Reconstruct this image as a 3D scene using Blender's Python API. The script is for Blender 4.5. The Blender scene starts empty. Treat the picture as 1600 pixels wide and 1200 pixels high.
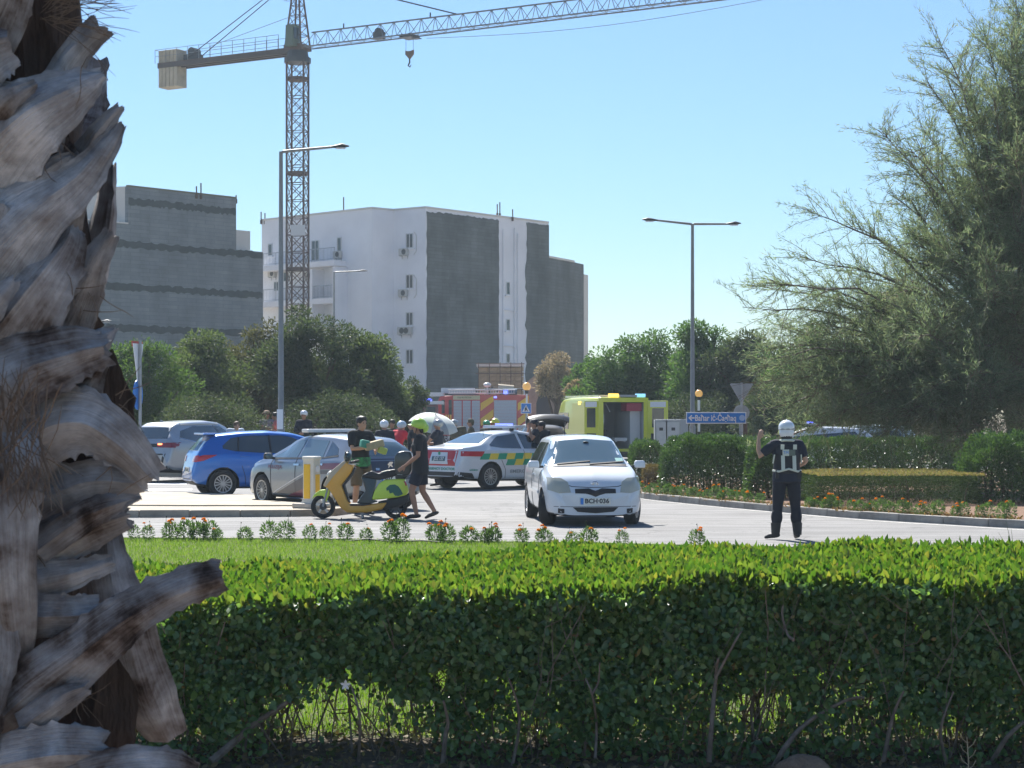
import bpy, bmesh, math, random
import numpy as np
from mathutils import Vector, Matrix, Euler
from mathutils.bvhtree import BVHTree

random.seed(7); RNG = np.random.default_rng(7)
scene = bpy.context.scene
COL = scene.collection
R = math.radians

# ------------------------------------------------------------------ camera, world, sun, exposure
CAM_H = 1.8; FOC = 3000.0; HOR = 652.0          # lens height, focal length and horizon measured on the 1600 px photograph
cam_d = bpy.data.cameras.new('camera'); cam = bpy.data.objects.new('camera', cam_d); COL.objects.link(cam)
cam.location = (0, 0, CAM_H); cam.rotation_euler = (R(90), 0, 0)
cam_d.sensor_width = 36; cam_d.lens = 36 * FOC / 1600; cam_d.shift_y = 52 / 1600
cam_d.clip_start = 0.1; cam_d.clip_end = 3000
cam_d.dof.use_dof = True; cam_d.dof.focus_distance = 33; cam_d.dof.aperture_fstop = 26
scene.camera = cam
SUN_DIR = Vector((-0.30, 1.0, 1.12)).normalized()
world = bpy.data.worlds.new('World'); scene.world = world; world.use_nodes = True
wn = world.node_tree.nodes; wl = world.node_tree.links
sky = wn.new('ShaderNodeTexSky'); sky.sky_type = 'NISHITA'; sky.sun_disc = False
sky.sun_elevation = math.asin(SUN_DIR.z); sky.sun_rotation = math.atan2(SUN_DIR.x, SUN_DIR.y)
sky.air_density = 1.4; sky.dust_density = 0.35; sky.ozone_density = 9.0; sky.altitude = 1300
wl.new(sky.outputs[0], wn['Background'].inputs[0]); wn['Background'].inputs[1].default_value = 0.062
sun_d = bpy.data.lights.new('sun', 'SUN'); sun_d.energy = 4.9; sun_d.angle = R(0.53); sun_d.color = (1, 0.965, 0.90)
sun = bpy.data.objects.new('sun', sun_d); COL.objects.link(sun)
sun.rotation_euler = (-SUN_DIR).to_track_quat('-Z', 'Y').to_euler(); sun.location = (-20, 60, 60)
scene.view_settings.view_transform = 'Standard'; scene.view_settings.look = 'None'
scene.view_settings.exposure = 1.15; scene.view_settings.gamma = 1; scene.view_settings.use_curve_mapping = False
scene.cycles.max_bounces = 8; scene.cycles.transparent_max_bounces = 8

def SX(px, s): return (px - 800) / s
def SY(s): return FOC / s
def SZ(py, s): return CAM_H - (py - HOR) / s
def P3(px, py, s): return Vector((SX(px, s), SY(s), SZ(py, s)))
def GP(px, py, z=0.0):
    s = (py - HOR) / (CAM_H - z); return Vector((SX(px, s), SY(s), z))

# ------------------------------------------------------------------ materials
MATS = {}
def mat(name, col, rough=0.6, metal=0.0, coat=0.0, var=0.0, vscale=3.0, bump=0.0, bscale=30.0, emis=None, estr=0.0, col2=None, stretch=None, alpha=None, spec=None):
    if name in MATS: return MATS[name]
    m = bpy.data.materials.new(name); m.use_nodes = True; MATS[name] = m
    nt = m.node_tree; n = nt.nodes; l = nt.links; b = n['Principled BSDF']
    b.inputs['Base Color'].default_value = (*col, 1); b.inputs['Roughness'].default_value = rough
    b.inputs['Metallic'].default_value = metal; b.inputs['Coat Weight'].default_value = coat
    b.inputs['Coat Roughness'].default_value = 0.06
    if spec is not None: b.inputs['Specular IOR Level'].default_value = spec
    if emis: b.inputs['Emission Color'].default_value = (*emis, 1); b.inputs['Emission Strength'].default_value = estr
    if alpha: b.inputs['Alpha'].default_value = alpha
    if var or bump:
        tc = n.new('ShaderNodeTexCoord'); mp = n.new('ShaderNodeMapping'); l.new(tc.outputs['Object'], mp.inputs[0])
        if stretch: mp.inputs['Scale'].default_value = stretch
    if var:
        nz = n.new('ShaderNodeTexNoise'); nz.inputs['Scale'].default_value = vscale; nz.inputs['Detail'].default_value = 7
        nz.inputs['Roughness'].default_value = 0.62
        l.new(mp.outputs[0], nz.inputs[0]); rp = n.new('ShaderNodeValToRGB')
        c2 = col2 if col2 else tuple(max(0, c * (1 - var)) for c in col); c1 = tuple(min(1, c * (1 + var * 0.6)) for c in col)
        rp.color_ramp.elements[0].position = 0.32; rp.color_ramp.elements[1].position = 0.68
        rp.color_ramp.elements[0].color = (*c2, 1); rp.color_ramp.elements[1].color = (*c1, 1)
        l.new(nz.outputs[0], rp.inputs[0]); l.new(rp.outputs[0], b.inputs['Base Color'])
    if bump:
        nb = n.new('ShaderNodeTexNoise'); nb.inputs['Scale'].default_value = bscale; nb.inputs['Detail'].default_value = 5
        l.new(mp.outputs[0], nb.inputs[0]); bp = n.new('ShaderNodeBump'); bp.inputs['Strength'].default_value = bump
        bp.inputs['Distance'].default_value = 0.02; l.new(nb.outputs[0], bp.inputs['Height']); l.new(bp.outputs[0], b.inputs['Normal'])
    return m

def leafmat(name, cols, trans=0.45, tcol=None, rough=0.6, spec=0.15):
    if name in MATS: return MATS[name]
    m = bpy.data.materials.new(name); m.use_nodes = True; MATS[name] = m
    nt = m.node_tree; n = nt.nodes; l = nt.links; b = n['Principled BSDF']; out = n['Material Output']
    g = n.new('ShaderNodeNewGeometry'); rp = n.new('ShaderNodeValToRGB'); l.new(g.outputs['Random Per Island'], rp.inputs[0])
    el = rp.color_ramp.elements
    while len(el) < len(cols): el.new(0.5)
    for i, c in enumerate(cols): el[i].position = i / max(1, len(cols) - 1); el[i].color = (*c, 1)
    l.new(rp.outputs[0], b.inputs['Base Color']); b.inputs['Roughness'].default_value = rough
    b.inputs['Specular IOR Level'].default_value = spec
    t = n.new('ShaderNodeBsdfTranslucent'); mx = n.new('ShaderNodeMixShader'); mx.inputs[0].default_value = trans
    mc = n.new('ShaderNodeMix'); mc.data_type = 'RGBA'; mc.blend_type = 'MULTIPLY'; mc.inputs[0].default_value = 1
    l.new(rp.outputs[0], mc.inputs[6]); mc.inputs[7].default_value = (*(tcol or (1.6, 1.9, 0.8)), 1)
    l.new(mc.outputs[2], t.inputs[0]); l.new(b.outputs[0], mx.inputs[1]); l.new(t.outputs[0], mx.inputs[2]); l.new(mx.outputs[0], out.inputs[0])
    return m

# ------------------------------------------------------------------ object helpers
def tag(o, label=None, cat=None, group=None, kind=None):
    if label: o['label'] = label
    if cat: o['category'] = cat
    if group: o['group'] = group
    if kind: o['kind'] = kind
    return o
def thing(name, label, cat, loc=(0, 0, 0), rz=0.0, group=None, scale=1.0):
    o = bpy.data.objects.new(name, None); COL.objects.link(o); o.empty_display_size = 0.2
    o.location = loc; o.rotation_euler = (0, 0, rz); o.scale = (scale,) * 3
    return tag(o, label, cat, group)
def link(name, me, m=None, parent=None, loc=None, kind=None, label=None, rot=None):
    o = bpy.data.objects.new(name, me); COL.objects.link(o)
    if m is not None and len(me.materials) == 0:
        for q in (m if isinstance(m, (list, tuple)) else [m]): me.materials.append(q)
    if parent: o.parent = parent
    if loc is not None: o.location = loc
    if rot is not None: o.rotation_euler = rot
    if kind: o['kind'] = kind
    if label: o['label'] = label
    return o
def npmesh(name, verts, faces, smooth=False, mats=None):
    me = bpy.data.meshes.new(name); verts = np.asarray(verts, np.float32); faces = np.asarray(faces, np.int32)
    nv = len(verts); nf, k = faces.shape
    me.vertices.add(nv); me.vertices.foreach_set('co', verts.ravel())
    me.loops.add(nf * k); me.loops.foreach_set('vertex_index', faces.ravel())
    me.polygons.add(nf); me.polygons.foreach_set('loop_start', np.arange(0, nf * k, k, dtype=np.int32))
    if smooth: me.polygons.foreach_set('use_smooth', np.ones(nf, bool))
    me.update(calc_edges=True); return me

class MB:
    """collects faces, builds one mesh"""
    def __init__(s): s.v = []; s.f = []; s.mi = []; s.cur = 0
    def add(s, vs, fs):
        o = len(s.v); s.v += [tuple(v) for v in vs]; s.f += [tuple(i + o for i in f) for f in fs]; s.mi += [s.cur] * len(fs); return s
    def box(s, c, d, rz=0.0, rot=None, taper=1.0):
        M = rot if rot is not None else Matrix.Rotation(rz, 3, 'Z'); c = Vector(c); vs = []
        for z in (-.5, .5):
            t = taper if z > 0 else 1
            for x, y in ((-.5, -.5), (.5, -.5), (.5, .5), (-.5, .5)): vs.append(c + M @ Vector((x * d[0] * t, y * d[1] * t, z * d[2])))
        return s.add(vs, [(3, 2, 1, 0), (4, 5, 6, 7), (0, 1, 5, 4), (1, 2, 6, 5), (2, 3, 7, 6), (3, 0, 4, 7)])
    def tube(s, path, rad, seg=8, flat=1.0, up=None, cap=True, round_end=False):
        path = [Vector(p) for p in path]
        if not hasattr(rad, '__len__'): rad = [rad] * len(path)
        rad = list(rad)
        if round_end:
            d0 = (path[0] - path[1]).normalized(); d1 = (path[-1] - path[-2]).normalized(); a, b = rad[0], rad[-1]
            path = [path[0] + d0 * a * .97, path[0] + d0 * a * .7] + path + [path[-1] + d1 * b * .7, path[-1] + d1 * b * .97]
            rad = [a * .22, a * .7] + rad + [b * .7, b * .22]
        n = len(path); vs = []; ref = Vector(up) if up else None; prev = None
        for i, p in enumerate(path):
            t = (path[min(i + 1, n - 1)] - path[max(i - 1, 0)]).normalized()
            if ref: u = ref - t * ref.dot(t)
            elif prev is not None: u = prev - t * prev.dot(t)
            else: u = t.orthogonal()
            if u.length < 1e-6: u = t.orthogonal()
            u.normalize(); prev = u; w = t.cross(u)
            for k in range(seg):
                a = 2 * math.pi * k / seg; vs.append(p + (w * math.cos(a) + u * math.sin(a) * flat) * rad[i])
        fs = [(i * seg + k, i * seg + (k + 1) % seg, (i + 1) * seg + (k + 1) % seg, (i + 1) * seg + k) for i in range(n - 1) for k in range(seg)]
        if cap: fs += [tuple(reversed(range(seg))), tuple(range((n - 1) * seg, n * seg))]
        return s.add(vs, fs)
    def bar(s, a, b, r, seg=6): return s.tube([a, b], [r, r], seg)
    def sphere(s, c, r, nu=12, nv=8, rot=None):
        if not hasattr(r, '__len__'): r = (r, r, r)
        c = Vector(c); M = rot or Matrix.Identity(3); vs = [c + M @ Vector((0, 0, -r[2]))]
        for j in range(1, nv):
            ph = -math.pi / 2 + math.pi * j / nv
            for i in range(nu):
                th = 2 * math.pi * i / nu
                vs.append(c + M @ Vector((math.cos(ph) * math.cos(th) * r[0], math.cos(ph) * math.sin(th) * r[1], math.sin(ph) * r[2])))
        vs.append(c + M @ Vector((0, 0, r[2]))); fs = []
        for i in range(nu): fs.append((0, 1 + (i + 1) % nu, 1 + i))
        for j in range(nv - 2):
            for i in range(nu):
                a = 1 + j * nu; fs.append((a + i, a + (i + 1) % nu, a + nu + (i + 1) % nu, a + nu + i))
        t = len(vs) - 1; a = 1 + (nv - 2) * nu
        for i in range(nu): fs.append((a + i, a + (i + 1) % nu, t))
        return s.add(vs, fs)
    def prism(s, poly, z0, z1):
        n = len(poly); vs = [(p[0], p[1], z0) for p in poly] + [(p[0], p[1], z1) for p in poly]
        ar = sum(poly[i][0] * poly[(i + 1) % n][1] - poly[(i + 1) % n][0] * poly[i][1] for i in range(n))
        fs = [(i, (i + 1) % n, n + (i + 1) % n, n + i) for i in range(n)] + [tuple(reversed(range(n))), tuple(range(n, 2 * n))]
        if ar < 0: fs = [tuple(reversed(f)) for f in fs]
        return s.add(vs, fs)
    def extrude(s, poly, origin, ax, ay, depth):
        """polygon (u,v) in plane origin+u*ax+v*ay, extruded by vector depth"""
        o = Vector(origin); ax = Vector(ax); ay = Vector(ay); d = Vector(depth); n = len(poly)
        vs = [o + ax * u + ay * v for u, v in poly]; vs += [v + d for v in vs]
        return s.add(vs, [tuple(range(n)), tuple(reversed(range(n, 2 * n)))] + [(i, n + i, n + (i + 1) % n, (i + 1) % n) for i in range(n)])
    def mesh(s, name='m', smooth=False, angle=None, mats=None, fixn=True):
        me = bpy.data.meshes.new(name); me.from_pydata(s.v, [], s.f)
        if mats:
            for m in mats: me.materials.append(m)
        if any(s.mi): me.polygons.foreach_set('material_index', s.mi)
        if fixn:
            bm = bmesh.new(); bm.from_mesh(me); bmesh.ops.recalc_face_normals(bm, faces=bm.faces); bm.to_mesh(me); bm.free()
        if smooth: me.polygons.foreach_set('use_smooth', [True] * len(me.polygons)); me.set_sharp_from_angle(angle=R(angle or 40))
        me.update(); return me
    def obj(s, name, m, parent=None, smooth=False, angle=None, loc=None, kind=None, label=None, rot=None, fixn=True):
        return link(name, s.mesh(name, smooth, angle, fixn=fixn), m, parent, loc, kind, label, rot)

def bevelled(me, w=0.01, seg=2):
    bm = bmesh.new(); bm.from_mesh(me); bmesh.ops.bevel(bm, geom=list(bm.edges), offset=w, segments=seg, affect='EDGES', profile=0.6)
    bm.to_mesh(me); bm.free(); return me
def bbox(name, c, d, m, parent=None, w=0.01, rz=0.0, rot=None, seg=2, label=None, kind=None):
    me = MB().box(c, d, rz, rot).mesh(name); bevelled(me, w, seg); return link(name, me, m, parent, label=label, kind=kind)

def apply_mods(o):
    dg = bpy.context.evaluated_depsgraph_get(); dg.update(); me = bpy.data.meshes.new_from_object(o.evaluated_get(dg), depsgraph=dg)
    o.modifiers.clear(); old = o.data; o.data = me; bpy.data.meshes.remove(old); return o

def text_mesh(body, size=1.0, ext=0.0, bold=0.0):
    cu = bpy.data.curves.new('t', 'FONT'); cu.body = body; cu.size = size; cu.extrude = ext; cu.align_x = 'CENTER'; cu.align_y = 'CENTER'
    cu.offset = bold; cu.resolution_u = 3
    o = bpy.data.objects.new('t', cu); COL.objects.link(o); dg = bpy.context.evaluated_depsgraph_get(); dg.update()
    me = bpy.data.meshes.new_from_object(o.evaluated_get(dg), depsgraph=dg); bpy.data.objects.remove(o); me.materials.clear(); return me
def text_at(name, body, size, m, parent, origin, ax, ay, ext=0.002, bold=0.0, wscale=1.0, width=None):
    me = text_mesh(body, size, ext, bold); ax = Vector(ax).normalized(); ay = Vector(ay).normalized(); az = ax.cross(ay)
    if width:
        xs = [v.co.x for v in me.vertices]; wscale = width / (max(xs) - min(xs))
    o = Vector(origin)
    for v in me.vertices: c = v.co; v.co = o + ax * c.x * wscale + ay * c.y + az * (c.z + ext)
    return link(name, me, m, parent)

# ------------------------------------------------------------------ leaves
def unit(a): return a / np.maximum(np.linalg.norm(a, axis=-1, keepdims=True), 1e-9)
def rdir(n): return unit(RNG.normal(size=(n, 3)))
LEAF6 = (np.array([[0, 0, 0], [.22, -.38, .1], [.62, -.5, .16], [1, 0, -.08], [.62, .5, .16], [.22, .38, .1], [.5, 0, 0]]),
         np.array([[0, 1, 6], [1, 2, 6], [2, 3, 6], [3, 4, 6], [4, 5, 6], [5, 0, 6]]))
LEAF2 = (np.array([[0, 0, 0], [.5, -.5, .1], [1, 0, 0], [.5, .5, .1]]), np.array([[0, 1, 2], [0, 2, 3]]))
LEAF1 = (np.array([[0, -.3, 0], [1, 0, 0], [.3, .5, 0]]), np.array([[0, 1, 2]]))
def leaves_mesh(name, c, d, length, width, shape=LEAF2, normal=None):
    """c centres, d leaf axis directions; length, width arrays or numbers"""
    n = len(c); d = unit(d); nr = normal if normal is not None else rdir(n)
    side = unit(np.cross(d, nr)); nr = np.cross(side, d)
    L = np.broadcast_to(np.asarray(length, float), (n,))[:, None, None]; W = np.broadcast_to(np.asarray(width, float), (n,))[:, None, None]
    T, F = shape; k = len(T)
    v = c[:, None, :] + d[:, None, :] * (T[None, :, 0:1] * L) + side[:, None, :] * (T[None, :, 1:2] * W) + nr[:, None, :] * (T[None, :, 2:3] * W)
    f = (F[None] + (np.arange(n) * k)[:, None, None]).reshape(-1, 3)
    return npmesh(name, v.reshape(-1, 3), f)
def ball(n, shell=0.0):
    r = RNG.random(n) ** (1 / 3.); r = shell + (1 - shell) * r; return rdir(n) * r[:, None]
# ------------------------------------------------------------------ ground, roads, verges
def sheet(name, poly, z, m, parent=None, kind='structure'):
    mb = MB(); mb.add([(p[0], p[1], z) for p in poly], [tuple(range(len(poly)))]); me = mb.mesh(name, fixn=False)
    if me.polygons[0].normal.z < 0: me.flip_normals()
    return link(name, me, m, parent, kind=kind)
M_dirt = mat('dry_earth', (.24, .19, .13), .95, var=.35, vscale=1.5, bump=.5, bscale=12)
M_asph = mat('worn_asphalt', (.20, .195, .19), .85, var=.22, vscale=.6, bump=.35, bscale=160, col2=(.155, .15, .147))
_nt = M_asph.node_tree
# fine aggregate grain and long tyre-worn streaks on top of the broad variation
_b = _nt.nodes['Principled BSDF']; _src = _b.inputs['Base Color'].links[0].from_socket
_tc = _nt.nodes.new('ShaderNodeTexCoord'); _mp = _nt.nodes.new('ShaderNodeMapping'); _mp.inputs['Scale'].default_value = (.12, 1.6, 1)
_mp.inputs['Rotation'].default_value = (0, 0, R(6)); _nt.links.new(_tc.outputs['Object'], _mp.inputs[0])
_n1 = _nt.nodes.new('ShaderNodeTexNoise'); _n1.inputs['Scale'].default_value = 2.2; _n1.inputs['Detail'].default_value = 5; _nt.links.new(_mp.outputs[0], _n1.inputs[0])
_n2 = _nt.nodes.new('ShaderNodeTexNoise'); _n2.inputs['Scale'].default_value = 45; _n2.inputs['Detail'].default_value = 3; _nt.links.new(_tc.outputs['Object'], _n2.inputs[0])
_ad = _nt.nodes.new('ShaderNodeMath'); _ad.operation = 'ADD'; _nt.links.new(_n1.outputs[0], _ad.inputs[0]); _nt.links.new(_n2.outputs[0], _ad.inputs[1])
_mr = _nt.nodes.new('ShaderNodeMapRange'); _mr.inputs[1].default_value = .7; _mr.inputs[2].default_value = 1.3; _mr.inputs[3].default_value = .55; _mr.inputs[4].default_value = 1.35
_nt.links.new(_ad.outputs[0], _mr.inputs[0])
_mx = _nt.nodes.new('ShaderNodeMix'); _mx.data_type = 'RGBA'; _mx.blend_type = 'MULTIPLY'; _mx.inputs[0].default_value = 1
_nt.links.new(_src, _mx.inputs[6]); _nt.links.new(_mr.outputs[0], _mx.inputs[7]); 
# hairline cracks and sealed joints
_vo = _nt.nodes.new('ShaderNodeTexVoronoi'); _vo.feature = 'DISTANCE_TO_EDGE'; _vo.inputs['Scale'].default_value = .32
_nd = _nt.nodes.new('ShaderNodeTexNoise'); _nd.inputs['Scale'].default_value = 1.3; _nd.inputs['Detail'].default_value = 4; _nt.links.new(_tc.outputs['Object'], _nd.inputs[0])
_va = _nt.nodes.new('ShaderNodeVectorMath'); _va.operation = 'MULTIPLY_ADD'; _nt.links.new(_nd.outputs['Color'], _va.inputs[0]); _va.inputs[1].default_value = (1.6, 1.6, 0); _nt.links.new(_tc.outputs['Object'], _va.inputs[2]); _nt.links.new(_va.outputs[0], _vo.inputs['Vector'])
_mc = _nt.nodes.new('ShaderNodeMapRange'); _mc.inputs[1].default_value = .0; _mc.inputs[2].default_value = .012; _mc.inputs[3].default_value = .55; _mc.inputs[4].default_value = 1; _nt.links.new(_vo.outputs[0], _mc.inputs[0])
_my = _nt.nodes.new('ShaderNodeMix'); _my.data_type = 'RGBA'; _my.blend_type = 'MULTIPLY'; _my.inputs[0].default_value = 1; _nt.links.new(_mx.outputs[2], _my.inputs[6]); _nt.links.new(_mc.outputs[0], _my.inputs[7])
_nt.links.new(_my.outputs[2], _b.inputs['Base Color'])
M_pave = mat('beige_paving', (.40, .35, .27), .9, var=.2, vscale=2, bump=.3, bscale=40)
M_kerb = mat('kerb_concrete', (.30, .28, .25), .9, var=.3, vscale=4, bump=.4, bscale=50)
M_kerb2 = mat('island_kerb_concrete', (.36, .31, .25), .9, var=.25, vscale=4, bump=.4, bscale=50)
M_soil = mat('red_brown_soil', (.20, .115, .07), 1, var=.45, vscale=9, bump=1, bscale=40)
M_grassbase = mat('lawn_ground', (.105, .115, .045), 1, var=.35, vscale=5, bump=.8, bscale=60)
M_paint = mat('road_paint', (.72, .71, .66), .75, var=.25, vscale=14)

g = sheet('ground', [(-700, -60), (700, -60), (700, 1500), (-700, 1500)], -0.012, M_dirt)
road_poly = [(-60, 6), (60, 6), (60, 60), (24, 66), (14, 80), (12, 140), (-16, 140), (-16, 80), (-60, 76)]
road = sheet('road', road_poly, 0.0, M_asph)

def resample(pts, step):
    pts = [Vector(p) for p in pts]; out = [pts[0]]; acc = 0.0
    for a, b in zip(pts, pts[1:]):
        L = (b - a).length; t = step - acc
        while t <= L: out.append(a + (b - a) * (t / L)); t += step
        acc = (acc + L) % step
    return out
def kerb(name, pts, m, w=0.14, h=0.12, step=1.0, inside=1, parent=None):
    root = bpy.data.objects.new(name, None); COL.objects.link(root); root['kind'] = 'structure'
    pr = resample(pts, step)
    for a, b in zip(pr, pr[1:]):
        d = b - a; L = d.length
        if L < .05: continue
        me = MB().box((0, 0, 0), (L - .012, w, h + .1)).mesh('kerb_stone'); bevelled(me, .018, 2)
        o = link('kerb_stone', me, m, root); c = (a + b) / 2; nrm = Vector((-d.y, d.x, 0)).normalized() * inside * w / 2
        o.location = (c.x + nrm.x, c.y + nrm.y, (h - .1) / 2 + random.uniform(-.006, .006)); o.rotation_euler = (0, 0, math.atan2(d.y, d.x) + random.uniform(-.004, .004))
    return root
# verge on the right with soil bed
kb = [GP(*p) for p in ((957, 757), (975, 772), (1005, 779), (1060, 785), (1130, 792), (1230, 801), (1350, 811), (1480, 819), (1600, 826), (1800, 834))]
kb = [Vector(p) for p in kb]
def catmull(pts, n=8):
    out = []
    for i in range(len(pts) - 1):
        p0 = pts[max(i - 1, 0)]; p1 = pts[i]; p2 = pts[i + 1]; p3 = pts[min(i + 2, len(pts) - 1)]
        for k in range(n):
            t = k / n; out.append(0.5 * ((2 * p1) + (p2 - p0) * t + (2 * p0 - 5 * p1 + 4 * p2 - p3) * t * t + (-p0 + 3 * p1 - 3 * p2 + p3) * t ** 3))
    out.append(pts[-1]); return out
kbs = catmull(kb, 8)
kerb('verge_kerb', kbs, M_kerb, w=.16, h=.13, step=1.0, inside=1)
verge = sheet('soil_bed', [(p.x, p.y + .16) for p in kbs] + [(60, 34), (60, 63.5), (24, 64.5), (kb[0].x + 3, 58), (kb[0].x + .2, kb[0].y + 1)], 0.10, M_soil)
# painted edge line in front of the kerb
edge = []
for p in kbs: edge.append((p.x, p.y - .45))
inner = [(x, y - .13) for x, y in edge]
sheet('edge_line', edge + inner[::-1], 0.004, M_paint)
# splitter island, left
isl = [GP(*p) for p in ((60, 809), (250, 808), (420, 807), (520, 806), (543, 802), (541, 796), (500, 791), (440, 785), (380, 780), (300, 777), (200, 775), (60, 774))]
ipts = [(p.x, p.y) for p in isl]
MB().prism([(x, y) for x, y in ipts], -.05, .11).obj('traffic_island', M_pave, kind='structure')
kerb('island_kerb', [Vector((x, y - .13, 0)) for x, y in ipts[:4]] + [Vector((ipts[4][0] + .12, ipts[4][1], 0)), Vector((ipts[5][0] + .05, ipts[5][1] + .14, 0))] , M_kerb2, w=.12, h=.13, step=.9, inside=1)
# second lower ramp slab seen on the island
MB().prism([(GP(*p).x, GP(*p).y) for p in ((100, 799), (300, 800), (470, 800), (500, 796), (330, 789), (230, 788), (100, 788))], .05, .135).obj('raised_paving', M_pave, kind='structure')
# zebra / lane marks beyond the blue car
for i, (a, b, c, d) in enumerate((((232, 768), (300, 766), (300, 763), (232, 764)), ((228, 757), (292, 757), (292, 755), (228, 755)))):
    sheet('lane_marking', [(GP(*q).x, GP(*q).y) for q in (a, b, c, d)], 0.004, M_paint)
# pavement behind the queue of cars
MB().prism([(-40, 58.2), (-3.2, 58.2), (-3.2, 72), (-40, 72)], -.05, .2).obj('pavement', M_pave, kind='structure')

# roundabout lawn
LC = Vector((-6, 2)); LR = 25.0
lawn_pts = [(LC.x + LR * math.cos(a), LC.y + LR * math.sin(a)) for a in np.linspace(0, 2 * math.pi, 120, endpoint=False)]
sheet('lawn', lawn_pts, 0.085, M_grassbase)
lk = [Vector((LC.x + (LR + .15) * math.cos(a), LC.y + (LR + .15) * math.sin(a), 0)) for a in np.linspace(R(25), R(155), 60)]
kerb('roundabout_kerb', lk, M_kerb, w=.15, h=.11, step=1.0, inside=1)
# bare strip at the front of the hedge (soil) 
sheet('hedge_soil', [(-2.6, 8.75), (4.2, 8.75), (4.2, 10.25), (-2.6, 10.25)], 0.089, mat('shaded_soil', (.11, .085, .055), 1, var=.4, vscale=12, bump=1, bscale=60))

sheet('bounce_ground', [(-9, -4), (9, -4), (9, 8.7), (4.3, 8.75), (-2.7, 8.75), (-9, 8.7)], 0.0885, mat('bounce_earth', (.23, .165, .12), 1, var=.4, vscale=6, bump=1, bscale=40))  # unseen brown ground, added for its warm bounce onto the palm
# grass blades : a visible lawn left of and behind the hedge
def grass(name, n, x0, x1, y0, y1, h, keep=lambda x, y: True):
    x = RNG.uniform(x0, x1, n); y = RNG.uniform(y0, y1, n)
    ok = ((x - LC.x) ** 2 + (y - LC.y) ** 2 < (LR - .05) ** 2); x, y = x[ok], y[ok]
    c = np.stack([x, y, np.full(len(x), .083)], 1); d = np.stack([RNG.normal(0, .35, len(x)), RNG.normal(0, .35, len(x)), np.ones(len(x))], 1)
    me = leaves_mesh(name, c, d, RNG.uniform(.5, 1.2, len(x)) * h, h * .17, LEAF1)
    return link(name, me, leafmat('grass_blade', [(.085, .15, .032), (.125, .20, .045), (.19, .23, .07)], .5, (1.5, 1.7, .65)), kind='stuff')
tag(grass('grass', 190000, -7.5, 3.6, 12.2, 26.9, .06), 'short bright green lawn grass between the clipped hedge and the marigolds', 'grass')
tag(grass('near_grass', 45000, -2.4, 4.4, 10.3, 14.4, .065), 'sunlit grass seen through the gaps under the clipped hedge', 'grass')
# ------------------------------------------------------------------ buildings
M_white = mat('white_render', (.82, .82, .84), .9, var=.08, vscale=.35, bump=.15, bscale=8, col2=(.74, .74, .765))
M_cream = mat('pale_cream_render', (.66, .63, .58), .9, var=.10, vscale=.5)
M_dark = mat('raw_grey_plaster', (.105, .112, .108), .95, var=.30, vscale=.55, bump=.4, bscale=6)
def streaky(name, a, b):
    m = mat(name, a, .95, var=.45, vscale=.6, bump=.5, bscale=5, col2=b, stretch=(1.0, 1.0, .5))
    nt = m.node_tree; bs = nt.nodes['Principled BSDF']; src = bs.inputs['Base Color'].links[0].from_socket
    tc = nt.nodes.new('ShaderNodeTexCoord'); w = nt.nodes.new('ShaderNodeTexBrick'); w.inputs['Scale'].default_value = 1.0
    mp = nt.nodes.new('ShaderNodeMapping'); mp.inputs['Rotation'].default_value = (R(90), 0, 0); nt.links.new(tc.outputs['Object'], mp.inputs[0]); nt.links.new(mp.outputs[0], w.inputs[0])
    w.inputs['Color1'].default_value = (1, 1, 1, 1); w.inputs['Color2'].default_value = (.76, .76, .76, 1); w.inputs['Mortar'].default_value = (.62, .62, .62, 1)
    w.inputs['Brick Width'].default_value = 1.1; w.inputs['Row Height'].default_value = .27; w.inputs['Mortar Size'].default_value = .02
    mx = nt.nodes.new('ShaderNodeMix'); mx.data_type = 'RGBA'; mx.blend_type = 'MULTIPLY'; mx.inputs[0].default_value = .8
    nt.links.new(src, mx.inputs[6]); nt.links.new(w.outputs[0], mx.inputs[7]); nt.links.new(mx.outputs[2], bs.inputs['Base Color']); return m
M_bgrey = streaky('block_wall_grey', (.19, .213, .222), (.145, .162, .17))
M_band = mat('dark_tar_band', (.035, .048, .05), .95, var=.35, vscale=2)
M_dark = streaky('dark_cement_wall', (.115, .13, .125), (.07, .08, .078))
M_ochre = mat('ochre_limestone', (.40, .30, .17), .95, var=.3, vscale=2, bump=.4, bscale=10)
M_glass = mat('window_glass', (.035, .05, .06), .08, spec=.8)
M_alu = mat('white_aluminium', (.6, .6, .6), .4)
M_dkmetal = mat('dark_metal', (.06, .065, .07), .5, metal=.5)
M_galv = mat('galvanised_steel', (.34, .35, .36), .5, metal=.4, var=.15, vscale=5)
M_rust = mat('rusty_rebar', (.10, .06, .04), .9)
M_ac = mat('ac_casing', (.5, .49, .46), .6)
M_black = mat('matt_black', (.015, .015, .017), .6)

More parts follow.
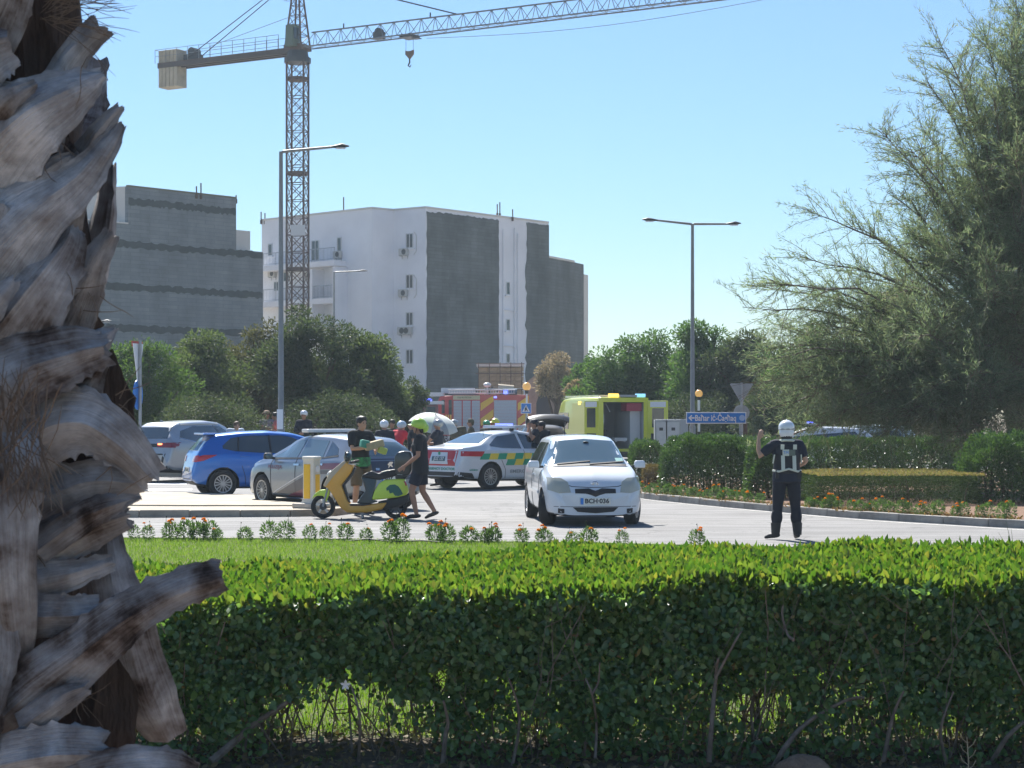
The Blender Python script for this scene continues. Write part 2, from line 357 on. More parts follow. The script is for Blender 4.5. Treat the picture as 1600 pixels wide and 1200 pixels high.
class Wall:
    def __init__(s, a, b):
        s.a = Vector((a[0], a[1])); s.b = Vector((b[0], b[1])); s.d = (s.b - s.a).normalized(); s.n = Vector((s.d.y, -s.d.x))
        if s.n.y > 0: s.n = -s.n
        s.rz = math.atan2(s.d.y, s.d.x)
    def hit(s, px, py=None):
        k = (px - 800) / FOC  # X = k*Y
        t = (k * s.a.y - s.a.x) / (s.d.x - k * s.d.y); p = s.a + s.d * t; sc = FOC / p.y
        return (t, SZ(py, sc)) if py is not None else t
    def at(s, t, z, out=0.0): p = s.a + s.d * t + s.n * out; return Vector((p.x, p.y, z))
    def box(s, mb, t0, t1, z0, z1, o0, o1):
        c = s.at((t0 + t1) / 2, (z0 + z1) / 2, (o0 + o1) / 2); mb.box(c, (abs(t1 - t0), abs(o1 - o0), abs(z1 - z0)), s.rz); return mb
def wall_window(w, px0, px1, py0, py1, parent, door=False):
    t0, z1 = w.hit(px0, py0); t1, _ = w.hit(px1, py0); _, z0 = w.hit((px0 + px1) / 2, py1)
    if t0 > t1: t0, t1 = t1, t0
    f = MB(); e = .07
    w.box(f, t0, t0 + e, z0, z1, -.02, .05); w.box(f, t1 - e, t1, z0, z1, -.02, .05)
    w.box(f, t0 + e, t1 - e, z1 - e, z1, -.02, .05); w.box(f, t0 + e, t1 - e, z0, z0 + e, -.02, .05)
    tm = (t0 + t1) / 2
    if t1 - t0 > .6: w.box(f, tm - .03, tm + .03, z0 + e, z1 - e, -.02, .045)
    fo = f.obj('window_frame' if not door else 'balcony_door', M_alu, parent)
    p = MB(); w.box(p, t0 + e, t1 - e, z0 + e, z1 - e, -.02, .015); p.obj('pane', M_glass, fo)
    s_ = MB(); w.box(s_, t0 - .12, t1 + .12, z0 - .1, z0, -.02, .12)
    if not door: s_.obj('window_sill', M_white, fo)
def ac_unit(w, px, py, label, width=.8, h=.55, fans=1):
    t, z = w.hit(px, py); p = w.at(t, z, 0)
    o = thing('air_conditioner', label, 'air conditioner', p, w.rz, 'air conditioners on the apartment facade')
    sgn = -1 if (Matrix.Rotation(w.rz, 3, 'Z') @ Vector((0, 1, 0))).to_2d().dot(w.n) < 0 else 1
    bbox('casing', (0, sgn * .2, 0), (width, .3, h), M_ac, o, .02)
    for i in range(fans):
        x = -.12 if fans == 1 else (-.22 + .44 * i)
        MB().tube([(x, sgn * .345, 0), (x, sgn * .365, 0)], [h * .40, h * .38], 16).obj('fan_grille', M_dkmetal, o)
    b = MB(); 
    for x in (-width * .35, width * .35): b.box((x, sgn * .18, -h / 2 - .03), (.04, .34, .04)).box((x, sgn * .02, -h / 2 - .14), (.04, .03, .24))
    b.obj('bracket', M_galv, o)

def rebar(px, py0, py1, s, label, base_out=0):
    o = thing('roof_pole', label, 'pole', P3(px, py1, s), 0, 'poles and rebar standing on the roofs')
    h = (py1 - py0) / s; MB().bar((0, 0, -.25), (0, 0, h), .05).obj('shaft', M_rust, o)
    MB().bar((0, 0, -.28), (0, 0, .05), .09).obj('foot', M_rust, o)

# --- white apartment block
apt = thing('apartment_building', 'white apartment block with raw dark grey party walls and a column of small windows', 'building', (SX(665, 20), SY(20), 0))
O = apt.location.copy()
def PL(px, s): return (SX(px, s), SY(s))
C0 = PL(665, 20); A1 = PL(857, 18.55); N1 = PL(615, 19.75); N2 = PL(581, 19.94); L1 = PL(409, 18.78)
ZT = CAM_H + 327 / 20
def child(root):   # place world-built meshes under an Empty
    for o in [o for o in scene.objects if o.parent == root]: o.location = o.location - root.location
back = (L1[0] + 9, L1[1] + 16); backr = (A1[0] - 9, A1[1] + 14)
m = MB().prism([L1, N2, N1, C0, A1, backr, back], -.1, ZT); m.obj('wall', M_white, apt)
wr = Wall(C0, A1); wl_ = Wall(C0, N1); wb = Wall(N2, L1)
m = MB()
for a, b in ((L1, N2), (N2, N1), (N1, C0), (C0, A1)):
    w = Wall(a, b); L = (w.b - w.a).length; w.box(m, .0, L, ZT - .02, ZT + .14, -.22, .05)
m.obj('parapet_coping', M_cream, apt)
def ragged(w, t0, t1, z0, z1, name, m, parent, out=.03, rough=(0.12, 0.05), n=40, sides=(1, 1, 1, 1)):
    """slab on a wall with uneven plaster edges"""
    rx, rz = rough; vs = []
    ring = []
    for i in range(n): ring.append((t0 + (t1 - t0) * i / n, z0 + random.uniform(-rz, rz) * sides[0]))
    for i in range(n): ring.append((t1 + random.uniform(-rx, rx) * sides[1], z0 + (z1 - z0) * i / n))
    for i in range(n): ring.append((t1 - (t1 - t0) * i / n, z1 + random.uniform(-rz, rz) * sides[2]))
    for i in range(n): ring.append((t0 + random.uniform(-rx, rx) * sides[3], z1 - (z1 - z0) * i / n))
    mb = MB(); o = w.at(0, 0, -.02); mb.extrude([(a, b) for a, b in ring], o, (w.d.x, w.d.y, 0), (0, 0, 1), Vector((w.n.x, w.n.y, 0)) * (out + .02))
    return mb.obj(name, m, parent)
t779 = wr.hit(779); t823 = wr.hit(822); tA = wr.hit(857)
ragged(wr, .12, t779, 0, ZT - .25, 'party_wall', M_dark, apt, .05, (.05, .08))
ragged(wr, t823, tA + .02, 0, ZT - .18, 'party_wall', M_dark, apt, .05, (.16, .05), sides=(0, 0, 1, 1))
for i, (px, py0, py1) in enumerate(((793.5, 440, 461), (793.5, 498, 517), (793.5, 552, 568))): wall_window(wr, px - 3, px + 3, py0, py1, apt)
for px, y0, y1 in ((785, 358, 572), (803, 356, 572), (808, 365, 572)):
    t, z1 = wr.hit(px, y0); _, z0 = wr.hit(px, y1); MB().bar(wr.at(t, z0, .09), wr.at(t, z1, .09), .055).obj('drain_pipe', M_white, apt)
for py in (484, 540):
    t0, z = wr.hit(783, py); t1, _ = wr.hit(803, py); MB().tube([wr.at(t0, z, .13), wr.at(t1 - .2, z, .13), wr.at(t1, z - .2, .13), wr.at(t1, z - .5, .13)], .05, 6).obj('drain_pipe', M_white, apt)
for py0, py1 in ((365, 388), (429, 451), (488, 509), (546, 569)): wall_window(wl_, 634.5, 646, py0, py1, apt)
# conduit loops beside the windows
for py in (362, 430):
    t0, z = wl_.hit(647, py); t1, z2 = wl_.hit(651, py + 30); MB().tube([wl_.at(t0, z, .04), wl_.at(t1, z - .3, .04), wl_.at(t1, z2, .04), wl_.at(t0, z2 - .3, .04)], .025, 5).obj('conduit', M_ac, apt)
# balconies
for k, (py, px_to) in enumerate(((417, 541), (474, 541), (530, 541))):
    t0 = wb.hit(411); t1 = wb.hit(px_to); _, z = wb.hit(480, py)
    m = MB(); wb.box(m, t0, t1, z - .22, z + .22, -.02, 1.3); sl = m.obj('balcony', M_white, apt)
    for j, (a, b) in enumerate(((411, 430), (430, 448), (448, 466), (466, 484), (484, 505), (505, 523), (523, 541))):
        ta, tb = wb.hit(a), wb.hit(b)
        if ta > tb: ta, tb = tb, ta
        rr = MB(); zz = z + .22
        rr.bar(wb.at(ta, zz + 1.0, 1.22), wb.at(tb, zz + 1.0, 1.22), .03, 4).bar(wb.at(ta, zz + .12, 1.22), wb.at(tb, zz + .12, 1.22), .02, 4)
        q = 8
        for i in range(q + 1): tt = ta + (tb - ta) * i / q; rr.bar(wb.at(tt, zz, 1.22), wb.at(tt, zz + 1.0, 1.22), .014 if i else .035, 4)
        rr.obj('railing', M_galv, sl)
for px, ya, yb in ((505, 422, 534), (541, 418, 590)):
    t, _ = wb.hit(px, ya); z1 = wb.hit(px, ya)[1]; z0 = 0 if px == 541 else wb.hit(px, yb)[1]
    m = MB(); wb.box(m, t - .14, t + .14, z0, z1, .0, 1.33 if px == 541 else 1.28); m.obj('balcony_pier', M_white, apt)
for px0, px1, y0, y1 in ((487, 499, 376, 408), (527, 534, 371, 393), (498, 505, 432, 466), (533, 540, 430, 466), (488, 496, 490, 520)): wall_window(wb, px0, px1, y0, y1, apt, True)
for px0, px1, y0, y1 in ((419, 426, 381, 400), (428, 436, 440, 455), (443, 452, 425, 440)): wall_window(wb, px0, px1, y0, y1, apt)
child(apt)
for args in ((wl_, 633, 394, 'single air conditioner under the topmost window of the white wall'), (wl_, 632, 458, 'single air conditioner under the second window from the top'),
             (wb, 428, 428, 'air conditioner at the left end of the middle balcony'), (wb, 486, 431, 'air conditioner right of the crane mast on the middle balcony'), (wb, 530, 398, 'small air conditioner on the floor of the top terrace')):
    ac_unit(*args)
ac_unit(wl_, 635, 517, 'double-fan air conditioner under the third window from the top', 1.35, .6, 2)
# lower dark annex at the right end
annex = thing('annex_building', 'lower dark grey block stepping down at the right end of the white apartments', 'building', (A1[0], A1[1], 0))
A2 = PL(897, 18.0); A3 = PL(912, 17.75); A4 = PL(919, 17.6)
z2 = CAM_H + 249 / 18.5
MB().prism([(A1[0] + .05, A1[1] + .05), A2, A3, (A3[0] - 6, A3[1] + 10), (A1[0] - 7, A1[1] + 10)], -.1, z2).obj('wall', M_dark, annex)
MB().prism([(A3[0] + .02, A3[1] + .3), (A4[0], A4[1]), (A4[0] - 6, A4[1] + 9), (A3[0] - 5, A3[1] + 9)], -.1, CAM_H + 222 / 17.6).obj('end_wall', M_cream, annex)
w = Wall((A1[0] + .05, A1[1] + .05), A2); m = MB(); w.box(m, 0, (w.b - w.a).length, z2 - .02, z2 + .15, -.25, .06); m.obj('parapet_coping', M_cream, annex)
child(annex)
# --- grey block building on the left
grey = thing('unfinished_building', 'tall grey blockwork party wall with dark horizontal tar bands on the left', 'building', (-26.5, 132.7, 0))
G0 = (-28.9, 130.0); G1 = PL(200, 22.6); G2 = PL(369, 21.4); G3 = PL(411, 21.15)
wg = Wall(G0, G3)
zU = CAM_H + 349 / 21.9; zL = CAM_H + 307 / 23; zE = CAM_H + 291 / 21.3
t_1, t_2, t_3 = wg.hit(200), wg.hit(369), wg.hit(411)
def wp(t, o=0): p = wg.at(t, 0, o); return (p.x, p.y)
MB().prism([wp(0), wp(t_1), wp(t_1, -10), wp(0, -10)], -.1, zL).obj('wall', M_bgrey, grey)
MB().prism([wp(t_1), wp(t_2), wp(t_2, -10), wp(t_1, -10)], -.1, zU).obj('wall', M_bgrey, grey)
MB().prism([wp(t_2), wp(t_3), wp(t_3, -9), wp(t_2, -9)], -.1, zE - 1.45).obj('wall', M_bgrey, grey)
# paler set-back storeys
MB().prism([wp(t_2 + .02, -1.2), wp(t_3 - .2, -1.2), wp(t_3 - .2, -8), wp(t_2 + .02, -8)], zE - 1.5, zE + .15).obj('rear_storey', M_cream, grey)
pu = wg.at(t_1, 0); lw = Wall((pu.x - 5.2, pu.y + 1.6), (pu.x - .03, pu.y + .0))
MB().prism([(pu.x - 7.5, pu.y + 2.8), (pu.x - .05, pu.y + .15), (pu.x + 1.5, pu.y + 6), (pu.x - 6, pu.y + 10)], zL, zU + .05).obj('pale_side_wall', M_cream, grey)
lw = Wall((pu.x - 7.5, pu.y + 2.8), (pu.x - .05, pu.y + .15))
for a in (173.5, 180): wall_window(lw, a, a + 3.6, 333, 346, grey)
for z, ta, tb in ((16.75, t_1, t_2), (13.75, 0, t_3), (10.8, 0, t_3), (7.95, 0, t_3)):
    ragged(wg, ta + .05, tb - .05, z - .23, z + .23, 'tar_band', M_band, grey, .03, (.02, .09), n=60, sides=(1, 0, 1, 0))
m = MB(); wg.box(m, t_1, t_2, zU, zU + .12, -.25, .05); m.obj('parapet_coping', mat('mossy_coping', (.16, .15, .10), .9), grey)
m = MB(); wg.box(m, 0, t_1, zL, zL + .1, -.25, .05); m.obj('parapet_coping', M_cream, grey)
child(grey)
for px, y0, y1, s, lb in ((307, 291, 304, 21.9, 'short rebar on the grey building roof, left of a pair'), (314, 286, 305, 21.9, 'taller rebar on the grey building roof, right of a pair'), (369, 305, 312, 21.4, 'rebar stub on the right corner of the grey roof'),
                          (408, 331, 345, 18.8, 'thin pole on the left end of the white roof'), (414, 333, 345, 18.8, 'second thin pole on the left end of the white roof'), (537, 308, 372, 19.6, 'tall pole on the white terrace between balcony and blank wall'),
                          (777, 319, 334, 19.1, 'left one of two rods above the dark party wall'), (781, 316, 334, 19.1, 'right one of two rods above the dark party wall'), (801, 327, 340, 19, 'single rod above the white strip with drain pipes')):
    rebar(px, y0, y1, s, lb)

# --- ochre stone house, rubble wall with arch, far right tower
def stone_house(name, label, px0, px1, ytop, s, depth, courses, parent=None):
    o = thing(name, label, 'building', (SX((px0 + px1) / 2, s), SY(s), 0))
    W = (px1 - px0) / s; zt = SZ(ytop, s)
    MB().box((0, depth / 2 + .1, zt / 2 - .1), (W, depth, zt + .1)).obj('wall', M_ochre, o)
    return o, W, zt
h1, W1, Z1 = stone_house('stone_house', 'ochre limestone house with flat roof behind the fire engine', 748, 815, 573, 22, 6, 0)
me = MB().box((0, 0, 0), (.62, .12, .3)).mesh('stone_block'); bevelled(me, .02, 1)
stone_mats = [mat('limestone_%d' % i, c, .95, var=.25, vscale=4) for i, c in enumerate(((.42, .31, .18), (.36, .27, .16), (.46, .36, .22)))]
for j in range(8):
    for i in range(5):
        o = link('stone_block', me.copy() if (i + j) % 3 == 0 else me, stone_mats[(i * 7 + j * 3) % 3], h1); o.location = (-W1 / 2 + .32 + i * .64 + (.0 if j % 2 else -.0), -.0, Z1 - .2 - j * .33)
m = MB(); m.box((0, 3, Z1 + .1), (W1 + .3, 6.4, .18)); m.obj('roof_slab', M_cream, h1)
sc = MB()
for i in range(5): sc.bar((-W1 / 2 + i * W1 / 4, -.5, 0), (-W1 / 2 + i * W1 / 4, -.5, Z1 + .3), .03)
for z in (Z1 - .5, Z1 - 1.6, Z1 + .2): sc.bar((-W1 / 2 - .2, -.5, z), (W1 / 2 + .2, -.5, z), .03)
scf = thing('scaffold', 'thin brown scaffold poles in front of the ochre stone house', 'scaffold', h1.location); sc.obj('pole_frame', M_rust, scf, kind='stuff')
aw = thing('garden_wall', 'pale stone wall with a dark pointed arch beside the beacon', 'wall', (SX(855, 23), SY(23), 0))
def arch_poly():
    W = 85 / 23; zt = SZ(588, 23); x0 = -35 / 23; x1 = 50 / 23; a0 = -17 / 23; a1 = 6 / 23; zs = SZ(630, 23); za = SZ(606, 23)
    pts = [(x0, 0), (a0, 0), (a0, zs)]
    for i in range(1, 7): t = i / 7; pts.append((a0 + (a1 - a0) / 2 * t, zs + (za - zs) * math.sin(t * math.pi / 2)))
    pts.append(((a0 + a1) / 2, za))
    for i in range(6, 0, -1): t = i / 7; pts.append((a1 - (a1 - a0) / 2 * t, zs + (za - zs) * math.sin(t * math.pi / 2)))
    return pts + [(a1, zs), (a1, 0), (x1, 0), (x1, zt - .4), (x1 - 1.2, zt - .1), (x0 + .6, zt), (x0, zt - .5)]
mw = MB(); mw.extrude(arch_poly(), (0, 0, 0), (1, 0, 0), (0, 0, 1), (0, .6, 0)); mw.obj('wall', mat('dusty_stone', (.30, .25, .18), .95, var=.25, vscale=1.6, bump=.5, bscale=9), aw)
MB().box((-5.5 / 23, .75, 1.5), (1.3, .06, 4)).obj('gate', M_dkmetal, aw)
h2, W2, Z2 = stone_house('roof_tower', 'small ochre stone building top showing behind the feathery tree', 1388, 1432, 460, 26, 4, 0)
MB().box((0, 2, Z2 + .1), (W2 + .2, 4.3, .2)).obj('roof_slab', M_ochre, h2)

# ------------------------------------------------------------------ tower crane
M_crane = mat('crane_grey_steel', (.24, .25, .26), .55, metal=.3)
M_craned = mat('crane_brown_steel', (.13, .085, .07), .7, metal=.2, var=.3, vscale=2)
M_conc = mat('counterweight_concrete', (.42, .37, .28), .9, var=.25, vscale=1.5)
CR = thing('tower_crane', 'tall lattice tower crane with a long jib rising towards the upper right', 'crane', (SX(465, 22), SY(22), 0))
jd = Vector((.863, -.505, 0)); jn = Vector((.505, .863, 0)); rzj = math.atan2(jd.y, jd.x); RJ = Matrix.Rotation(rzj, 3, 'Z')
RM = Matrix.Rotation(rzj + R(20), 3, 'Z')
hw = .62; ZJ = 27.9
corners = [RM @ Vector((a * hw, b * hw, 0)) for a, b in ((1, 1), (-1, 1), (-1, -1), (1, -1))]
for c in corners: MB().bar((c.x, c.y, -.05), (c.x, c.y, ZJ - .8), .075, 6).obj('mast_leg', M_craned, CR)
lat = MB(); nb = 22; hz = (ZJ - .9) / nb
for i in range(nb):
    z0 = i * hz; z1 = z0 + hz
    for k in range(4):
        a = corners[k]; b = corners[(k + 1) % 4]
        lat.bar((a.x, a.y, z0), (b.x, b.y, z0), .035, 4); lat.bar((a.x, a.y, z0), (b.x, b.y, z1), .035, 4); lat.bar((b.x, b.y, z0), (a.x, a.y, z1), .035, 4)
lat.obj('mast_lacing', M_craned, CR, kind='stuff')
for z in (ZJ - 2.2, ZJ - 8.9, ZJ - 15.7): MB().tube([(0, 0, z), (0, 0, z + .22)], hw * 1.25, 10).obj('mast_platform', M_craned, CR)
lad = MB()
for dx in (-.18, .18): lad.bar((dx, 0, 0), (dx, 0, ZJ - 1), .02, 4)
for i in range(80): lad.bar((-.18, 0, .3 + i * .33), (.18, 0, .3 + i * .33), .012, 3)
lad.obj('ladder', M_crane, CR)
bbox('company_board', (corners[3].x * .3, -hw - .45, SZ(362, 22)), (1.0, .06, .75), M_alu, CR, .01)
MB().tube([(0, 0, ZJ - .95), (0, 0, ZJ - .6)], .95, 16).tube([(0, 0, ZJ - .6), (0, 0, ZJ - .1)], [.8, .72], 16).obj('slewing_ring', M_dkmetal, CR)
MB().box((0, 0, ZJ + .1), (1.5, 1.3, .4), rot=RJ).obj('turntable', M_craned, CR)
cabp = jd * .75 + jn * -.9
cb = MB(); cb.box(Vector((0, 0, ZJ + .85)) + jd * .1 - jn * .75, (.7, .8, 1.5), rot=RJ, taper=.9); cbo = cb.obj('operator_cab', mat('crane_cab_green', (.10, .14, .10), .5), CR)
MB().box(Vector((0, 0, ZJ + 1.0)) + jd * .45 - jn * .75, (.04, .6, .8), rot=RJ).obj('cab_window', M_glass, cbo)
# tower head
TOP = Vector((0, 0, CAM_H + 690 / 22)); th = MB(); base4 = [RJ @ Vector((a * .68, b * .55, ZJ + .25)) for a, b in ((1, 1), (-1, 1), (-1, -1), (1, -1))]
for i, c in enumerate(base4): MB().bar(c, TOP + (c - Vector((0, 0, c.z))) * .22, .07, 6).obj('tower_head_leg', M_craned, CR)
def lerp(a, b, t): return a + (b - a) * t
for i in range(7):
    t0 = i / 7; t1 = (i + 1) / 7
    for k in range(4):
        f = lambda c, t: lerp(c, TOP + (c - Vector((0, 0, c.z))) * .22, t)
        th.bar(f(base4[k], t0), f(base4[(k + 1) % 4], t1), .03, 4); th.bar(f(base4[k], t1), f(base4[(k + 1) % 4], t1), .03, 4)
th.obj('tower_head_lacing', M_craned, CR, kind='stuff')
# ladder cage left of head
cg = MB()
for a in range(6): aa = a / 6 * math.tau; cg.bar(Vector((math.cos(aa) * .28, math.sin(aa) * .28, ZJ + 3.6)) - jd * .85, Vector((math.cos(aa) * .28, math.sin(aa) * .28, ZJ + 6)) - jd * .8, .014, 4)
for z in (3.6, 4.2, 4.8, 5.4): cg.tube([Vector((0, 0, ZJ + z)) - jd * .85, Vector((0, 0, ZJ + z + .03)) - jd * .85], .3, 10, cap=False)
cg.obj('ladder_cage', M_crane, CR)
# jib: triangular truss, two lower chords and one upper chord
J0 = .95; JL = 52; jh = 1.05; jw = .5; bot = ZJ + .05
def jp(d, side, up): return jd * d + jn * side + Vector((0, 0, bot + up))
for side in (-jw, jw): MB().bar(jp(J0, side, 0), jp(JL, side, 0), .055, 6).obj('jib_chord', M_crane, CR)
MB().bar(jp(J0 + .3, 0, jh), jp(JL - .5, 0, jh), .06, 6).obj('jib_chord', M_crane, CR)
jl = MB(); st = 1.12; n = int((JL - J0) / st)
for i in range(n):
    a = J0 + i * st
    for side in (-jw, jw):
        jl.bar(jp(a, side, 0), jp(a + st / 2, 0, jh), .028, 4); jl.bar(jp(a + st, side, 0), jp(a + st / 2, 0, jh), .028, 4)
    jl.bar(jp(a, -jw, 0), jp(a, jw, 0), .022, 4); jl.bar(jp(a, -jw, 0), jp(a + st, jw, 0), .018, 4)
jl.obj('jib_lacing', M_crane, CR, kind='stuff')
for d in (4.0, 11.2): MB().bar(jp(d, 0, jh), jp(d, 0, jh + .35), .05).obj('jib_lug', M_dkmetal, CR)
MB().box(jp(7, 0, .25), (.7, .5, .5), rot=RJ).tube([jp(7, -.2, .5), jp(7, .2, .5)], .28, 10).obj('trolley_winch', M_dkmetal, CR)
TD = 8.55
# distance of trolley along the jib so that it stands at x=638 px
k_ = (640 - 800) / FOC; base = CR.location
TD = (k_ * base.y - base.x) / (jd.x - k_ * jd.y)
tr = MB(); tr.box(jp(TD, 0, -.12), (.95, 1.1, .14), rot=RJ).tube([jp(TD - .3, -.5, -.05), jp(TD - .3, .5, -.05)], .14, 8).tube([jp(TD + .3, -.5, -.05), jp(TD + .3, .5, -.05)], .14, 8)
tr.box(jp(TD + .7, -.2, -.3), (.5, .5, .05), rot=RJ).obj('trolley', M_dkmetal, CR)
hk = MB()
for dx in (-.3, .3): hk.bar(jp(TD + dx, 0, -.1), jp(TD + dx, 0, -1.05), .018, 4)
hk.obj('hoist_rope', M_dkmetal, CR)
hb = MB(); hb.extrude([(-.32, 0), (-.32, -.28), (0, -.62), (.32, -.28), (.32, 0), (.12, -.06), (-.12, -.06)], jp(TD, -.06, -1.0), jd, (0, 0, 1), jn * .14); hbo = hb.obj('hook_block', mat('hook_block_brown', (.16, .11, .08), .6), CR)
MB().tube([jp(TD, 0, -1.6), jp(TD, 0, -1.85), jp(TD - .12, 0, -2.05), jp(TD + .02, 0, -2.15), jp(TD + .14, 0, -2.0)], [.05, .06, .05, .05, .02], 6).obj('hook', M_dkmetal, hbo)
# counter jib
CJ = 12.1
MB().box(-jd * (CJ / 2 + .3) + Vector((0, 0, ZJ - .12)), (CJ, .18, .34), rot=RJ).box(-jd * (CJ / 2 + .3) + jn * .55 + Vector((0, 0, ZJ - .12)), (CJ, .18, .34), rot=RJ).box(-jd * (CJ / 2 + .3) - jn * .55 + Vector((0, 0, ZJ - .12)), (CJ, .14, .34), rot=RJ).obj('counter_jib', mat('counter_jib_brown', (.075, .06, .055), .7), CR)
MB().box(-jd * (CJ / 2 + .3) + Vector((0, 0, ZJ + .07)), (CJ, 1.3, .04), rot=RJ).obj('walkway', M_craned, CR)
rl = MB()
for side in (-.65, .65):
    for h in (.5, 1.0): rl.bar(-jd * 1.2 + jn * side + Vector((0, 0, ZJ + .08 + h)), -jd * (CJ + .5) + jn * side + Vector((0, 0, ZJ + .08 + h)), .02, 4)
    for i in range(12): d = 1.2 + i * (CJ - .7) / 11; rl.bar(-jd * d + jn * side + Vector((0, 0, ZJ + .08)), -jd * d + jn * side + Vector((0, 0, ZJ + 1.08)), .025, 4)
rl.bar(-jd * (CJ + .5) - jn * .65 + Vector((0, 0, ZJ + 1.08)), -jd * (CJ + .5) + jn * .65 + Vector((0, 0, ZJ + 1.08)), .02, 4)
rl.obj('railing', M_crane, CR)
for i in range(5):
    me = MB().box(-jd * (CJ - 1.35 + i * .36) + Vector((0, 0, ZJ - .35)), (.34, 1.15, 2.75), rot=RJ).mesh('counterweight'); bevelled(me, .04, 1); link('counterweight', me, M_conc, CR)
MB().box(-jd * (CJ - 2.6) + Vector((0, 0, ZJ + .3)), (1.2, .8, .5), rot=RJ).tube([-jd * (CJ - 2.7) - jn * .4 + Vector((0, 0, ZJ + .75)), -jd * (CJ - 2.7) + jn * .4 + Vector((0, 0, ZJ + .75))], .3, 10).obj('hoist_motor', M_dkmetal, CR)
for side in (-.55, .55):
    MB().bar(TOP - jd * .2 + jn * side * .3, -jd * (CJ - 2.2) + jn * side + Vector((0, 0, ZJ + .1)), .035, 5).obj('pendant_cable', M_dkmetal, CR)
tdp = (((715 - 800) / FOC) * base.y - base.x) / (jd.x - ((715 - 800) / FOC) * jd.y)
MB().bar(TOP + jd * .1, jp(tdp, 0, jh), .05, 5).obj('pendant_cable', M_dkmetal, CR)
MB().bar(TOP + jd * .1, jp(36, 0, jh), .05, 5).obj('pendant_cable', M_dkmetal, CR)
MB().tube([jp(TD + 1.2, .3, -.25) + Vector((0, 0, -.55 * math.sin(math.pi * min(t * 1.0, 1)))) + jd * t * 26 for t in np.linspace(0, 1, 14)], .018, 4).obj('trolley_rope', M_crane, CR)
MB().bar(Vector((0, 0, ZJ + 2.4)) - jd * .7, -jd * 8 + Vector((0, 0, ZJ + 1.0)), .02, 4).obj('rope', M_crane, CR)
# ------------------------------------------------------------------ street furniture
M_lamp = mat('lamp_column_grey', (.26, .26, .25), .5, metal=.3, var=.15, vscale=3)
M_blue = mat('sign_blue', (.02, .20, .62), .4); M_signw = mat('sign_white', (.75, .76, .78), .4); M_red = mat('sign_red', (.5, .03, .03), .4)
M_signback = mat('sign_back_grey', (.32, .34, .36), .5, metal=.4)
def lamp_post(px, s, ytop, arms, label, ybreak=None, z0=0.0):
    H = SZ(ytop, s); o = thing('street_lamp', label, 'street lamp', (SX(px, s), SY(s), z0)); H -= z0
    MB().tube([(0, 0, -.05), (0, 0, .12)], .16, 12).obj('base', M_lamp, o)
    MB().tube([(0, 0, 0), (0, 0, 1.5), (0, 0, 1.55), (0, 0, H)], [.10, .10, .075, .048], 12).obj('pole', M_lamp, o, smooth=True)
    MB().box((0, -.1, .8), (.1, .03, .4)).obj('access_door', M_signback, o)
    for dx, dz, hl in arms:
        sg = 1 if dx > 0 else -1
        MB().tube([(0, 0, H - .05), (sg * .05, 0, H), (dx, 0, H + dz)], [.045, .04, .032], 8).obj('arm', M_lamp, o)
        hd = MB(); hd.tube([(dx - sg * .05, 0, H + dz), (dx + sg * .1, 0, H + dz + .01), (dx + sg * hl * .6, 0, H + dz + .03), (dx + sg * hl, 0, H + dz + .02)], [.04, .09, .12, .03], 10, flat=.5, up=(0, 0, 1))
        ho = hd.obj('lamp_head', M_dkmetal, o, smooth=True)
        MB().box((dx + sg * hl * .5, 0, H + dz - .035), (hl * .55, .14, .02)).obj('lens', M_signw, ho)
lamp_post(439, 62, 237, [(1.3, .12, .42)], 'tall single-arm street lamp on the left in front of the crane mast')
lamp_post(1082, 49, 350, [(-1.15, .12, .45), (1.1, .0, .45)], 'double-arm street lamp behind the hedge on the right')
lamp_post(522, 27, 425, [(1.35, .05, .6)], 'slender beige lamp post in front of the white apartment block')
lamp_post(138, 30, 505, [(.7, .1, .5)], 'distant small lamp arm beside the grey wall at far left')
MB().box((SX(438, 62), SY(62) - .085, SZ(655, 62)), (.15, .02, .5)).obj('white_sticker', M_signw)
_o = bpy.data.objects['white_sticker']; _l = [o for o in scene.objects if o.name.startswith('street_lamp')][0]; _o.parent = _l; _o.location = -_l.location

# left sign seen nearly edge-on
sg = thing('sign_post', 'grey post with keep-right sign plates seen nearly edge-on at left', 'road sign', (SX(219, 62), SY(62), 0))
MB().tube([(0, 0, -.05), (0, 0, SZ(532, 62))], .04, 10).obj('post', M_galv, sg, smooth=True)
a = R(78); ax = Vector((math.cos(a), math.sin(a), 0)); nrm = Vector((math.sin(a), -math.cos(a), 0))
tri = MB(); zc = SZ(568, 62); tri.extrude([(-.32, .5), (.32, .5), (0, -.55)], Vector((-.045, 0, zc)), ax, (0, 0, 1), nrm * -.02); tr_ = tri.obj('give_way_plate', M_signw, sg)
tri = MB(); tri.extrude([(-.34, .56), (.34, .56), (.30, .42), (-.30, .42)], Vector((-.068, 0, zc)), ax, (0, 0, 1), nrm * -.02); tri.obj('red_border', M_red, tr_)
dsk = MB(); dsk.extrude([(.3 * math.cos(t), .38 * math.sin(t)) for t in np.linspace(0, math.tau, 24, endpoint=False)], Vector((-.05, 0, SZ(617, 62))), ax, (0, 0, 1), nrm * -.02); dk = dsk.obj('blue_disc', M_blue, sg)
arr = MB(); arr.extrude([(-.05, .15), (.05, .15), (.05, -.05), (.12, -.05), (0, -.2), (-.12, -.05), (-.05, -.05)], Vector((-.075, 0, SZ(617, 62))), ax, (0, 0, 1), nrm * -.006); arr.obj('white_arrow', M_signw, dk)

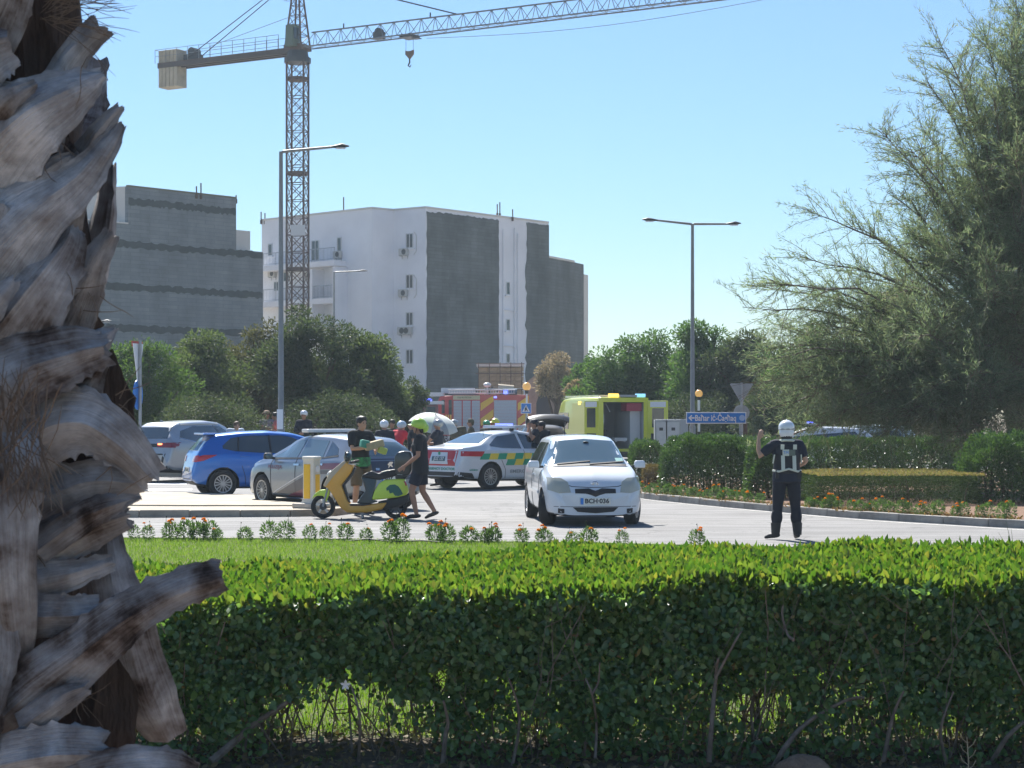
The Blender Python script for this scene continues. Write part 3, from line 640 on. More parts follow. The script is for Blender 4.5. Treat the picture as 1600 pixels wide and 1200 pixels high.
# direction sign
s_ = 55; ds = thing('direction_sign', 'blue direction sign with white left arrow and place name on two posts', 'road sign', (SX(1119, s_), SY(s_), 0))
zc = SZ(653, s_); W = 94 / s_; H = 18 / s_
for px in (1081, 1157): MB().tube([((px - 1119) / s_, .05, -.05), ((px - 1119) / s_, .05, zc + H / 2)], .035, 8).obj('post', M_galv, ds)
bbox('panel', (0, 0, zc), (W, .03, H), M_signw, ds, .008); bbox('blue_field', (0, -.017, zc), (W - .05, .006, H - .05), M_blue, ds, .002)
text_at('lettering', 'Baħar iċ-Ċagħaq', .235, M_signw, ds, (-.02, -.023, zc - .01), (1, 0, 0), (0, 0, 1), bold=.005, width=1.16)
ar = MB(); ar.extrude([(-.09, 0), (0, .085), (.025, .06), (-.02, .018), (.09, .018), (.09, -.018), (-.02, -.018), (.025, -.06), (0, -.085)], (-W / 2 + .15, -.0225, zc), (1, 0, 0), (0, 0, 1), (0, -.004, 0)); ar.obj('arrow', M_signw, ds)
rg = MB(); c_ = Vector((W / 2 - .12, -.0225, zc)); rg.extrude([(.085 * math.cos(t), .085 * math.sin(t)) for t in np.linspace(0, math.tau, 20, endpoint=False)], c_, (1, 0, 0), (0, 0, 1), (0, -.004, 0)); rg.obj('round_emblem', mat('sign_pale_blue', (.35, .5, .75), .4), ds)
# back of give-way and round sign
s_ = 50; gw = thing('give_way_sign', 'grey backs of a give-way triangle above a round sign on one post', 'road sign', (SX(1159, s_), SY(s_), 0))
MB().tube([(0, 0, -.05), (0, 0, SZ(598, s_))], .04, 10).obj('post', M_galv, gw)
m = MB(); m.extrude([(-.36, .27), (-.33, .3), (.33, .3), (.36, .27), (.03, -.3), (-.03, -.3)], (0, .05, SZ(614, s_)), (1, 0, 0), (0, 0, 1), (0, .02, 0)); m.obj('triangle_plate', M_signback, gw)
m = MB(); m.extrude([(.25 * math.cos(t), .25 * math.sin(t)) for t in np.linspace(0, math.tau, 28, endpoint=False)], (0, .05, SZ(645, s_)), (1, 0, 0), (0, 0, 1), (0, .02, 0)); m.obj('round_plate', M_signback, gw)
m = MB()
for z in (SZ(605, s_), SZ(620, s_), SZ(645, s_)): m.box((0, .035, z), (.2, .03, .03))
m.obj('clamp', M_galv, gw)
bp = thing('brown_post', 'short brown wooden post beside the sign posts behind the hedge', 'post', (SX(1166, 52), SY(52), 0)); MB().tube([(0, 0, -.05), (-.03, 0, SZ(661, 52))], [.09, .06], 8).obj('shaft', mat('brown_wood', (.09, .05, .035), .8), bp)
# belisha beacons and crossing sign
M_globe = mat('amber_globe', (.75, .42, .12), .25, emis=(1, .55, .15), estr=.15); M_whitep = mat('white_pole_paint', (.7, .7, .7), .5)
def beacon(px, py, s, r, label):
    o = thing('belisha_beacon', label, 'beacon', (SX(px, s), SY(s), 0)); z = SZ(py, s)
    MB().sphere((0, 0, z), r, 16, 10).obj('globe', M_globe, o, smooth=True)
    MB().tube([(0, 0, z - r * 1.7), (0, 0, z - r * .8)], [r * .3, r * .55], 10).obj('neck', M_black, o)
    n = 6
    for i in range(n):
        za = (z - r * 1.7) * i / n; zb = (z - r * 1.7) * (i + 1) / n
        MB().tube([(0, 0, za), (0, 0, zb)], .05, 10).obj('pole_band', M_black if (i % 2 == 0) else M_whitep, o)
beacon(823, 604, 29, .23, 'amber globe beacon on a banded pole next to the fire engine')
beacon(1092, 615, 40, .15, 'amber globe beacon beside the double-arm street lamp')
cs = thing('crossing_sign', 'blue square pedestrian crossing sign below the amber beacon', 'road sign', (SX(822, 29), SY(29) - .1, 0)); z = SZ(638, 29)
MB().tube([(0, .06, -.05), (0, .06, z)], .035, 8).obj('post', M_galv, cs)
bbox('panel', (0, 0, z), (.56, .03, .56), M_signw, cs, .01); bbox('blue_field', (0, -.018, z), (.51, .006, .51), M_blue, cs, .002)
m = MB(); m.extrude([(-.21, -.19), (.21, -.19), (0, .19)], (0, -.023, z), (1, 0, 0), (0, 0, 1), (0, -.004, 0)); m.obj('white_triangle', M_signw, cs)
m = MB(); m.extrude([(-.08, -.16), (-.035, -.16), (0, -.06), (.05, -.16), (.095, -.16), (.04, -.01), (.02, .06), (-.03, .06), (-.07, -.01)], (0, -.029, z), (1, 0, 0), (0, 0, 1), (0, -.003, 0)); m.extrude([(.025 * math.cos(t), .095 + .025 * math.sin(t)) for t in np.linspace(0, math.tau, 10, endpoint=False)], (0, -.029, z), (1, 0, 0), (0, 0, 1), (0, -.003, 0)); m.obj('walking_figure', M_black, cs)

# keep-left bollard on the island
s_ = 84; bo = thing('traffic_bollard', 'white illuminated traffic bollard with yellow panels on the island nose', 'bollard', (SX(487, s_), SY(s_), .11), R(-30))
M_bw = mat('bollard_white', (.66, .63, .55), .5, var=.1, vscale=6); M_by = mat('bollard_yellow', (.85, .50, .02), .4, var=.05, vscale=8)
me = MB().box((0, 0, .045), (.58, .46, .1)).mesh('foot'); bevelled(me, .03, 2); link('foot', me, mat('bollard_foot', (.45, .41, .36), .8, var=.2), bo)
me = MB().box((0, 0, .5), (.27, .22, .86), taper=.96).mesh('shell'); bevelled(me, .035, 3); link('shell', me, M_bw, bo)
me = MB().box((0, 0, .12), (.33, .28, .12), taper=.8).mesh('collar'); bevelled(me, .02, 2); link('collar', me, M_bw, bo)
bbox('yellow_panel', (-.028, -.108, .50), (.145, .02, .64), M_by, bo, .008); bbox('yellow_panel', (.132, 0, .40), (.02, .13, .46), M_by, bo, .008)
MB().tube([(.128, 0, .73), (.143, 0, .73)], .062, 18).obj('white_disc', M_signw, bo)
me = MB().box((0, 0, .93), (.29, .24, .07)).mesh('cap'); bevelled(me, .03, 3); link('cap', me, M_bw, bo)

# white utility cabinets
for i, (px, s_, w_, lb) in enumerate(((1033, 48, .42, 'left white utility cabinet behind the hedge near the open ambulance door'), (1052, 48, .5, 'right white utility cabinet behind the hedge near the street lamp'))):
    o = thing('utility_cabinet', lb, 'cabinet', (SX(px, s_), SY(s_), 0), 0, 'utility cabinets'); z = SZ(656, s_)
    me = MB().box((0, .2, z / 2), (w_, .4, z)).mesh('casing'); bevelled(me, .015); link('casing', me, mat('cabinet_grey', (.34, .36, .36), .6, var=.15), o)
    bbox('door', (0, -.008, z / 2 + .1), (w_ - .1, .02, z - .35), mat('cabinet_door', (.45, .47, .47), .6, var=.1), o, .004); MB().box((0, -.022, z - .3), (.12, .01, .1)).obj('warning_label', M_dkmetal, o)
gw_ = thing('low_wall', 'low grey wall behind the white utility cabinets', 'wall', (SX(1050, 45), SY(45), 0)); bbox('wall', (0, 0, SZ(655, 45) / 2), (50 / 45, .2, SZ(655, 45)), M_signback, gw_, .01)
# ------------------------------------------------------------------ vehicles
M_tyre = mat('tyre_rubber', (.018, .018, .02), .85); M_rim = mat('alloy_rim', (.45, .46, .48), .3, metal=.8); M_rimd = mat('dark_rim', (.05, .05, .055), .5)
M_cglass = mat('car_glass', (.03, .045, .055), .06, coat=1.0, spec=.8)
M_wind = mat('windscreen_glass', (.08, .125, .15), .05, coat=1.0, spec=.5)
M_plas = mat('black_plastic', (.02, .021, .023), .55); M_rlight = mat('red_lamp', (.42, .015, .015), .15, coat=1)
M_hlight = mat('headlamp_lens', (.42, .41, .33), .15, coat=1); M_chrome = mat('chrome', (.6, .6, .62), .15, metal=1)
M_plate = mat('plate_white', (.72, .72, .66), .4); M_seam = mat('panel_gap', (.03, .03, .035), .8)

def curve(pts, xs, smooth=.07):
    pts = sorted(pts); X = np.linspace(pts[0][0], pts[-1][0], 600); Y = np.interp(X, [p[0] for p in pts], [p[1] for p in pts])
    k = max(1, int(smooth / (X[1] - X[0]))); Yp = np.pad(Y, k, mode='edge'); Y = np.convolve(Yp, np.ones(2 * k + 1) / (2 * k + 1), 'valid')
    return np.interp(xs, X, Y)
def chaikin(p, n=2):
    for _ in range(n):
        q = [p[0]]
        for a, b in zip(p, p[1:]): q += [a * .75 + b * .25, a * .25 + b * .75]
        q.append(p[-1]); p = q
    return p
def car_mesh(S, m_under):
    L = S['L']; h = L / 2
    e = [0, .012, .03, .06, .10, .15]; xs = [-h + a for a in e] + list(np.linspace(-h + .2, h - .2, int((L - .4) / .07))) + [h - a for a in reversed(e)]
    xs = np.array(xs); sm = S.get('smooth', .06)
    T = curve(S['top'], xs, sm); Sh = curve(S['sh'], xs, sm); B = curve(S['bot'], xs, sm); W = curve(S['wid'], xs, sm); RW = curve(S['roof'], xs, .15)
    vs = []; nr = 0
    for x, t, s, b, w, rw in zip(xs, T, Sh, B, W, RW):
        s = min(s, t - .03); k = min(1, max(0, (t - s - .06) / .34)); rr = (w * .93) * (1 - k) + rw * k; ge = s + (t - s) * (.80 - .02 * k)
        H = [(0, b), (w * .80, b), (w * .955, b + .05), (w * .985, b + (s - b) * .25), (w * 1.0, b + (s - b) * .5), (w * 1.0, b + (s - b) * .78), (w * .975, s - .02), (w * .94, s + .025 * k),
             (w * .93 * (1 - .5) + rr * .5 + .015 * k, s + (ge - s) * .5), (rr * 1.0, ge), (rr * .93, ge + (t - ge) * .62), (rr * .72, ge + (t - ge) * .9), (rr * .35, t), (0, t + .006)]
        H = chaikin([np.array(q) for q in H], 2); nr = len(H)
        ring = [(x, y, z) for y, z in H] + [(x, -y, z) for y, z in reversed(H[1:-1])]; vs += ring
    nv = len(ring); n = len(xs)
    fs = [(i * nv + k, (i + 1) * nv + k, (i + 1) * nv + (k + 1) % nv, i * nv + (k + 1) % nv) for i in range(n - 1) for k in range(nv)]
    fs += [tuple(range(nv)), tuple(reversed(range((n - 1) * nv, n * nv)))]
    mb = MB(); mb.add(vs, fs); return mb.mesh('body')
class Car:
    def __init__(s, name, label, cat, S, pos, heading, paint, group=None, wheel_style='multi', steer=0):
        s.S = S; s.root = thing(name, label, cat, (pos[0], pos[1], 0), heading, group)
        me = car_mesh(S, M_plas); o = link('body', me, [paint, M_plas], None); r = S['r'] + .055; yc = S['W'] / 2
        cut = MB()
        for x in S['axles']:
            for sg in (1, -1): cut.tube([(x, sg * (yc - .30), S['r']), (x, sg * (yc + .3), S['r'])], r, 32)
        co = link('cutter', cut.mesh('cutter'), [M_plas]); md = o.modifiers.new('b', 'BOOLEAN'); md.operation = 'DIFFERENCE'; md.object = co; md.solver = 'EXACT'; md.use_self = False
        apply_mods(o); bpy.data.objects.remove(co)
        me = o.data
        while len(me.materials) < 2: me.materials.append(M_plas)
        me.materials[0] = paint; me.materials[1] = M_plas
        for p in me.polygons:
            c = p.center; idx = 0
            for x in S['axles']:
                if math.hypot(c.x - x, c.z - S['r']) < r + .004 and abs(c.y) < yc - .001 and (abs(p.normal.z) < .999 or c.z > .3):
                    if math.hypot(c.x - x, c.z - S['r']) < r + .004: idx = 1
            if p.normal.z < -.7 and c.z < .4: idx = 1
            p.material_index = idx; p.use_smooth = True
        me.set_sharp_from_angle(angle=R(32)); o.parent = s.root; s.body = o
        bm = bmesh.new(); bm.from_mesh(me); s.bvh = BVHTree.FromBMesh(bm); bm.free()
        for x in S['axles']:
            for sg in (1, -1): s.wheel(x, sg * (yc - .115), S['r'], sg, wheel_style, steer if x > 0 else 0)
        # dark floor pan so nothing is see-through
    def proj(s, view, u, v, off):
        if view in 'LR': sg = 1 if view == 'L' else -1; o = Vector((u, sg * 4, v)); d = Vector((0, -sg, 0))
        elif view == 'F': o = Vector((6, u, v)); d = Vector((-1, 0, 0))
        elif view == 'B': o = Vector((-6, u, v)); d = Vector((1, 0, 0))
        else: o = Vector((u, v, 6)); d = Vector((0, 0, -1))
        h = s.bvh.ray_cast(o, d)
        if h[0] is None or (h[0] - o).length > 5.6 and view in 'LR' and False: h = s.bvh.find_nearest(o + d * (4 if view in 'LR' else 5))
        n = h[1] if h[1].dot(d) < 0 else -h[1]
        return h[0] + n * off, n
    def patch(s, name, view, low, up, m, off=.006, nu=14, nv=6, parent=None, label=None, depth=.02):
        def rs(pl, n):
            pl = [Vector(p) for p in pl]; ds = [0]
            for a, b in zip(pl, pl[1:]): ds.append(ds[-1] + (b - a).length)
            out = []
            for i in range(n + 1):
                t = ds[-1] * i / n; j = 0
                while j < len(ds) - 2 and ds[j + 1] < t: j += 1
                f = (t - ds[j]) / max(1e-6, ds[j + 1] - ds[j]); out.append(pl[j].lerp(pl[j + 1], min(1, f)))
            return out
        A = rs(low, nu); Bq = rs(up, nu); top = []; bot = []
        for j in range(nv + 1):
            for i in range(nu + 1):
                q = A[i].lerp(Bq[i], j / nv); p, n = s.proj(view, q.x, q.y, off); top.append(p); bot.append(p - n * (off + depth))
        W = nu + 1; fs = [(j * W + i, j * W + i + 1, (j + 1) * W + i + 1, (j + 1) * W + i) for j in range(nv) for i in range(nu)]
        bd = [i for i in range(W)] + [j * W + nu for j in range(1, nv + 1)] + [nv * W + i for i in range(nu - 1, -1, -1)] + [j * W for j in range(nv - 1, 0, -1)]
        o = len(top); vs = top + [bot[i] for i in bd]
        nb = len(bd); fs += [(bd[k], o + k, o + (k + 1) % nb, bd[(k + 1) % nb]) for k in range(nb)]
        mb = MB(); mb.add(vs, fs); me = mb.mesh(name, smooth=True, angle=50, fixn=False)
        # face outward
        p0 = me.polygons[0]; pn = s.proj(view, *(A[0].lerp(Bq[0], .05)), 0)[1]
        if p0.normal.dot(pn) < 0: me.flip_normals()
        return link(name, me, m, parent or s.root, label=label)
    def both(s, name, low, up, m, **k): return [s.patch(name, v, low, up, m, **k) for v in 'LR']
    def strip(s, name, view, pts, w, m, **k):
        pts = [Vector(p) for p in pts]; lo = []; hi = []
        for i, p in enumerate(pts):
            d = (pts[min(i + 1, len(pts) - 1)] - pts[max(i - 1, 0)]).normalized(); n = Vector((-d.y, d.x)) * w / 2; lo.append(p - n); hi.append(p + n)
        return s.patch(name, view, lo, hi, m, nu=k.pop('nu', 16), nv=1, **k)
    def text(s, name, view, body, size, m, cu, cv, width=None, off=.008, skew=0):
        me = text_mesh(body, size, 0, .003)
        xs = [v.co.x for v in me.vertices]; k = width / (max(xs) - min(xs)) if width else 1
        flip = {'L': -1, 'R': 1, 'F': 1, 'B': -1}[view]
        for v in me.vertices:
            u = cu + flip * v.co.x * k; w = cv + v.co.y + skew * v.co.x * k; v.co = s.proj(view, u, w, off)[0]
        return link(name, me, m, s.root)
    def wheel(s, x, y, r, sg, style, steer=0):
        w = bpy.data.objects.new('wheel', wheel_hub(r)); COL.objects.link(w); w.parent = s.root; w.location = (x, y, r)
        w.rotation_euler = (0, 0, steer + (0 if sg > 0 else math.pi))
        link('tyre', tyre_mesh(r), M_tyre, w); link('rim', rim_mesh(r, style), M_rim, w)
_wc = {}
def wheel_hub(r):
    k = ('h', r)
    if k not in _wc:
        me = MB().tube([(0, -.02, 0), (0, .055, 0)], r * .64, 28).mesh('wheel'); me.materials.append(M_rimd); _wc[k] = me
    return _wc[k]
def tyre_mesh(r, w=.2):
    k = ('t', r, w)
    if k not in _wc:
        prof = [(r * .63, .06), (r * .70, .095), (r * .86, .1), (r * .96, .092), (r, .07), (r, -.07), (r * .96, -.092), (r * .86, -.1), (r * .70, -.095), (r * .63, -.06)]; n = 36; vs = []; fs = []
        prof = [(a, b * w / .2) for a, b in prof]
        for i in range(n):
            a = math.tau * i / n
            for q, y in prof: vs.append((math.cos(a) * q, y, math.sin(a) * q))
        m = len(prof)
        for i in range(n):
            for j in range(m): fs.append((i * m + j, i * m + (j + 1) % m, ((i + 1) % n) * m + (j + 1) % m, ((i + 1) % n) * m + j))
        _wc[k] = MB().add(vs, fs).mesh('tyre', True, 50)
    return _wc[k]
def rim_mesh(r, style):
    k = ('r', r, style)
    if k in _wc: return _wc[k]
    mb = MB(); R0 = r * .64
    n = 36; vs = []; fs = []
    prof = [(R0, .075), (R0, .09), (R0 * .92, .088), (R0 * .9, .06)]; m = 4
    for i in range(n):
        a = math.tau * i / n; vs += [(math.cos(a) * q, y, math.sin(a) * q) for q, y in prof]
    fs = [(i * m + j, i * m + (j + 1) % m, ((i + 1) % n) * m + (j + 1) % m, ((i + 1) % n) * m + j) for i in range(n) for j in range(m)]; mb.add(vs, fs)
    mb.tube([(0, .05, 0), (0, .088, 0)], R0 * .2, 14)
    ns, wd = {'multi': (14, .07), 'five': (5, .3), 'seven': (7, .17), 'cover': (9, .2)}[style]
    for i in range(ns):
        a = math.tau * i / ns
        if style == 'seven':
            for da in (-.2, .2):
                b = a + da; mb.extrude([(R0 * .15, -R0 * .04), (R0 * .92, -R0 * .055), (R0 * .92, R0 * .055), (R0 * .15, R0 * .04)], (0, .086, 0), (math.cos(b), 0, math.sin(b)), (-math.sin(b), 0, math.cos(b)), (0, -.03, 0))
        else:
            mb.extrude([(R0 * .15, -R0 * wd * .35), (R0 * .92, -R0 * wd * .5), (R0 * .92, R0 * wd * .5), (R0 * .15, R0 * wd * .35)], (0, .084, 0), (math.cos(a), 0, math.sin(a)), (-math.sin(a), 0, math.cos(a)), (0, -.03, 0))
    me = mb.mesh('rim', True, 35); _wc[k] = me; return me
def mirrors(c, x, z, y, m, lab=None):
    for sg in (1, -1):
        me = MB().box((x, sg * (y + .11), z), (.10, .20, .125), taper=.86).mesh('wing_mirror', True); bevelled(me, .035, 3); o = link('wing_mirror', me, m, c.root)
        MB().box((x + .01, sg * (y + .01), z - .04), (.05, .12, .04)).obj('mirror_arm', M_plas, o)
        MB().sphere((x - .045, sg * (y + .115), z), (.022, .085, .058), 10, 6).obj('mirror_glass', M_wind, o, smooth=True)
def plate(c, view, cz, text, m=None, w=.5, blue=True, tm=None, lab=None):
    o = c.patch('number_plate', view, [(-w / 2, cz - .055), (w / 2, cz - .055)], [(-w / 2, cz + .055), (w / 2, cz + .055)], m or M_plate, off=.02, nu=8, nv=2)
    if blue:
        sg = -1 if view == 'F' else 1; a, b = sorted((sg * w / 2, sg * (w / 2 - .045)))
        c.patch('plate_band', view, [(a, cz - .053), (b, cz - .053)], [(a, cz + .053), (b, cz + .053)], M_blue, off=.023, nu=2, nv=2, parent=o)
    c.text('plate_text', view, text, .105, tm or M_black, (.02 if view == 'F' else -.02), cz, width=w * .80, off=.025).parent = o
def light_bar(c, x, z, m_main, blue=(0,), w=1.2):
    o = MB().box((x, 0, z), (.24, w, .07)).obj('light_bar', m_main, c.root); bevelled(o.data, .02)
    for b in blue: MB().box((x, b, z + .055), (.2, .22, .06)).obj('blue_beacon', M_bluelamp, o)
    for y in (-.35, .35): MB().box((x, y, z - .06), (.08, .08, .08)).obj('bar_foot', M_plas, o)
    return o
M_bluelamp = mat('blue_flash_lamp', (.05, .08, .6), .2, emis=(.12, .16, 1.0), estr=1.6)
M_amberlamp = mat('amber_flash_lamp', (.7, .35, .05), .2, emis=(1, .6, .1), estr=1.2)
M_cyanlamp = mat('pale_blue_lamp', (.2, .45, .7), .2, emis=(.3, .7, 1), estr=.5)

# ---- white hatchback facing the camera
P_white = mat('white_car_paint', (.62, .66, .70), .35, coat=1.0, metal=.0)
SY_ = dict(L=3.64, W=1.66, r=.29, axles=(1.17, -1.20), roof=[(-1.82, .50), (-1.2, .56), (.5, .57), (1.82, .5)],
    top=[(-1.82, .55), (-1.80, .80), (-1.74, 1.0), (-1.55, 1.40), (-1.35, 1.47), (-.6, 1.50), (.1, 1.485), (.42, 1.42), (1.06, 1.02), (1.20, .965), (1.45, .89), (1.62, .81), (1.74, .70), (1.80, .60), (1.82, .5)],
    sh=[(-1.82, .5), (-1.72, .93), (0, .90), (1.05, .87), (1.4, .80), (1.62, .70), (1.76, .58), (1.82, .42)],
    bot=[(-1.82, .34), (-1.7, .24), (-1.2, .2), (1.5, .17), (1.8, .16), (1.82, .20)], wid=[(-1.82, .62), (-1.75, .74), (-1.5, .81), (0, .83), (1.3, .825), (1.55, .80), (1.68, .76), (1.77, .68), (1.82, .56)])
ang = R(-90 + 6)
c = Car('white_hatchback', 'small dusty white hatchback facing the camera in the middle of the road', 'car', SY_, (1.19, 33.5), ang, P_white, wheel_style='cover', steer=R(-22))
c.patch('windscreen', 'F', [(-.70, 1.0), (-.35, 1.015), (0, 1.02), (.35, 1.015), (.70, 1.0)], [(-.545, 1.385), (0, 1.425), (.545, 1.385)], M_wind, nu=20, nv=8)
c.strip('windscreen_cowl', 'F', [(-.71, .985), (0, 1.0), (.71, .985)], .035, M_plas, off=.008)
for a, b in (((-.55, 1.0), (.02, 1.05)), ((0, 1.0), (.6, 1.04))): c.strip('wiper', 'F', [a, b], .014, M_black, off=.02)
c.patch('grille', 'F', [(-.34, .545), (-.16, .54), (-.07, .515), (0, .485), (.07, .515), (.16, .54), (.34, .545)], [(-.34, .615), (-.10, .625), (-.05, .600), (0, .585), (.05, .600), (.10, .625), (.34, .615)], M_black, nu=24)
c.patch('lower_intake', 'F', [(-.30, .24), (0, .215), (.30, .24)], [(-.38, .315), (.38, .315)], M_black, nu=12)
c.strip('bumper_crease', 'F', [(-.78, .33), (-.38, .325), (.38, .325), (.78, .33)], .008, M_seam, off=.003)
c.strip('bonnet_gap', 'F', [(-.50, .70), (-.4, .655), (-.1, .64), (.1, .64), (.4, .655), (.50, .70)], .010, M_seam, off=.003)
for sg in (1, -1):
    c.patch('headlight', 'F', [(sg * .41, .56), (sg * .60, .545), (sg * .77, .60)], [(sg * .45, .72), (sg * .55, .785), (sg * .765, .80)], M_hlight, off=.012, nu=10)
    c.patch('fog_recess', 'F', [(sg * .52, .22), (sg * .62, .225)], [(sg * .52, .29), (sg * .62, .30)], M_seam, nu=4, nv=2)
plate(c, 'F', .415, 'BCH·036')
em = MB(); p, n = c.proj('F', 0, .70, .01); em.tube([p + Vector((0, math.cos(t) * .05, math.sin(t) * .033)) for t in np.linspace(0, math.tau, 17)], .008, 5, cap=False).tube([p + Vector((0, math.cos(t) * .022, math.sin(t) * .03)) for t in np.linspace(0, math.tau, 13)], .006, 5, cap=False).obj('emblem', M_chrome, c.root)
mirrors(c, .80, 1.0, .80, P_white)
c.both('front_window', [(-.15, .94), (.80, .95)], [(-.15, 1.36), (.20, 1.36), (.60, 1.12)], M_cglass); c.both('rear_window', [(-1.25, .95), (-.23, .94)], [(-1.25, 1.30), (-1.0, 1.36), (-.23, 1.36)], M_cglass)
for v in 'LR':
    c.strip('door_gap', v, [(-.19, .26), (-.19, .92)], .01, M_seam); c.strip('door_gap', v, [(.80, .30), (.84, .6), (.82, .90)], .01, M_seam); c.strip('side_moulding', v, [(-.75, .55), (.72, .53)], .05, P_white, off=.018)
    c.strip('door_handle', v, [(-.08, .82), (.08, .82)], .03, P_white, off=.03, nu=4)
MB().sphere((1.78, 0, 0), .01).obj('dummy', P_white, c.root); bpy.data.objects.remove(bpy.data.objects['dummy'])
MB().bar((-1.3, -.1, 1.48), (-1.42, -.1, 1.78), .008).obj('aerial', M_black, c.root)
p, n = c.proj('F', .02, 1.36, .01); MB().sphere(p, (.02, .05, .02)).obj('inside_mirror', M_plas, c.root)
c.patch('windscreen_sticker', 'F', [(.47, 1.035), (.60, 1.03)], [(.46, 1.10), (.585, 1.10)], mat('sticker_green', (.25, .5, .45), .5), off=.012, nu=3, nv=2)

# ---- blue hatchback
P_blue = mat('bright_blue_metallic', (.002, .13, .50), .3, metal=.3, coat=1.0)
SB = dict(L=4.06, W=1.70, r=.315, axles=(1.2, -1.37), roof=[(-2.03, .50), (-1.4, .55), (.6, .57), (2.03, .5)],
    top=[(-2.03, .5), (-2.0, .82), (-1.93, .98), (-1.66, 1.34), (-1.5, 1.42), (-.9, 1.48), (-.3, 1.5), (.25, 1.46), (.6, 1.37), (1.2, 1.03), (1.4, .97), (1.75, .86), (1.95, .7), (2.03, .45)],
    sh=[(-2.03, .46), (-1.92, .93), (-1.3, 1.0), (0, .94), (1.0, .88), (1.5, .82), (1.8, .72), (2.03, .42)],
    bot=[(-2.03, .38), (-1.9, .27), (-1.4, .2), (1.5, .18), (2.0, .2), (2.03, .25)], wid=[(-2.03, .58), (-1.97, .70), (-1.85, .78), (-1.4, .84), (0, .85), (1.3, .84), (1.7, .80), (1.9, .72), (2.03, .55)])
h = R(20); rw = Vector((SX(338, 70), SY(70))); lc = Matrix.Rotation(h, 2) @ Vector((-1.37, -.80)); pos = rw - lc
pos = pos + Vector((.15, 0)); c = Car('blue_hatchback', 'bright blue five-door hatchback with red tail light and multi-spoke alloy wheels', 'car', SB, pos, h, P_blue, wheel_style='seven')
c.both('side_window', [(-1.36, 1.10), (-1.1, 1.04), (-.5, 1.0), (.4, .97), (.95, .98)], [(-1.36, 1.16), (-1.15, 1.33), (-.8, 1.385), (0, 1.39), (.25, 1.35), (.70, 1.12)], M_cglass, nu=24)
for v in 'LR':
    c.strip('window_divider', v, [(-.28, .99), (-.28, 1.39)], .05, M_black, off=.011); c.strip('window_divider', v, [(-1.02, 1.04), (-.98, 1.35)], .04, M_black, off=.011)
    c.strip('door_gap', v, [(-.28, .28), (-.28, .97)], .01, M_seam); c.strip('door_gap', v, [(-.95, .72), (-.88, .5), (-.86, .28)], .01, M_seam)
    c.strip('door_handle', v, [(-.98, .93), (-.78, .935)], .035, P_blue, off=.03, nu=4); c.strip('door_gap', v, [(.75, .28), (.78, .9)], .01, M_seam)
    c.strip('sill', v, [(-1.0, .215), (.8, .215)], .06, M_plas, off=.01)
    c.patch('tail_light', v, [(-1.97, .80), (-1.8, .83), (-1.56, .93)], [(-1.95, .90), (-1.8, .95), (-1.50, .96)], M_rlight, off=.014, nu=10, nv=3)
c.patch('rear_windscreen', 'B', [(-.60, 1.05), (.60, 1.05)], [(-.50, 1.33), (.50, 1.33)], M_wind, nu=14)
for sg in (1, -1): c.patch('tail_light', 'B', [(sg * .42, .80), (sg * .70, .80)], [(sg * .45, .93), (sg * .70, .95)], M_rlight, off=.012, nu=6, nv=3)
me = MB().box((-1.62, 0, 1.425), (.30, 1.12, .045)).mesh('rear_spoiler'); bevelled(me, .018); link('rear_spoiler', me, P_blue, c.root)
c.patch('rear_bumper_insert', 'B', [(-.5, .30), (.5, .30)], [(-.55, .42), (.55, .42)], M_plas, nu=8, nv=2); plate(c, 'B', .62, 'JBF 284')
mirrors(c, .78, 1.02, .82, P_blue); MB().bar((-1.3, 0, 1.46), (-1.45, 0, 1.62), .008).obj('aerial', M_black, c.root)

# ---- grey police hatchback
P_grey = mat('silver_grey_paint', (.19, .22, .26), .33, metal=.45, coat=1.0)
M_liv = mat('livery_dark_blue', (.03, .035, .06), .4, coat=.5); M_livr = mat('livery_dark_red', (.16, .03, .06), .4, coat=.5); M_livw = mat('livery_white', (.6, .6, .62), .4)
SP = dict(L=4.25, W=1.80, r=.32, axles=(1.27, -1.35), roof=[(-2.12, .50), (-1.4, .57), (.6, .60), (2.12, .5)],
    top=[(-2.12, .5), (-2.10, .86), (-2.02, .98), (-1.72, 1.30), (-1.5, 1.40), (-.9, 1.45), (-.3, 1.47), (.2, 1.44), (.5, 1.36), (1.1, 1.04), (1.3, .98), (1.75, .88), (2.0, .74), (2.12, .48)],
    sh=[(-2.12, .46), (-2.0, .92), (-1.3, .96), (0, .93), (1.0, .89), (1.5, .84), (1.85, .74), (2.12, .44)],
    bot=[(-2.12, .36), (-2.0, .27), (-1.4, .2), (1.5, .18), (2.05, .2), (2.12, .25)], wid=[(-2.12, .68), (-2.06, .78), (-1.9, .85), (-1.4, .89), (0, .90), (1.3, .89), (1.7, .86), (1.95, .76), (2.12, .58)])
h = R(180 - 52); fw = Vector((SX(411, 76.7), SY(76.7))); lc = Matrix.Rotation(h, 2) @ Vector((1.27, .84)); pos = fw - lc
c = Car('police_hatchback', 'silver grey police hatchback with dark livery stripes and a light bar on its roof', 'car', SP, pos, h, P_grey, wheel_style='multi')
c.both('front_window', [(-.02, 1.0), (.95, .985)], [(-.02, 1.36), (.2, 1.34), (.62, 1.14)], M_wind); c.both('rear_window', [(-.95, 1.02), (-.10, 1.0)], [(-.85, 1.34), (-.10, 1.37)], M_wind); c.both('quarter_window', [(-1.42, 1.07), (-1.03, 1.03)], [(-1.3, 1.20), (-.95, 1.33)], M_cglass, nu=6)
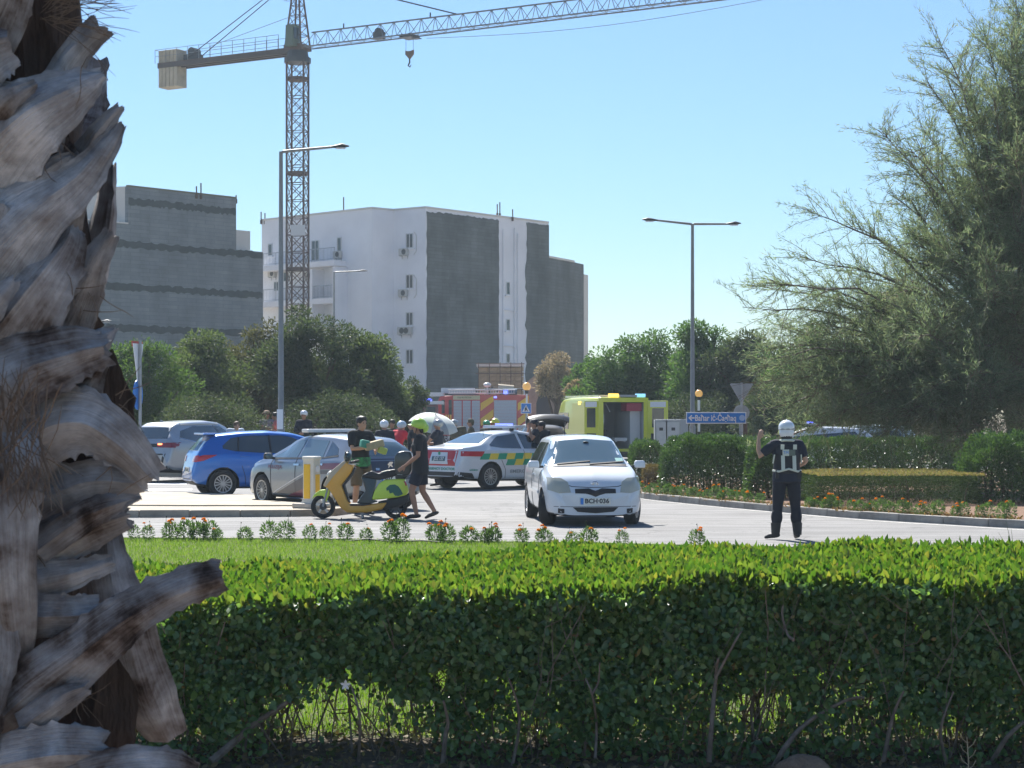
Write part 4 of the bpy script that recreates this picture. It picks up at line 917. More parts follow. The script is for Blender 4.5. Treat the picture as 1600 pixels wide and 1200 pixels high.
for v in 'LR':
    c.strip('window_frame', v, [(-1.45, 1.05), (-1.0, 1.01), (0, .985), (.98, .965)], .025, M_plas, off=.008)
    c.strip('door_gap', v, [(-.06, .28), (-.06, .97)], .01, M_seam); c.strip('door_gap', v, [(-.95, .7), (-.88, .28)], .01, M_seam); c.strip('door_gap', v, [(.88, .28), (.9, .95)], .01, M_seam)
    c.strip('door_handle', v, [(-.22, .86), (-.02, .86)], .035, M_chrome, off=.03, nu=4); c.strip('door_handle', v, [(-1.08, .88), (-.9, .885)], .035, M_chrome, off=.03, nu=4)
    c.patch('dark_livery_panel', v, [(-.85, .28), (.70, .28)], [(-.85, .78), (-.84, .79)], M_liv, off=.005, nu=16, nv=8)
    c.strip('white_livery_stripe', v, [(.82, .28), (-.86, .86)], .022, M_livw, off=.009)
    c.patch('red_livery_panel', v, [(-.86, .24), (.3, .24)], [(-.86, .50), (-.85, .51)], M_livr, off=.009, nu=10, nv=5)
    c.patch('red_livery_panel', v, [(-1.6, .80), (-.9, .78)], [(-1.6, .92), (-.9, .90)], M_livr, off=.009, nu=10, nv=3)
    c.patch('dark_rear_quarter', v, [(-2.02, .62), (-1.72, .7), (-.9, .70)], [(-2.02, .79), (-.9, .77)], M_liv, off=.006, nu=10, nv=3)
    c.text('lettering', v, 'PULIZIJA', .10, M_livr, .72, .80, width=.55, off=.01)
    c.strip('sill', v, [(-.95, .22), (.85, .22)], .07, M_plas, off=.01)
c.patch('rear_windscreen', 'B', [(-.66, 1.05), (.66, 1.05)], [(-.52, 1.30), (0, 1.33), (.52, 1.30)], M_wind, nu=14)
c.patch('boot_panel', 'B', [(-.66, .60), (.66, .60)], [(-.68, 1.0), (.68, 1.0)], M_liv, off=.004, nu=14, nv=6)
c.patch('red_band', 'B', [(-.74, .70), (.74, .70)], [(-.74, .76), (.74, .76)], M_livr, off=.01, nu=14, nv=2)
for sg in (1, -1): c.patch('tail_light', 'B', [(sg * .50, .78), (sg * .79, .78)], [(sg * .52, .93), (sg * .78, .93)], M_rlight, off=.014, nu=6, nv=3)
lion = MB(); p0, n0 = c.proj('B', .0, .88, .016)
lion.extrude([(-.07, .0), (-.02, .05), (.05, .06), (.07, .03), (.03, .01), (.07, -.05), (.03, -.04), (.0, -.02), (-.03, -.06), (-.05, -.06), (-.03, -.02)], p0, (0, -1, 0), (0, 0, 1), (-.006, 0, 0)); lion.obj('lion_emblem', M_chrome, c.root)
c.text('maker_name', 'B', 'PEUGEOT', .06, M_chrome, -.35, .80, width=.4, off=.014); c.text('unit_number', 'B', '308', .06, M_chrome, .30, .80, off=.014)
plate(c, 'B', .64, 'GVP 133', M_plate, blue=True)
light_bar(c, .10, 1.53, mat('lightbar_white', (.7, .7, .7), .3), (), 1.15); mirrors(c, .85, 1.02, .86, M_plas)

# ---- white ambulance saloon
P_amb = mat('white_fleet_paint', (.60, .63, .66), .3, coat=1.0); M_gr = mat('battenburg_green', (.0, .30, .17), .4); M_ye = mat('battenburg_yellow', (.78, .58, .05), .4); M_rd = mat('reflective_red', (.5, .02, .03), .35); M_green_t = mat('livery_green_text', (.03, .28, .2), .4)
SF = dict(L=4.55, W=1.82, r=.325, axles=(1.33, -1.32), roof=[(-2.27, .55), (-1.2, .56), (.6, .60), (2.27, .5)],
    top=[(-2.27, .6), (-2.25, .98), (-2.15, 1.05), (-1.75, 1.10), (-1.55, 1.13), (-.95, 1.40), (-.5, 1.46), (0, 1.48), (.35, 1.43), (1.1, 1.06), (1.4, .98), (1.9, .85), (2.15, .72), (2.27, .48)],
    sh=[(-2.27, .55), (-2.15, .98), (-1.3, 1.0), (0, .95), (1.0, .90), (1.6, .84), (1.95, .74), (2.27, .42)],
    bot=[(-2.27, .34), (-2.1, .26), (-1.4, .2), (1.5, .18), (2.2, .2), (2.27, .25)], wid=[(-2.27, .66), (-2.2, .76), (-2.0, .84), (-1.5, .90), (0, .91), (1.3, .90), (1.8, .86), (2.1, .76), (2.27, .58)])
h = R(42); rw = Vector((SX(766, 62.8), SY(62.8))); lc = Matrix.Rotation(h, 2) @ Vector((-1.32, -.86)); pos = rw - lc
c = Car('ambulance_saloon', 'white emergency doctor saloon with green and yellow checks and blue roof lights', 'car', SF, pos, h, P_amb, wheel_style='multi')
c.both('rear_window', [(-1.25, 1.08), (-.9, 1.03), (-.25, 1.01)], [(-1.25, 1.12), (-.85, 1.32), (-.25, 1.385)], M_cglass, nu=14); c.both('front_window', [(-.16, 1.01), (.90, .99)], [(-.16, 1.39), (.15, 1.35), (.70, 1.10)], M_cglass)
q = .28
for v in 'LR':
    for k in range(-8, 6):
        for j in range(2):
            x0 = k * q; z0 = .60 + j * .15
            if x0 < -1.95 or x0 + q > 1.7: continue
            if j == 0 and -1.32 - .43 < x0 + q * .5 < -1.32 + .35: continue
            if j == 0 and 1.33 - .43 < x0 + q * .5 < 1.33 + .4: continue
            c.patch('check_panel', v, [(x0, z0), (x0 + q, z0)], [(x0 + .07, z0 + .15), (x0 + q + .07, z0 + .15)], M_gr if (k + j) % 2 else M_ye, off=.006, nu=3, nv=2, depth=.008)
    c.strip('door_handle', v, [(-1.0, .93), (-.8, .93)], .035, P_amb, off=.03, nu=4); c.strip('door_handle', v, [(0, .91), (.18, .91)], .035, P_amb, off=.03, nu=4)
    c.strip('door_gap', v, [(-.20, .28), (-.20, .98)], .01, M_seam); c.strip('door_gap', v, [(-.98, .74), (-.85, .5), (-.84, .28)], .01, M_seam)
    c.patch('tail_light', v, [(-2.18, .84), (-1.62, .83)], [(-2.15, .96), (-1.52, .95)], M_rd, off=.013, nu=8, nv=3)
    c.text('lettering', v, 'EMERGENCY', .12, mat('livery_grey_text', (.28, .3, .3), .5), -.22, .44, width=.95); c.text('lettering', v, 'ambulance', .06, M_green_t, -1.86, .50, width=.24)
    c.strip('sill', v, [(-.92, .235), (.85, .235)], .09, M_plas, off=.01)
c.patch('rear_windscreen', 'B', [(-.62, 1.15), (.62, 1.15)], [(-.50, 1.37), (0, 1.40), (.50, 1.37)], M_wind, nu=14, nv=6)
c.patch('red_boot_panel', 'B', [(-.62, .60), (.62, .60)], [(-.66, .98), (.66, .98)], M_rd, off=.006, nu=14, nv=6)
c.patch('boot_white_field', 'B', [(-.36, .64), (.36, .64)], [(-.30, .93), (.30, .93)], P_amb, off=.011, nu=8, nv=4)
plate(c, 'B', .77, 'JDZ 137', mat('plate_dark', (.05, .12, .14), .4), tm=M_plate, blue=False); c.text('lettering', 'B', 'EMERGENCY DOCTOR', .09, M_green_t, 0, .52, width=1.25)
c.patch('rear_bumper_black', 'B', [(-.64, .26), (.64, .26)], [(-.72, .45), (.72, .45)], M_plas, off=.008, nu=14, nv=4)
for v in 'LR': c.patch('bumper_corner_black', v, [(-2.2, .26), (-1.78, .26)], [(-2.2, .45), (-1.9, .42)], M_plas, off=.008, nu=6, nv=3)
star = MB(); p0, n0 = c.proj('B', 0, .90, .02)
for a in (0, 60, 120): star.box(p0, (.008, .03, .09), rot=Matrix.Rotation(R(a), 3, 'X'))
star.obj('star_emblem', M_gr, c.root)
lb = light_bar(c, -.15, 1.555, mat('lightbar_clear', (.45, .5, .58), .2), (-.18, .05), 1.25); mirrors(c, .85, 1.02, .86, P_amb)
MB().bar((-.8, 0, 1.44), (-.9, 0, 1.62), .008).obj('aerial', M_black, c.root)

# ---- silver SUV
P_sil = mat('silver_suv_paint', (.36, .38, .41), .33, metal=.5, coat=1.0)
def suv_spec(L=4.6, W=1.9, H=1.66):
    h = L / 2; k = H / 1.66
    return dict(L=L, W=W, r=.36, axles=(h - .9, -h + .95), roof=[(-h, .58), (-1.4, .62), (.6, .64), (h, .5)],
        top=[(-h, .6), (-h + .03, 1.0 * k), (-h + .10, 1.12 * k), (-h + .45, 1.50 * k), (-h + .7, 1.60 * k), (-.9, 1.64 * k), (-.2, H), (.3, 1.62 * k), (.6, 1.53 * k), (1.2, 1.18 * k), (1.45, 1.10 * k), (1.95, 1.0 * k), (h - .1, .82 * k), (h, .5)],
        sh=[(-h, .55), (-h + .15, 1.04 * k), (-1.3, 1.08 * k), (0, 1.04 * k), (1.2, 1.0 * k), (1.8, .92 * k), (h, .46)],
        bot=[(-h, .42), (-h + .2, .30), (-1.3, .24), (1.5, .22), (h - .05, .26), (h, .3)], wid=[(-h, .74), (-h + .08, .84), (-h + .3, .91), (-1.3, .95), (0, .95), (1.4, .94), (1.9, .90), (h - .15, .78), (h, .6)])
SU = suv_spec(H=1.72, W=1.98); h = R(62)
c = Car('silver_suv', 'silver SUV seen from behind with a lit brake light, beyond the blue hatchback', 'car', SU, (SX(306, 54.5), SY(54.5)), h, P_sil, wheel_style='five')
c.both('side_window', [(-1.75, 1.24), (-1.2, 1.13), (1.05, 1.08)], [(-1.6, 1.42), (-1.0, 1.55), (.2, 1.56), (.80, 1.28)], M_cglass, nu=20)
c.patch('rear_windscreen', 'B', [(-.66, 1.21), (.66, 1.21)], [(-.56, 1.52), (.56, 1.52)], M_cglass, nu=14)
c.patch('tail_strip', 'B', [(-.84, .98), (.84, .98)], [(-.84, 1.07), (.84, 1.07)], M_plas, off=.008, nu=16, nv=3)
for sg in (1, -1):
    c.patch('tail_light', 'B', [(sg * .40, .97), (sg * .88, .96)], [(sg * .42, 1.08), (sg * .88, 1.10)], mat('dark_red_lamp', (.22, .01, .02), .2, coat=1), off=.016, nu=8, nv=3)
c.patch('brake_lamp', 'B', [(-.42, 1.035), (-.56, 1.035)], [(-.42, 1.075), (-.56, 1.075)], mat('lit_brake_lamp', (.8, .15, .08), .3, emis=(1, .22, .08), estr=2.2), off=.022, nu=4, nv=2)
c.patch('bumper_frame', 'B', [(-.62, .50), (.62, .50)], [(-.70, .80), (.70, .80)], M_plas, off=.006, nu=12, nv=4)
c.patch('bumper_insert', 'B', [(-.56, .54), (.56, .54)], [(-.62, .76), (.62, .76)], P_sil, off=.012, nu=12, nv=4)
c.patch('lower_bumper', 'B', [(-.70, .36), (.70, .36)], [(-.76, .48), (.76, .48)], M_plas, off=.01, nu=12, nv=2); plate(c, 'B', .88, 'LCQ 518')
for v in 'LR':
    c.strip('sill', v, [(-1.0, .30), (1.0, .30)], .12, M_plas, off=.01); c.strip('window_trim', v, [(-1.78, 1.22), (-1.2, 1.11), (1.1, 1.06)], .025, M_chrome, off=.01)
    c.strip('roof_rail', v, [(-1.5, 1.60), (.2, 1.615)], .03, M_alu, off=.03); c.strip('door_gap', v, [(-.2, .4), (-.2, 1.1)], .01, M_seam)
    c.patch('tail_light', v, [(-2.22, .97), (-1.95, 1.0)], [(-2.2, 1.10), (-1.9, 1.06)], mat('dark_red_lamp', (0, 0, 0)), off=.016, nu=6, nv=2)
mirrors(c, 1.0, 1.12, .92, P_sil)
fin = MB(); fin.extrude([(-.1, 0), (.08, 0), (-.08, .07)], (-1.5, -.01, 1.66), (1, 0, 0), (0, 0, 1), (0, .03, 0)); fin.obj('roof_aerial', P_sil, c.root)

# ---- black SUV with raised tailgate
P_blk = mat('black_car_paint', (.010, .010, .012), .4, coat=.3)
SK = suv_spec(4.3, 1.8, 1.6); hb_ = R(97); s_ = 47
c = Car('black_estate_car', 'black car with its rear tailgate raised, behind the two officers', 'car', SK, (SX(838, s_) + .1, SY(s_) + 2.1), hb_, P_blk, wheel_style='five')
c.patch('open_boot', 'B', [(-.62, .70), (.62, .70)], [(-.56, 1.42), (.56, 1.42)], M_black, off=.01, nu=10, nv=6); c.both('side_window', [(-1.5, 1.16), (1.0, 1.02)], [(-1.3, 1.44), (.75, 1.24)], M_cglass, nu=14)
tg = MB(); n = 14; vs = []; m9 = 12
def tgp(t, q, o):
    # section of a raised tailgate: arches back from the hinge, its sides curve down
    x = -1.72 - 1.02 * t; z = 1.60 + .36 * math.sin(t * 1.75) - .05 * t; w_ = .64 + .07 * math.sin(t * 3.0); y = w_ * q; return (x + o * .02, y, z - .10 * abs(q) ** 2.4 - (.30 * max(0, t - .72) / .28) ** 1.6 - o * .05)
for o in (0, 1):
    for i in range(n + 1):
        for k in range(m9 + 1): vs.append(tgp(i / n, -1 + 2 * k / m9, o))
W9 = m9 + 1; N9 = (n + 1) * W9; fs = []
for i in range(n):
    for k in range(m9): a9 = i * W9 + k; fs += [(a9, a9 + 1, a9 + W9 + 1, a9 + W9), (N9 + a9 + W9, N9 + a9 + W9 + 1, N9 + a9 + 1, N9 + a9)]
for i in range(n):
    for k in (0, m9): a9 = i * W9 + k; fs.append((a9, a9 + W9, N9 + a9 + W9, N9 + a9))
for k in range(m9):
    for i in (0, n): a9 = i * W9 + k; fs.append((a9, a9 + 1, N9 + a9 + 1, N9 + a9))
tgo = tg.add(vs, fs).obj('tailgate', P_blk, c.root, smooth=True)
for sg in (1, -1): MB().bar((-1.95, sg * .58, 1.25), (-2.35, sg * .60, 1.80), .012).obj('gas_strut', M_galv, c.root); c.patch('tail_light', 'B', [(sg * .68, .85), (sg * .82, .85)], [(sg * .68, 1.1), (sg * .82, 1.1)], M_rlight, off=.012, nu=3, nv=2)

# ---- cars far right behind the hedge
SC = suv_spec(4.3, 1.75, 1.5)
for i, (px, s_, hd, lb, pt) in enumerate(((1258, 46, 178, 'white car roof with a blue light bar showing over the hedge right of the officer', P_amb), (1333, 43, 170, 'pale green-grey car roof showing over the hedge under the feathery tree', mat('pale_green_paint', (.42, .50, .48), .3, coat=1)))):
    SC = suv_spec(4.3, 1.75, 1.5 if i == 0 else 1.55)
    c = Car('parked_car', lb, 'car', SC, (SX(px, s_) + .3, SY(s_)), R(hd), pt, wheel_style='five'); c.both('side_window', [(-1.5, 1.06), (1.0, .98)], [(-1.3, 1.32), (.75, 1.16)], M_cglass, nu=14); c.patch('rear_windscreen', 'B', [(-.6, 1.1), (.6, 1.1)], [(-.5, 1.36), (.5, 1.36)], M_cglass)
    c.patch('windscreen', 'F', [(-.6, 1.1), (.6, 1.1)], [(-.5, 1.36), (.5, 1.36)], M_cglass)
    if i == 0: light_bar(c, .1, 1.57, mat('lightbar_clear', (0, 0, 0)), (-.3,), 1.2)
    for v in 'LR': c.strip('door_gap', v, [(-.2, .4), (-.2, .98)], .01, M_seam)

# ---- ambulance van with open rear doors
P_yel = mat('ambulance_yellow', (.58, .62, .03), .35, coat=1.0); M_int = mat('ambulance_interior', (.42, .45, .48), .5); M_intw = mat('interior_white', (.45, .47, .48), .4)
fwd = Vector((-.30, .954)); hv = math.atan2(fwd.y, fwd.x); av = thing('ambulance_van', 'yellow-green high-roof ambulance with its rear doors open and roof lights on', 'ambulance', (SX(974, 42), SY(42), 0), hv)
# local: x forward from the rear opening (x=0), y left
def vring(x, w, b, t, r=.14, n=5):
    pts = [(w, b)] + [(w - r + r * math.cos(a), t - r + r * math.sin(a)) for a in np.linspace(0, math.pi / 2, n)]
    pts[1:1] = [(w * 1.0, b + (t - b) * f) for f in (.3, .6)]
    return [(x, y, z) for y, z in pts] + [(x, -y, z) for y, z in reversed(pts)]
xs = [0, .05, 1.5, 3.2, 4.0, 4.35, 4.75, 5.1, 5.5, 5.85, 5.95]; ts = [2.52, 2.55, 2.56, 2.56, 2.52, 2.42, 1.95, 1.45, 1.30, 1.1, .8]; ws = [.97, .99, 1.0, 1.0, .99, .97, .95, .93, .92, .85, .8]
vs = []; 
for x, t, w in zip(xs, ts, ws): rg_ = vring(x, w, .42, t); vs += rg_
nv = len(rg_); fs = [(i * nv + k, (i + 1) * nv + k, (i + 1) * nv + (k + 1) % nv, i * nv + (k + 1) % nv) for i in range(len(xs) - 1) for k in range(nv)] + [tuple(reversed(range((len(xs) - 1) * nv, len(xs) * nv)))]
MB().add(vs, fs).obj('body', P_yel, av, smooth=True, angle=35)
# interior lining (open box) with equipment
iw = .80; il = MB(); il.add([(0, -iw, .62), (0, iw, .62), (0, iw, 2.36), (0, -iw, 2.36), (3.1, -iw, .62), (3.1, iw, .62), (3.1, iw, 2.36), (3.1, -iw, 2.36)], [(0, 4, 5, 1), (1, 5, 6, 2), (2, 6, 7, 3), (3, 7, 4, 0), (4, 7, 6, 5)]); il.obj('interior_lining', M_int, av)
fr = MB(); fr.extrude([(-.985, .44), (.985, .44), (.985, 2.46), (.90, 2.53), (-.90, 2.53), (-.985, 2.46)], (0, 0, 0), (0, 1, 0), (0, 0, 1), (.01, 0, 0))
fb = MB()
for d in ((-.89, 1.48, .18, 2.1), (.89, 1.48, .18, 2.1), (0, 2.445, 1.6, .16), (0, .53, 1.6, .2)): fb.box((-.0, d[0], d[1]), (.06, d[2], d[3]))
fb.obj('rear_frame', P_yel, av)
me = MB().box((.9, -.55, 1.35), (1.4, .42, 1.4)).mesh('cupboard'); bevelled(me, .02); link('cupboard', me, M_intw, av)
MB().box((.35, -.45, 2.18), (.6, .6, .3)).obj('red_cabinet', mat('interior_red', (.30, .02, .05), .5), av)
me = MB().box((1.2, .58, 1.0), (1.2, .35, .7)).mesh('seat_bench'); bevelled(me, .05); link('seat_bench', me, M_black, av)
for k in range(3): MB().box((.5 + k * .4, .70, 1.75), (.3, .16, .35)).obj('equipment_box', [M_intw, M_black, M_intw][k], av)
MB().tube([(.1, .5, 2.0), (.8, .4, 2.3)], .02, 6).tube([(.1, -.1, .9), (1.6, -.1, .9)], .03, 6).tube([(.1, .25, .9), (1.6, .25, .9)], .03, 6).obj('grab_rail', M_alu, av)
MB().box((.9, .08, .98), (1.7, .5, .12)).obj('stretcher', M_intw, av)
# doors
def van_door(hy, angd, name='rear_door', sgn=1):
    d = bpy.data.objects.new(name, None); me = MB().box((0, sgn * .4, 1.42), (.05, .80, 2.0)).mesh(name); bevelled(me, .02); d = link(name, me, P_yel, av); d.location = (-.02, hy, 0); d.rotation_euler = (0, 0, angd)
    for sx in (-1, 1):
        me = MB().box((sx * .028, sgn * .42, 1.78), (.01, .46, .72)).mesh('door_window'); bevelled(me, .004); link('door_window', me, M_cglass, d)
    MB().box((-.03 * 1, sgn * .4, .95), (.012, .5, .5)).obj('inner_panel', M_plas, d); MB().box((.03, sgn * .4, .95), (.012, .5, .5)).obj('inner_panel', M_plas, d)
    MB().box((0.03, sgn * .42, 2.28), (.012, .6, .2)).box((-.03, sgn * .42, 2.28), (.012, .6, .2)).obj('white_top_panel', M_signw, d)
van_door(-.95, R(-38), sgn=-1)   # right door swung out, seen almost face on
van_door(.95, R(-66), 'rear_door', 1)
# side features on the left flank (y=+1)
def vs_box(name, x0, x1, z0, z1, m, d=.02, y=1.0): return bbox(name, ((x0 + x1) / 2, y, (z0 + z1) / 2), (abs(x1 - x0), d, z1 - z0), m, av, .006)
vs_box('side_window', 3.35, 4.5, 1.35, 1.98, M_cglass); vs_box('side_window', .35, 1.05, 1.55, 2.05, M_plas, .015)
vs_box('sliding_door', 1.3, 2.9, .55, 2.35, P_yel, .03); vs_box('cab_door_strip', 4.7, 4.95, .6, 1.9, M_signw)
vs_box('tail_light', .08, .22, 1.05, 1.35, M_rlight, .03); vs_box('side_moulding', .1, 4.5, .98, 1.06, M_plas, .03)
vs_box('side_lamp', 1.9, 2.15, 2.28, 2.40, M_amberlamp, .05)
st = MB(); 
for a in (0, 60, 120): st.box((3.9, 1.012, 1.66), (.09, .012, .5), rot=Matrix.Rotation(R(a), 3, 'Y'))
st.obj('star_of_life', mat('emblem_blue', (.1, .3, .6), .4), av)
for sg, m in ((.35, M_amberlamp), (-.72, M_cyanlamp)):
    MB().box((.12, sg, 2.62), (.25, .32, .12)).obj('roof_lamp', m, av)
MB().box((.12, -.2, 2.60), (.22, .7, .08)).obj('light_bar', M_galv, av)
for k in range(7): MB().box((.9 + k * .55, .1, 2.60), (.5, 1.3, .07)).obj('roof_panel', M_signw, av)
MB().box((.05, -.87, 1.5), (.08, .1, 1.9)).obj('white_door_edge', M_signw, av)
for x in (1.0, 4.7):
    for sg in (1, -1):
        w = bpy.data.objects.new('wheel', wheel_hub(.35)); COL.objects.link(w); w.parent = av; w.location = (x, sg * .93, .35); w.rotation_euler = (0, 0, 0 if sg > 0 else math.pi)
        link('tyre', tyre_mesh(.35), M_tyre, w); link('rim', rim_mesh(.35, 'cover'), M_rim, w)
bbox('rear_bumper', (-.08, 0, .42), (.25, 1.9, .2), M_plas, av, .03)

# ---- fire engine, side on, facing left
P_fire = mat('fire_red', (.48, .02, .025), .4, coat=.6); M_fy = mat('fire_yellow', (.80, .46, .03), .45); M_shut = mat('roller_shutter', (.42, .45, .50), .45, metal=.3)
sF = 24; fe = thing('fire_engine', 'red fire engine side-on with grey roller shutters, yellow diagonal stripes and roof ladder', 'fire engine', (SX(707, sF), SY(sF), 0))
def fx(px): return (px - 707) / sF
def fz(py): return SZ(py, sF)
bbox('body', ((fx(707) + fx(827)) / 2, 1.15, (fz(617) + .55) / 2), (fx(827), 2.3, fz(617) - .55), P_fire, fe, .04)
def fpan(name, p0, p1, y0, y1, m, d=.03, parent=None): return bbox(name, ((fx(p0) + fx(p1)) / 2, -.012, (fz(y0) + fz(y1)) / 2), (fx(p1) - fx(p0), d, fz(y0) - fz(y1)), m, parent or fe, .006)
fpan('pale_yellow_panel', 708, 750, 618, 624.5, mat('pale_fleet_yellow', (.55, .48, .28), .5))
for a, b in ((708, 722), (722.5, 736), (736.5, 750.5)):
    z0 = .8; sh = MB(); zt = fz(626); n = 22
    for i in range(n): zz = z0 + (zt - z0) * (i + .5) / n; sh.box(((fx(a) + fx(b)) / 2, -.02, zz), (fx(b) - fx(a) - .06, .03, (zt - z0) / n * .86))
    sh.obj('roller_shutter', M_shut, fe, kind='stuff')
zt = fz(625.5); z0 = .8; n = 22; sh = MB()
for i in range(n): sh.box(((fx(772) + fx(807)) / 2, -.02, z0 + (zt - z0) * (i + .5) / n), (fx(807) - fx(772), .03, (zt - z0) / n * .9))
sh.obj('roller_shutter', M_shut, fe, kind='stuff')
def stripes(p0, p1, n):
    x0, x1 = fx(p0), fx(p1); zb, zt = .7, fz(618); w = (zt - zb) / n
    for i in range(-1, n + 1, 2):
        za = zb + i * w; k = (x1 - x0) * .75
        poly = [(x0, za), (x1, za + k), (x1, za + w + k), (x0, za + w)]
        poly = [(x, min(max(z, zb), zt)) for x, z in poly]
        if abs(poly[0][1] - poly[3][1]) < .02 and abs(poly[1][1] - poly[2][1]) < .02: continue
        mb = MB(); mb.extrude(poly, (0, -.004, 0), (1, 0, 0), (0, 0, 1), (0, -.015, 0)); mb.obj('yellow_stripe', M_fy, fe)
stripes(751, 771, 5); stripes(809, 826, 5)
text_at('lettering', 'CIVIL PROTECTION', .14, M_black, fe, ((fx(708) + fx(748)) / 2 - .1, -.032, fz(621.3)), (1, 0, 0), (0, 0, 1), width=.9)
cbm = MB(); cbm.extrude([(fx(707), .6), (fx(707), fz(618)), (fx(688), fz(619)), (fx(683), fz(628)), (fx(680), fz(655)), (fx(680), .6)], (0, 0, 0), (1, 0, 0), (0, 0, 1), (0, 2.3, 0)); me = cbm.mesh('cab'); bevelled(me, .06, 2); cab_ = link('cab', me, P_fire, fe)
for a, b, c_, d in ((690, 695, 625, 646), (701, 706, 625, 648)): fpan('cab_window', a, b, c_, d, M_cglass, parent=cab_)
for k in range(3): fpan('orange_marking', 696 + k * 3.6, 698 + k * 3.6, 648, 665, M_fy, .02)
MB().box((fx(682), 1.15, fz(616)), (.9, 2.2, .25)).obj('cab_roof', M_alu, fe)
for px, z in ((774, 620.5),): MB().box((fx(px), -.04, fz(z)), (.18, .1, .12)).obj('side_beacon', M_bluelamp, fe)
MB().box((fx(790), .3, fz(613)), (.25, .25, .2)).obj('side_beacon', M_bluelamp, fe)
ld = MB()
for zz in (fz(609), fz(614.5)): ld.bar((fx(700), .3, zz), (fx(805), .3, zz), .04, 5)
for i in range(26): x = fx(702) + i * (fx(803) - fx(702)) / 25; ld.bar((x, .3, fz(614.5)), (x, .3, fz(609)), .025, 4)
for zz in (fz(609), fz(614.5)): ld.bar((fx(708), .8, zz), (fx(798), .8, zz), .04, 5)
ld.obj('roof_ladder', M_alu, fe)
MB().box((fx(715), 1.2, fz(610)), (2.2, 1.2, .35)).obj('roof_locker', M_shut, fe)
MB().tube([(fx(778), .9, fz(606)), (fx(803), .9, fz(607))], [.28, .22], 8).obj('rolled_canvas', mat('canvas', (.45, .38, .28), .9), fe, smooth=True)
MB().tube([(fx(786), .6, fz(611)), (fx(808), .6, fz(611.5))], .2, 8).obj('blue_roll', mat('dark_blue_cloth', (.04, .10, .16), .7), fe, smooth=True)
MB().sphere((fx(761), .7, fz(601)), (.26, .26, .16), 10, 6).bar((fx(761), .7, fz(616)), (fx(761), .7, fz(602)), .04).obj('floodlight', M_alu, fe, smooth=True)
MB().tube([(fx(765), .8, fz(616)), (fx(766), .8, fz(608)), (fx(770), .8, fz(604))], .05, 6).tube([(fx(776), .7, fz(616)), (fx(778), .7, fz(607))], .05, 6).obj('water_monitor', M_dkmetal, fe)
rr = MB(); 
for px in (757, 790, 822): rr.bar((fx(px), .1, fz(617)), (fx(px), .1, fz(607)), .02, 4)
rr.bar((fx(757), .1, fz(607)), (fx(822), .1, fz(607)), .02, 4).obj('roof_rail', M_alu, fe)
for x in (-.2, 3.9):
    for yy in (.15, 2.15):
        w = bpy.data.objects.new('wheel', wheel_hub(.5)); COL.objects.link(w); w.parent = fe; w.location = (x, yy, .5); w.rotation_euler = (0, 0, math.pi if yy < 1 else 0); link('tyre', tyre_mesh(.5, .28), M_tyre, w); link('rim', rim_mesh(.5, 'cover'), M_alu, w)
# second appliance in front of it
f2 = thing('rescue_truck', 'dark red and grey emergency truck partly hidden left of the fire engine', 'truck', (SX(668, 25), SY(25), 0))
me = MB().box((-.2, 1, 1.55), (1.6, 2, 2.1)).mesh('body'); bevelled(me, .06); link('body', me, mat('dark_red_brown', (.12, .03, .03), .5), f2)
MB().box((.0, 1, 2.72), (1.9, 1.9, .2)).obj('roof', M_alu, f2)
for x in (-.6, .2): bbox('window', (x, -.02, 2.1), (.6, .05, .7), M_cglass, f2, .01)
bbox('grey_shutter', (-.2, -.02, 1.2), (1.3, .05, .8), M_plas, f2, .01); MB().box((-.2, .5, 2.9), (.9, .25, .15)).obj('light_bar', M_bluelamp, f2)
for x in (-.7, .3): 
    w = bpy.data.objects.new('wheel', wheel_hub(.45)); COL.objects.link(w); w.parent = f2; w.location = (x, .1, .45); w.rotation_euler = (0, 0, math.pi); link('tyre', tyre_mesh(.45, .25), M_tyre, w)

# ---- delivery scooter
s_ = 87.8; sc_ = thing('delivery_scooter', 'orange and lime green electric scooter with black top box parked on its stand', 'scooter', (SX(565, s_), SY(s_), 0), math.pi)
M_or = mat('scooter_orange', (.74, .36, .035), .4, coat=.5, var=.06, vscale=5); M_li = mat('scooter_lime', (.55, .74, .05), .4, coat=.5); M_dg = mat('dark_green_print', (.02, .13, .10), .5)
def q_(X, Y): return (565 - (480 + X / 6.314)) / s_, (810 - (640 + Y / 6.314)) / s_
def sx_(name, pts, y0, y1, m, bw=.02, parent=None, seg=2):
    mb = MB(); mb.extrude([q_(*p) for p in pts], (0, y0, 0), (1, 0, 0), (0, 0, 1), (0, y1 - y0, 0)); me = mb.mesh(name)
    if bw: bevelled(me, bw, seg)
    for p in me.polygons: p.use_smooth = True
    me.set_sharp_from_angle(angle=R(40)); return link(name, me, m, parent or sc_)
def swheel(X, Y, r, w):
    x, z = q_(X, Y); h_ = link('wheel', MB().tube([(0, -.05, 0), (0, .05, 0)], r * .3, 16).mesh('wheel'), M_rimd, sc_, loc=(x, 0, r))
    link('tyre', tyre_mesh(r, w), M_tyre, h_); mb = MB()
    for i in range(5): a = i * math.tau / 5 + .3; mb.box((math.cos(a) * r * .42, 0, math.sin(a) * r * .42), (r * .5, .05, .03), rot=Matrix.Rotation(-a, 3, 'Y'))
    mb.obj('rim', M_rim if X < 300 else M_rimd, h_)
swheel(158, 955, .215, .11); swheel(872, 955, .205, .13)
sx_('front_mudguard', [(45, 885), (75, 830), (130, 792), (225, 782), (222, 840), (190, 910), (160, 850), (110, 848), (70, 862)], -.075, .075, M_li, .02)
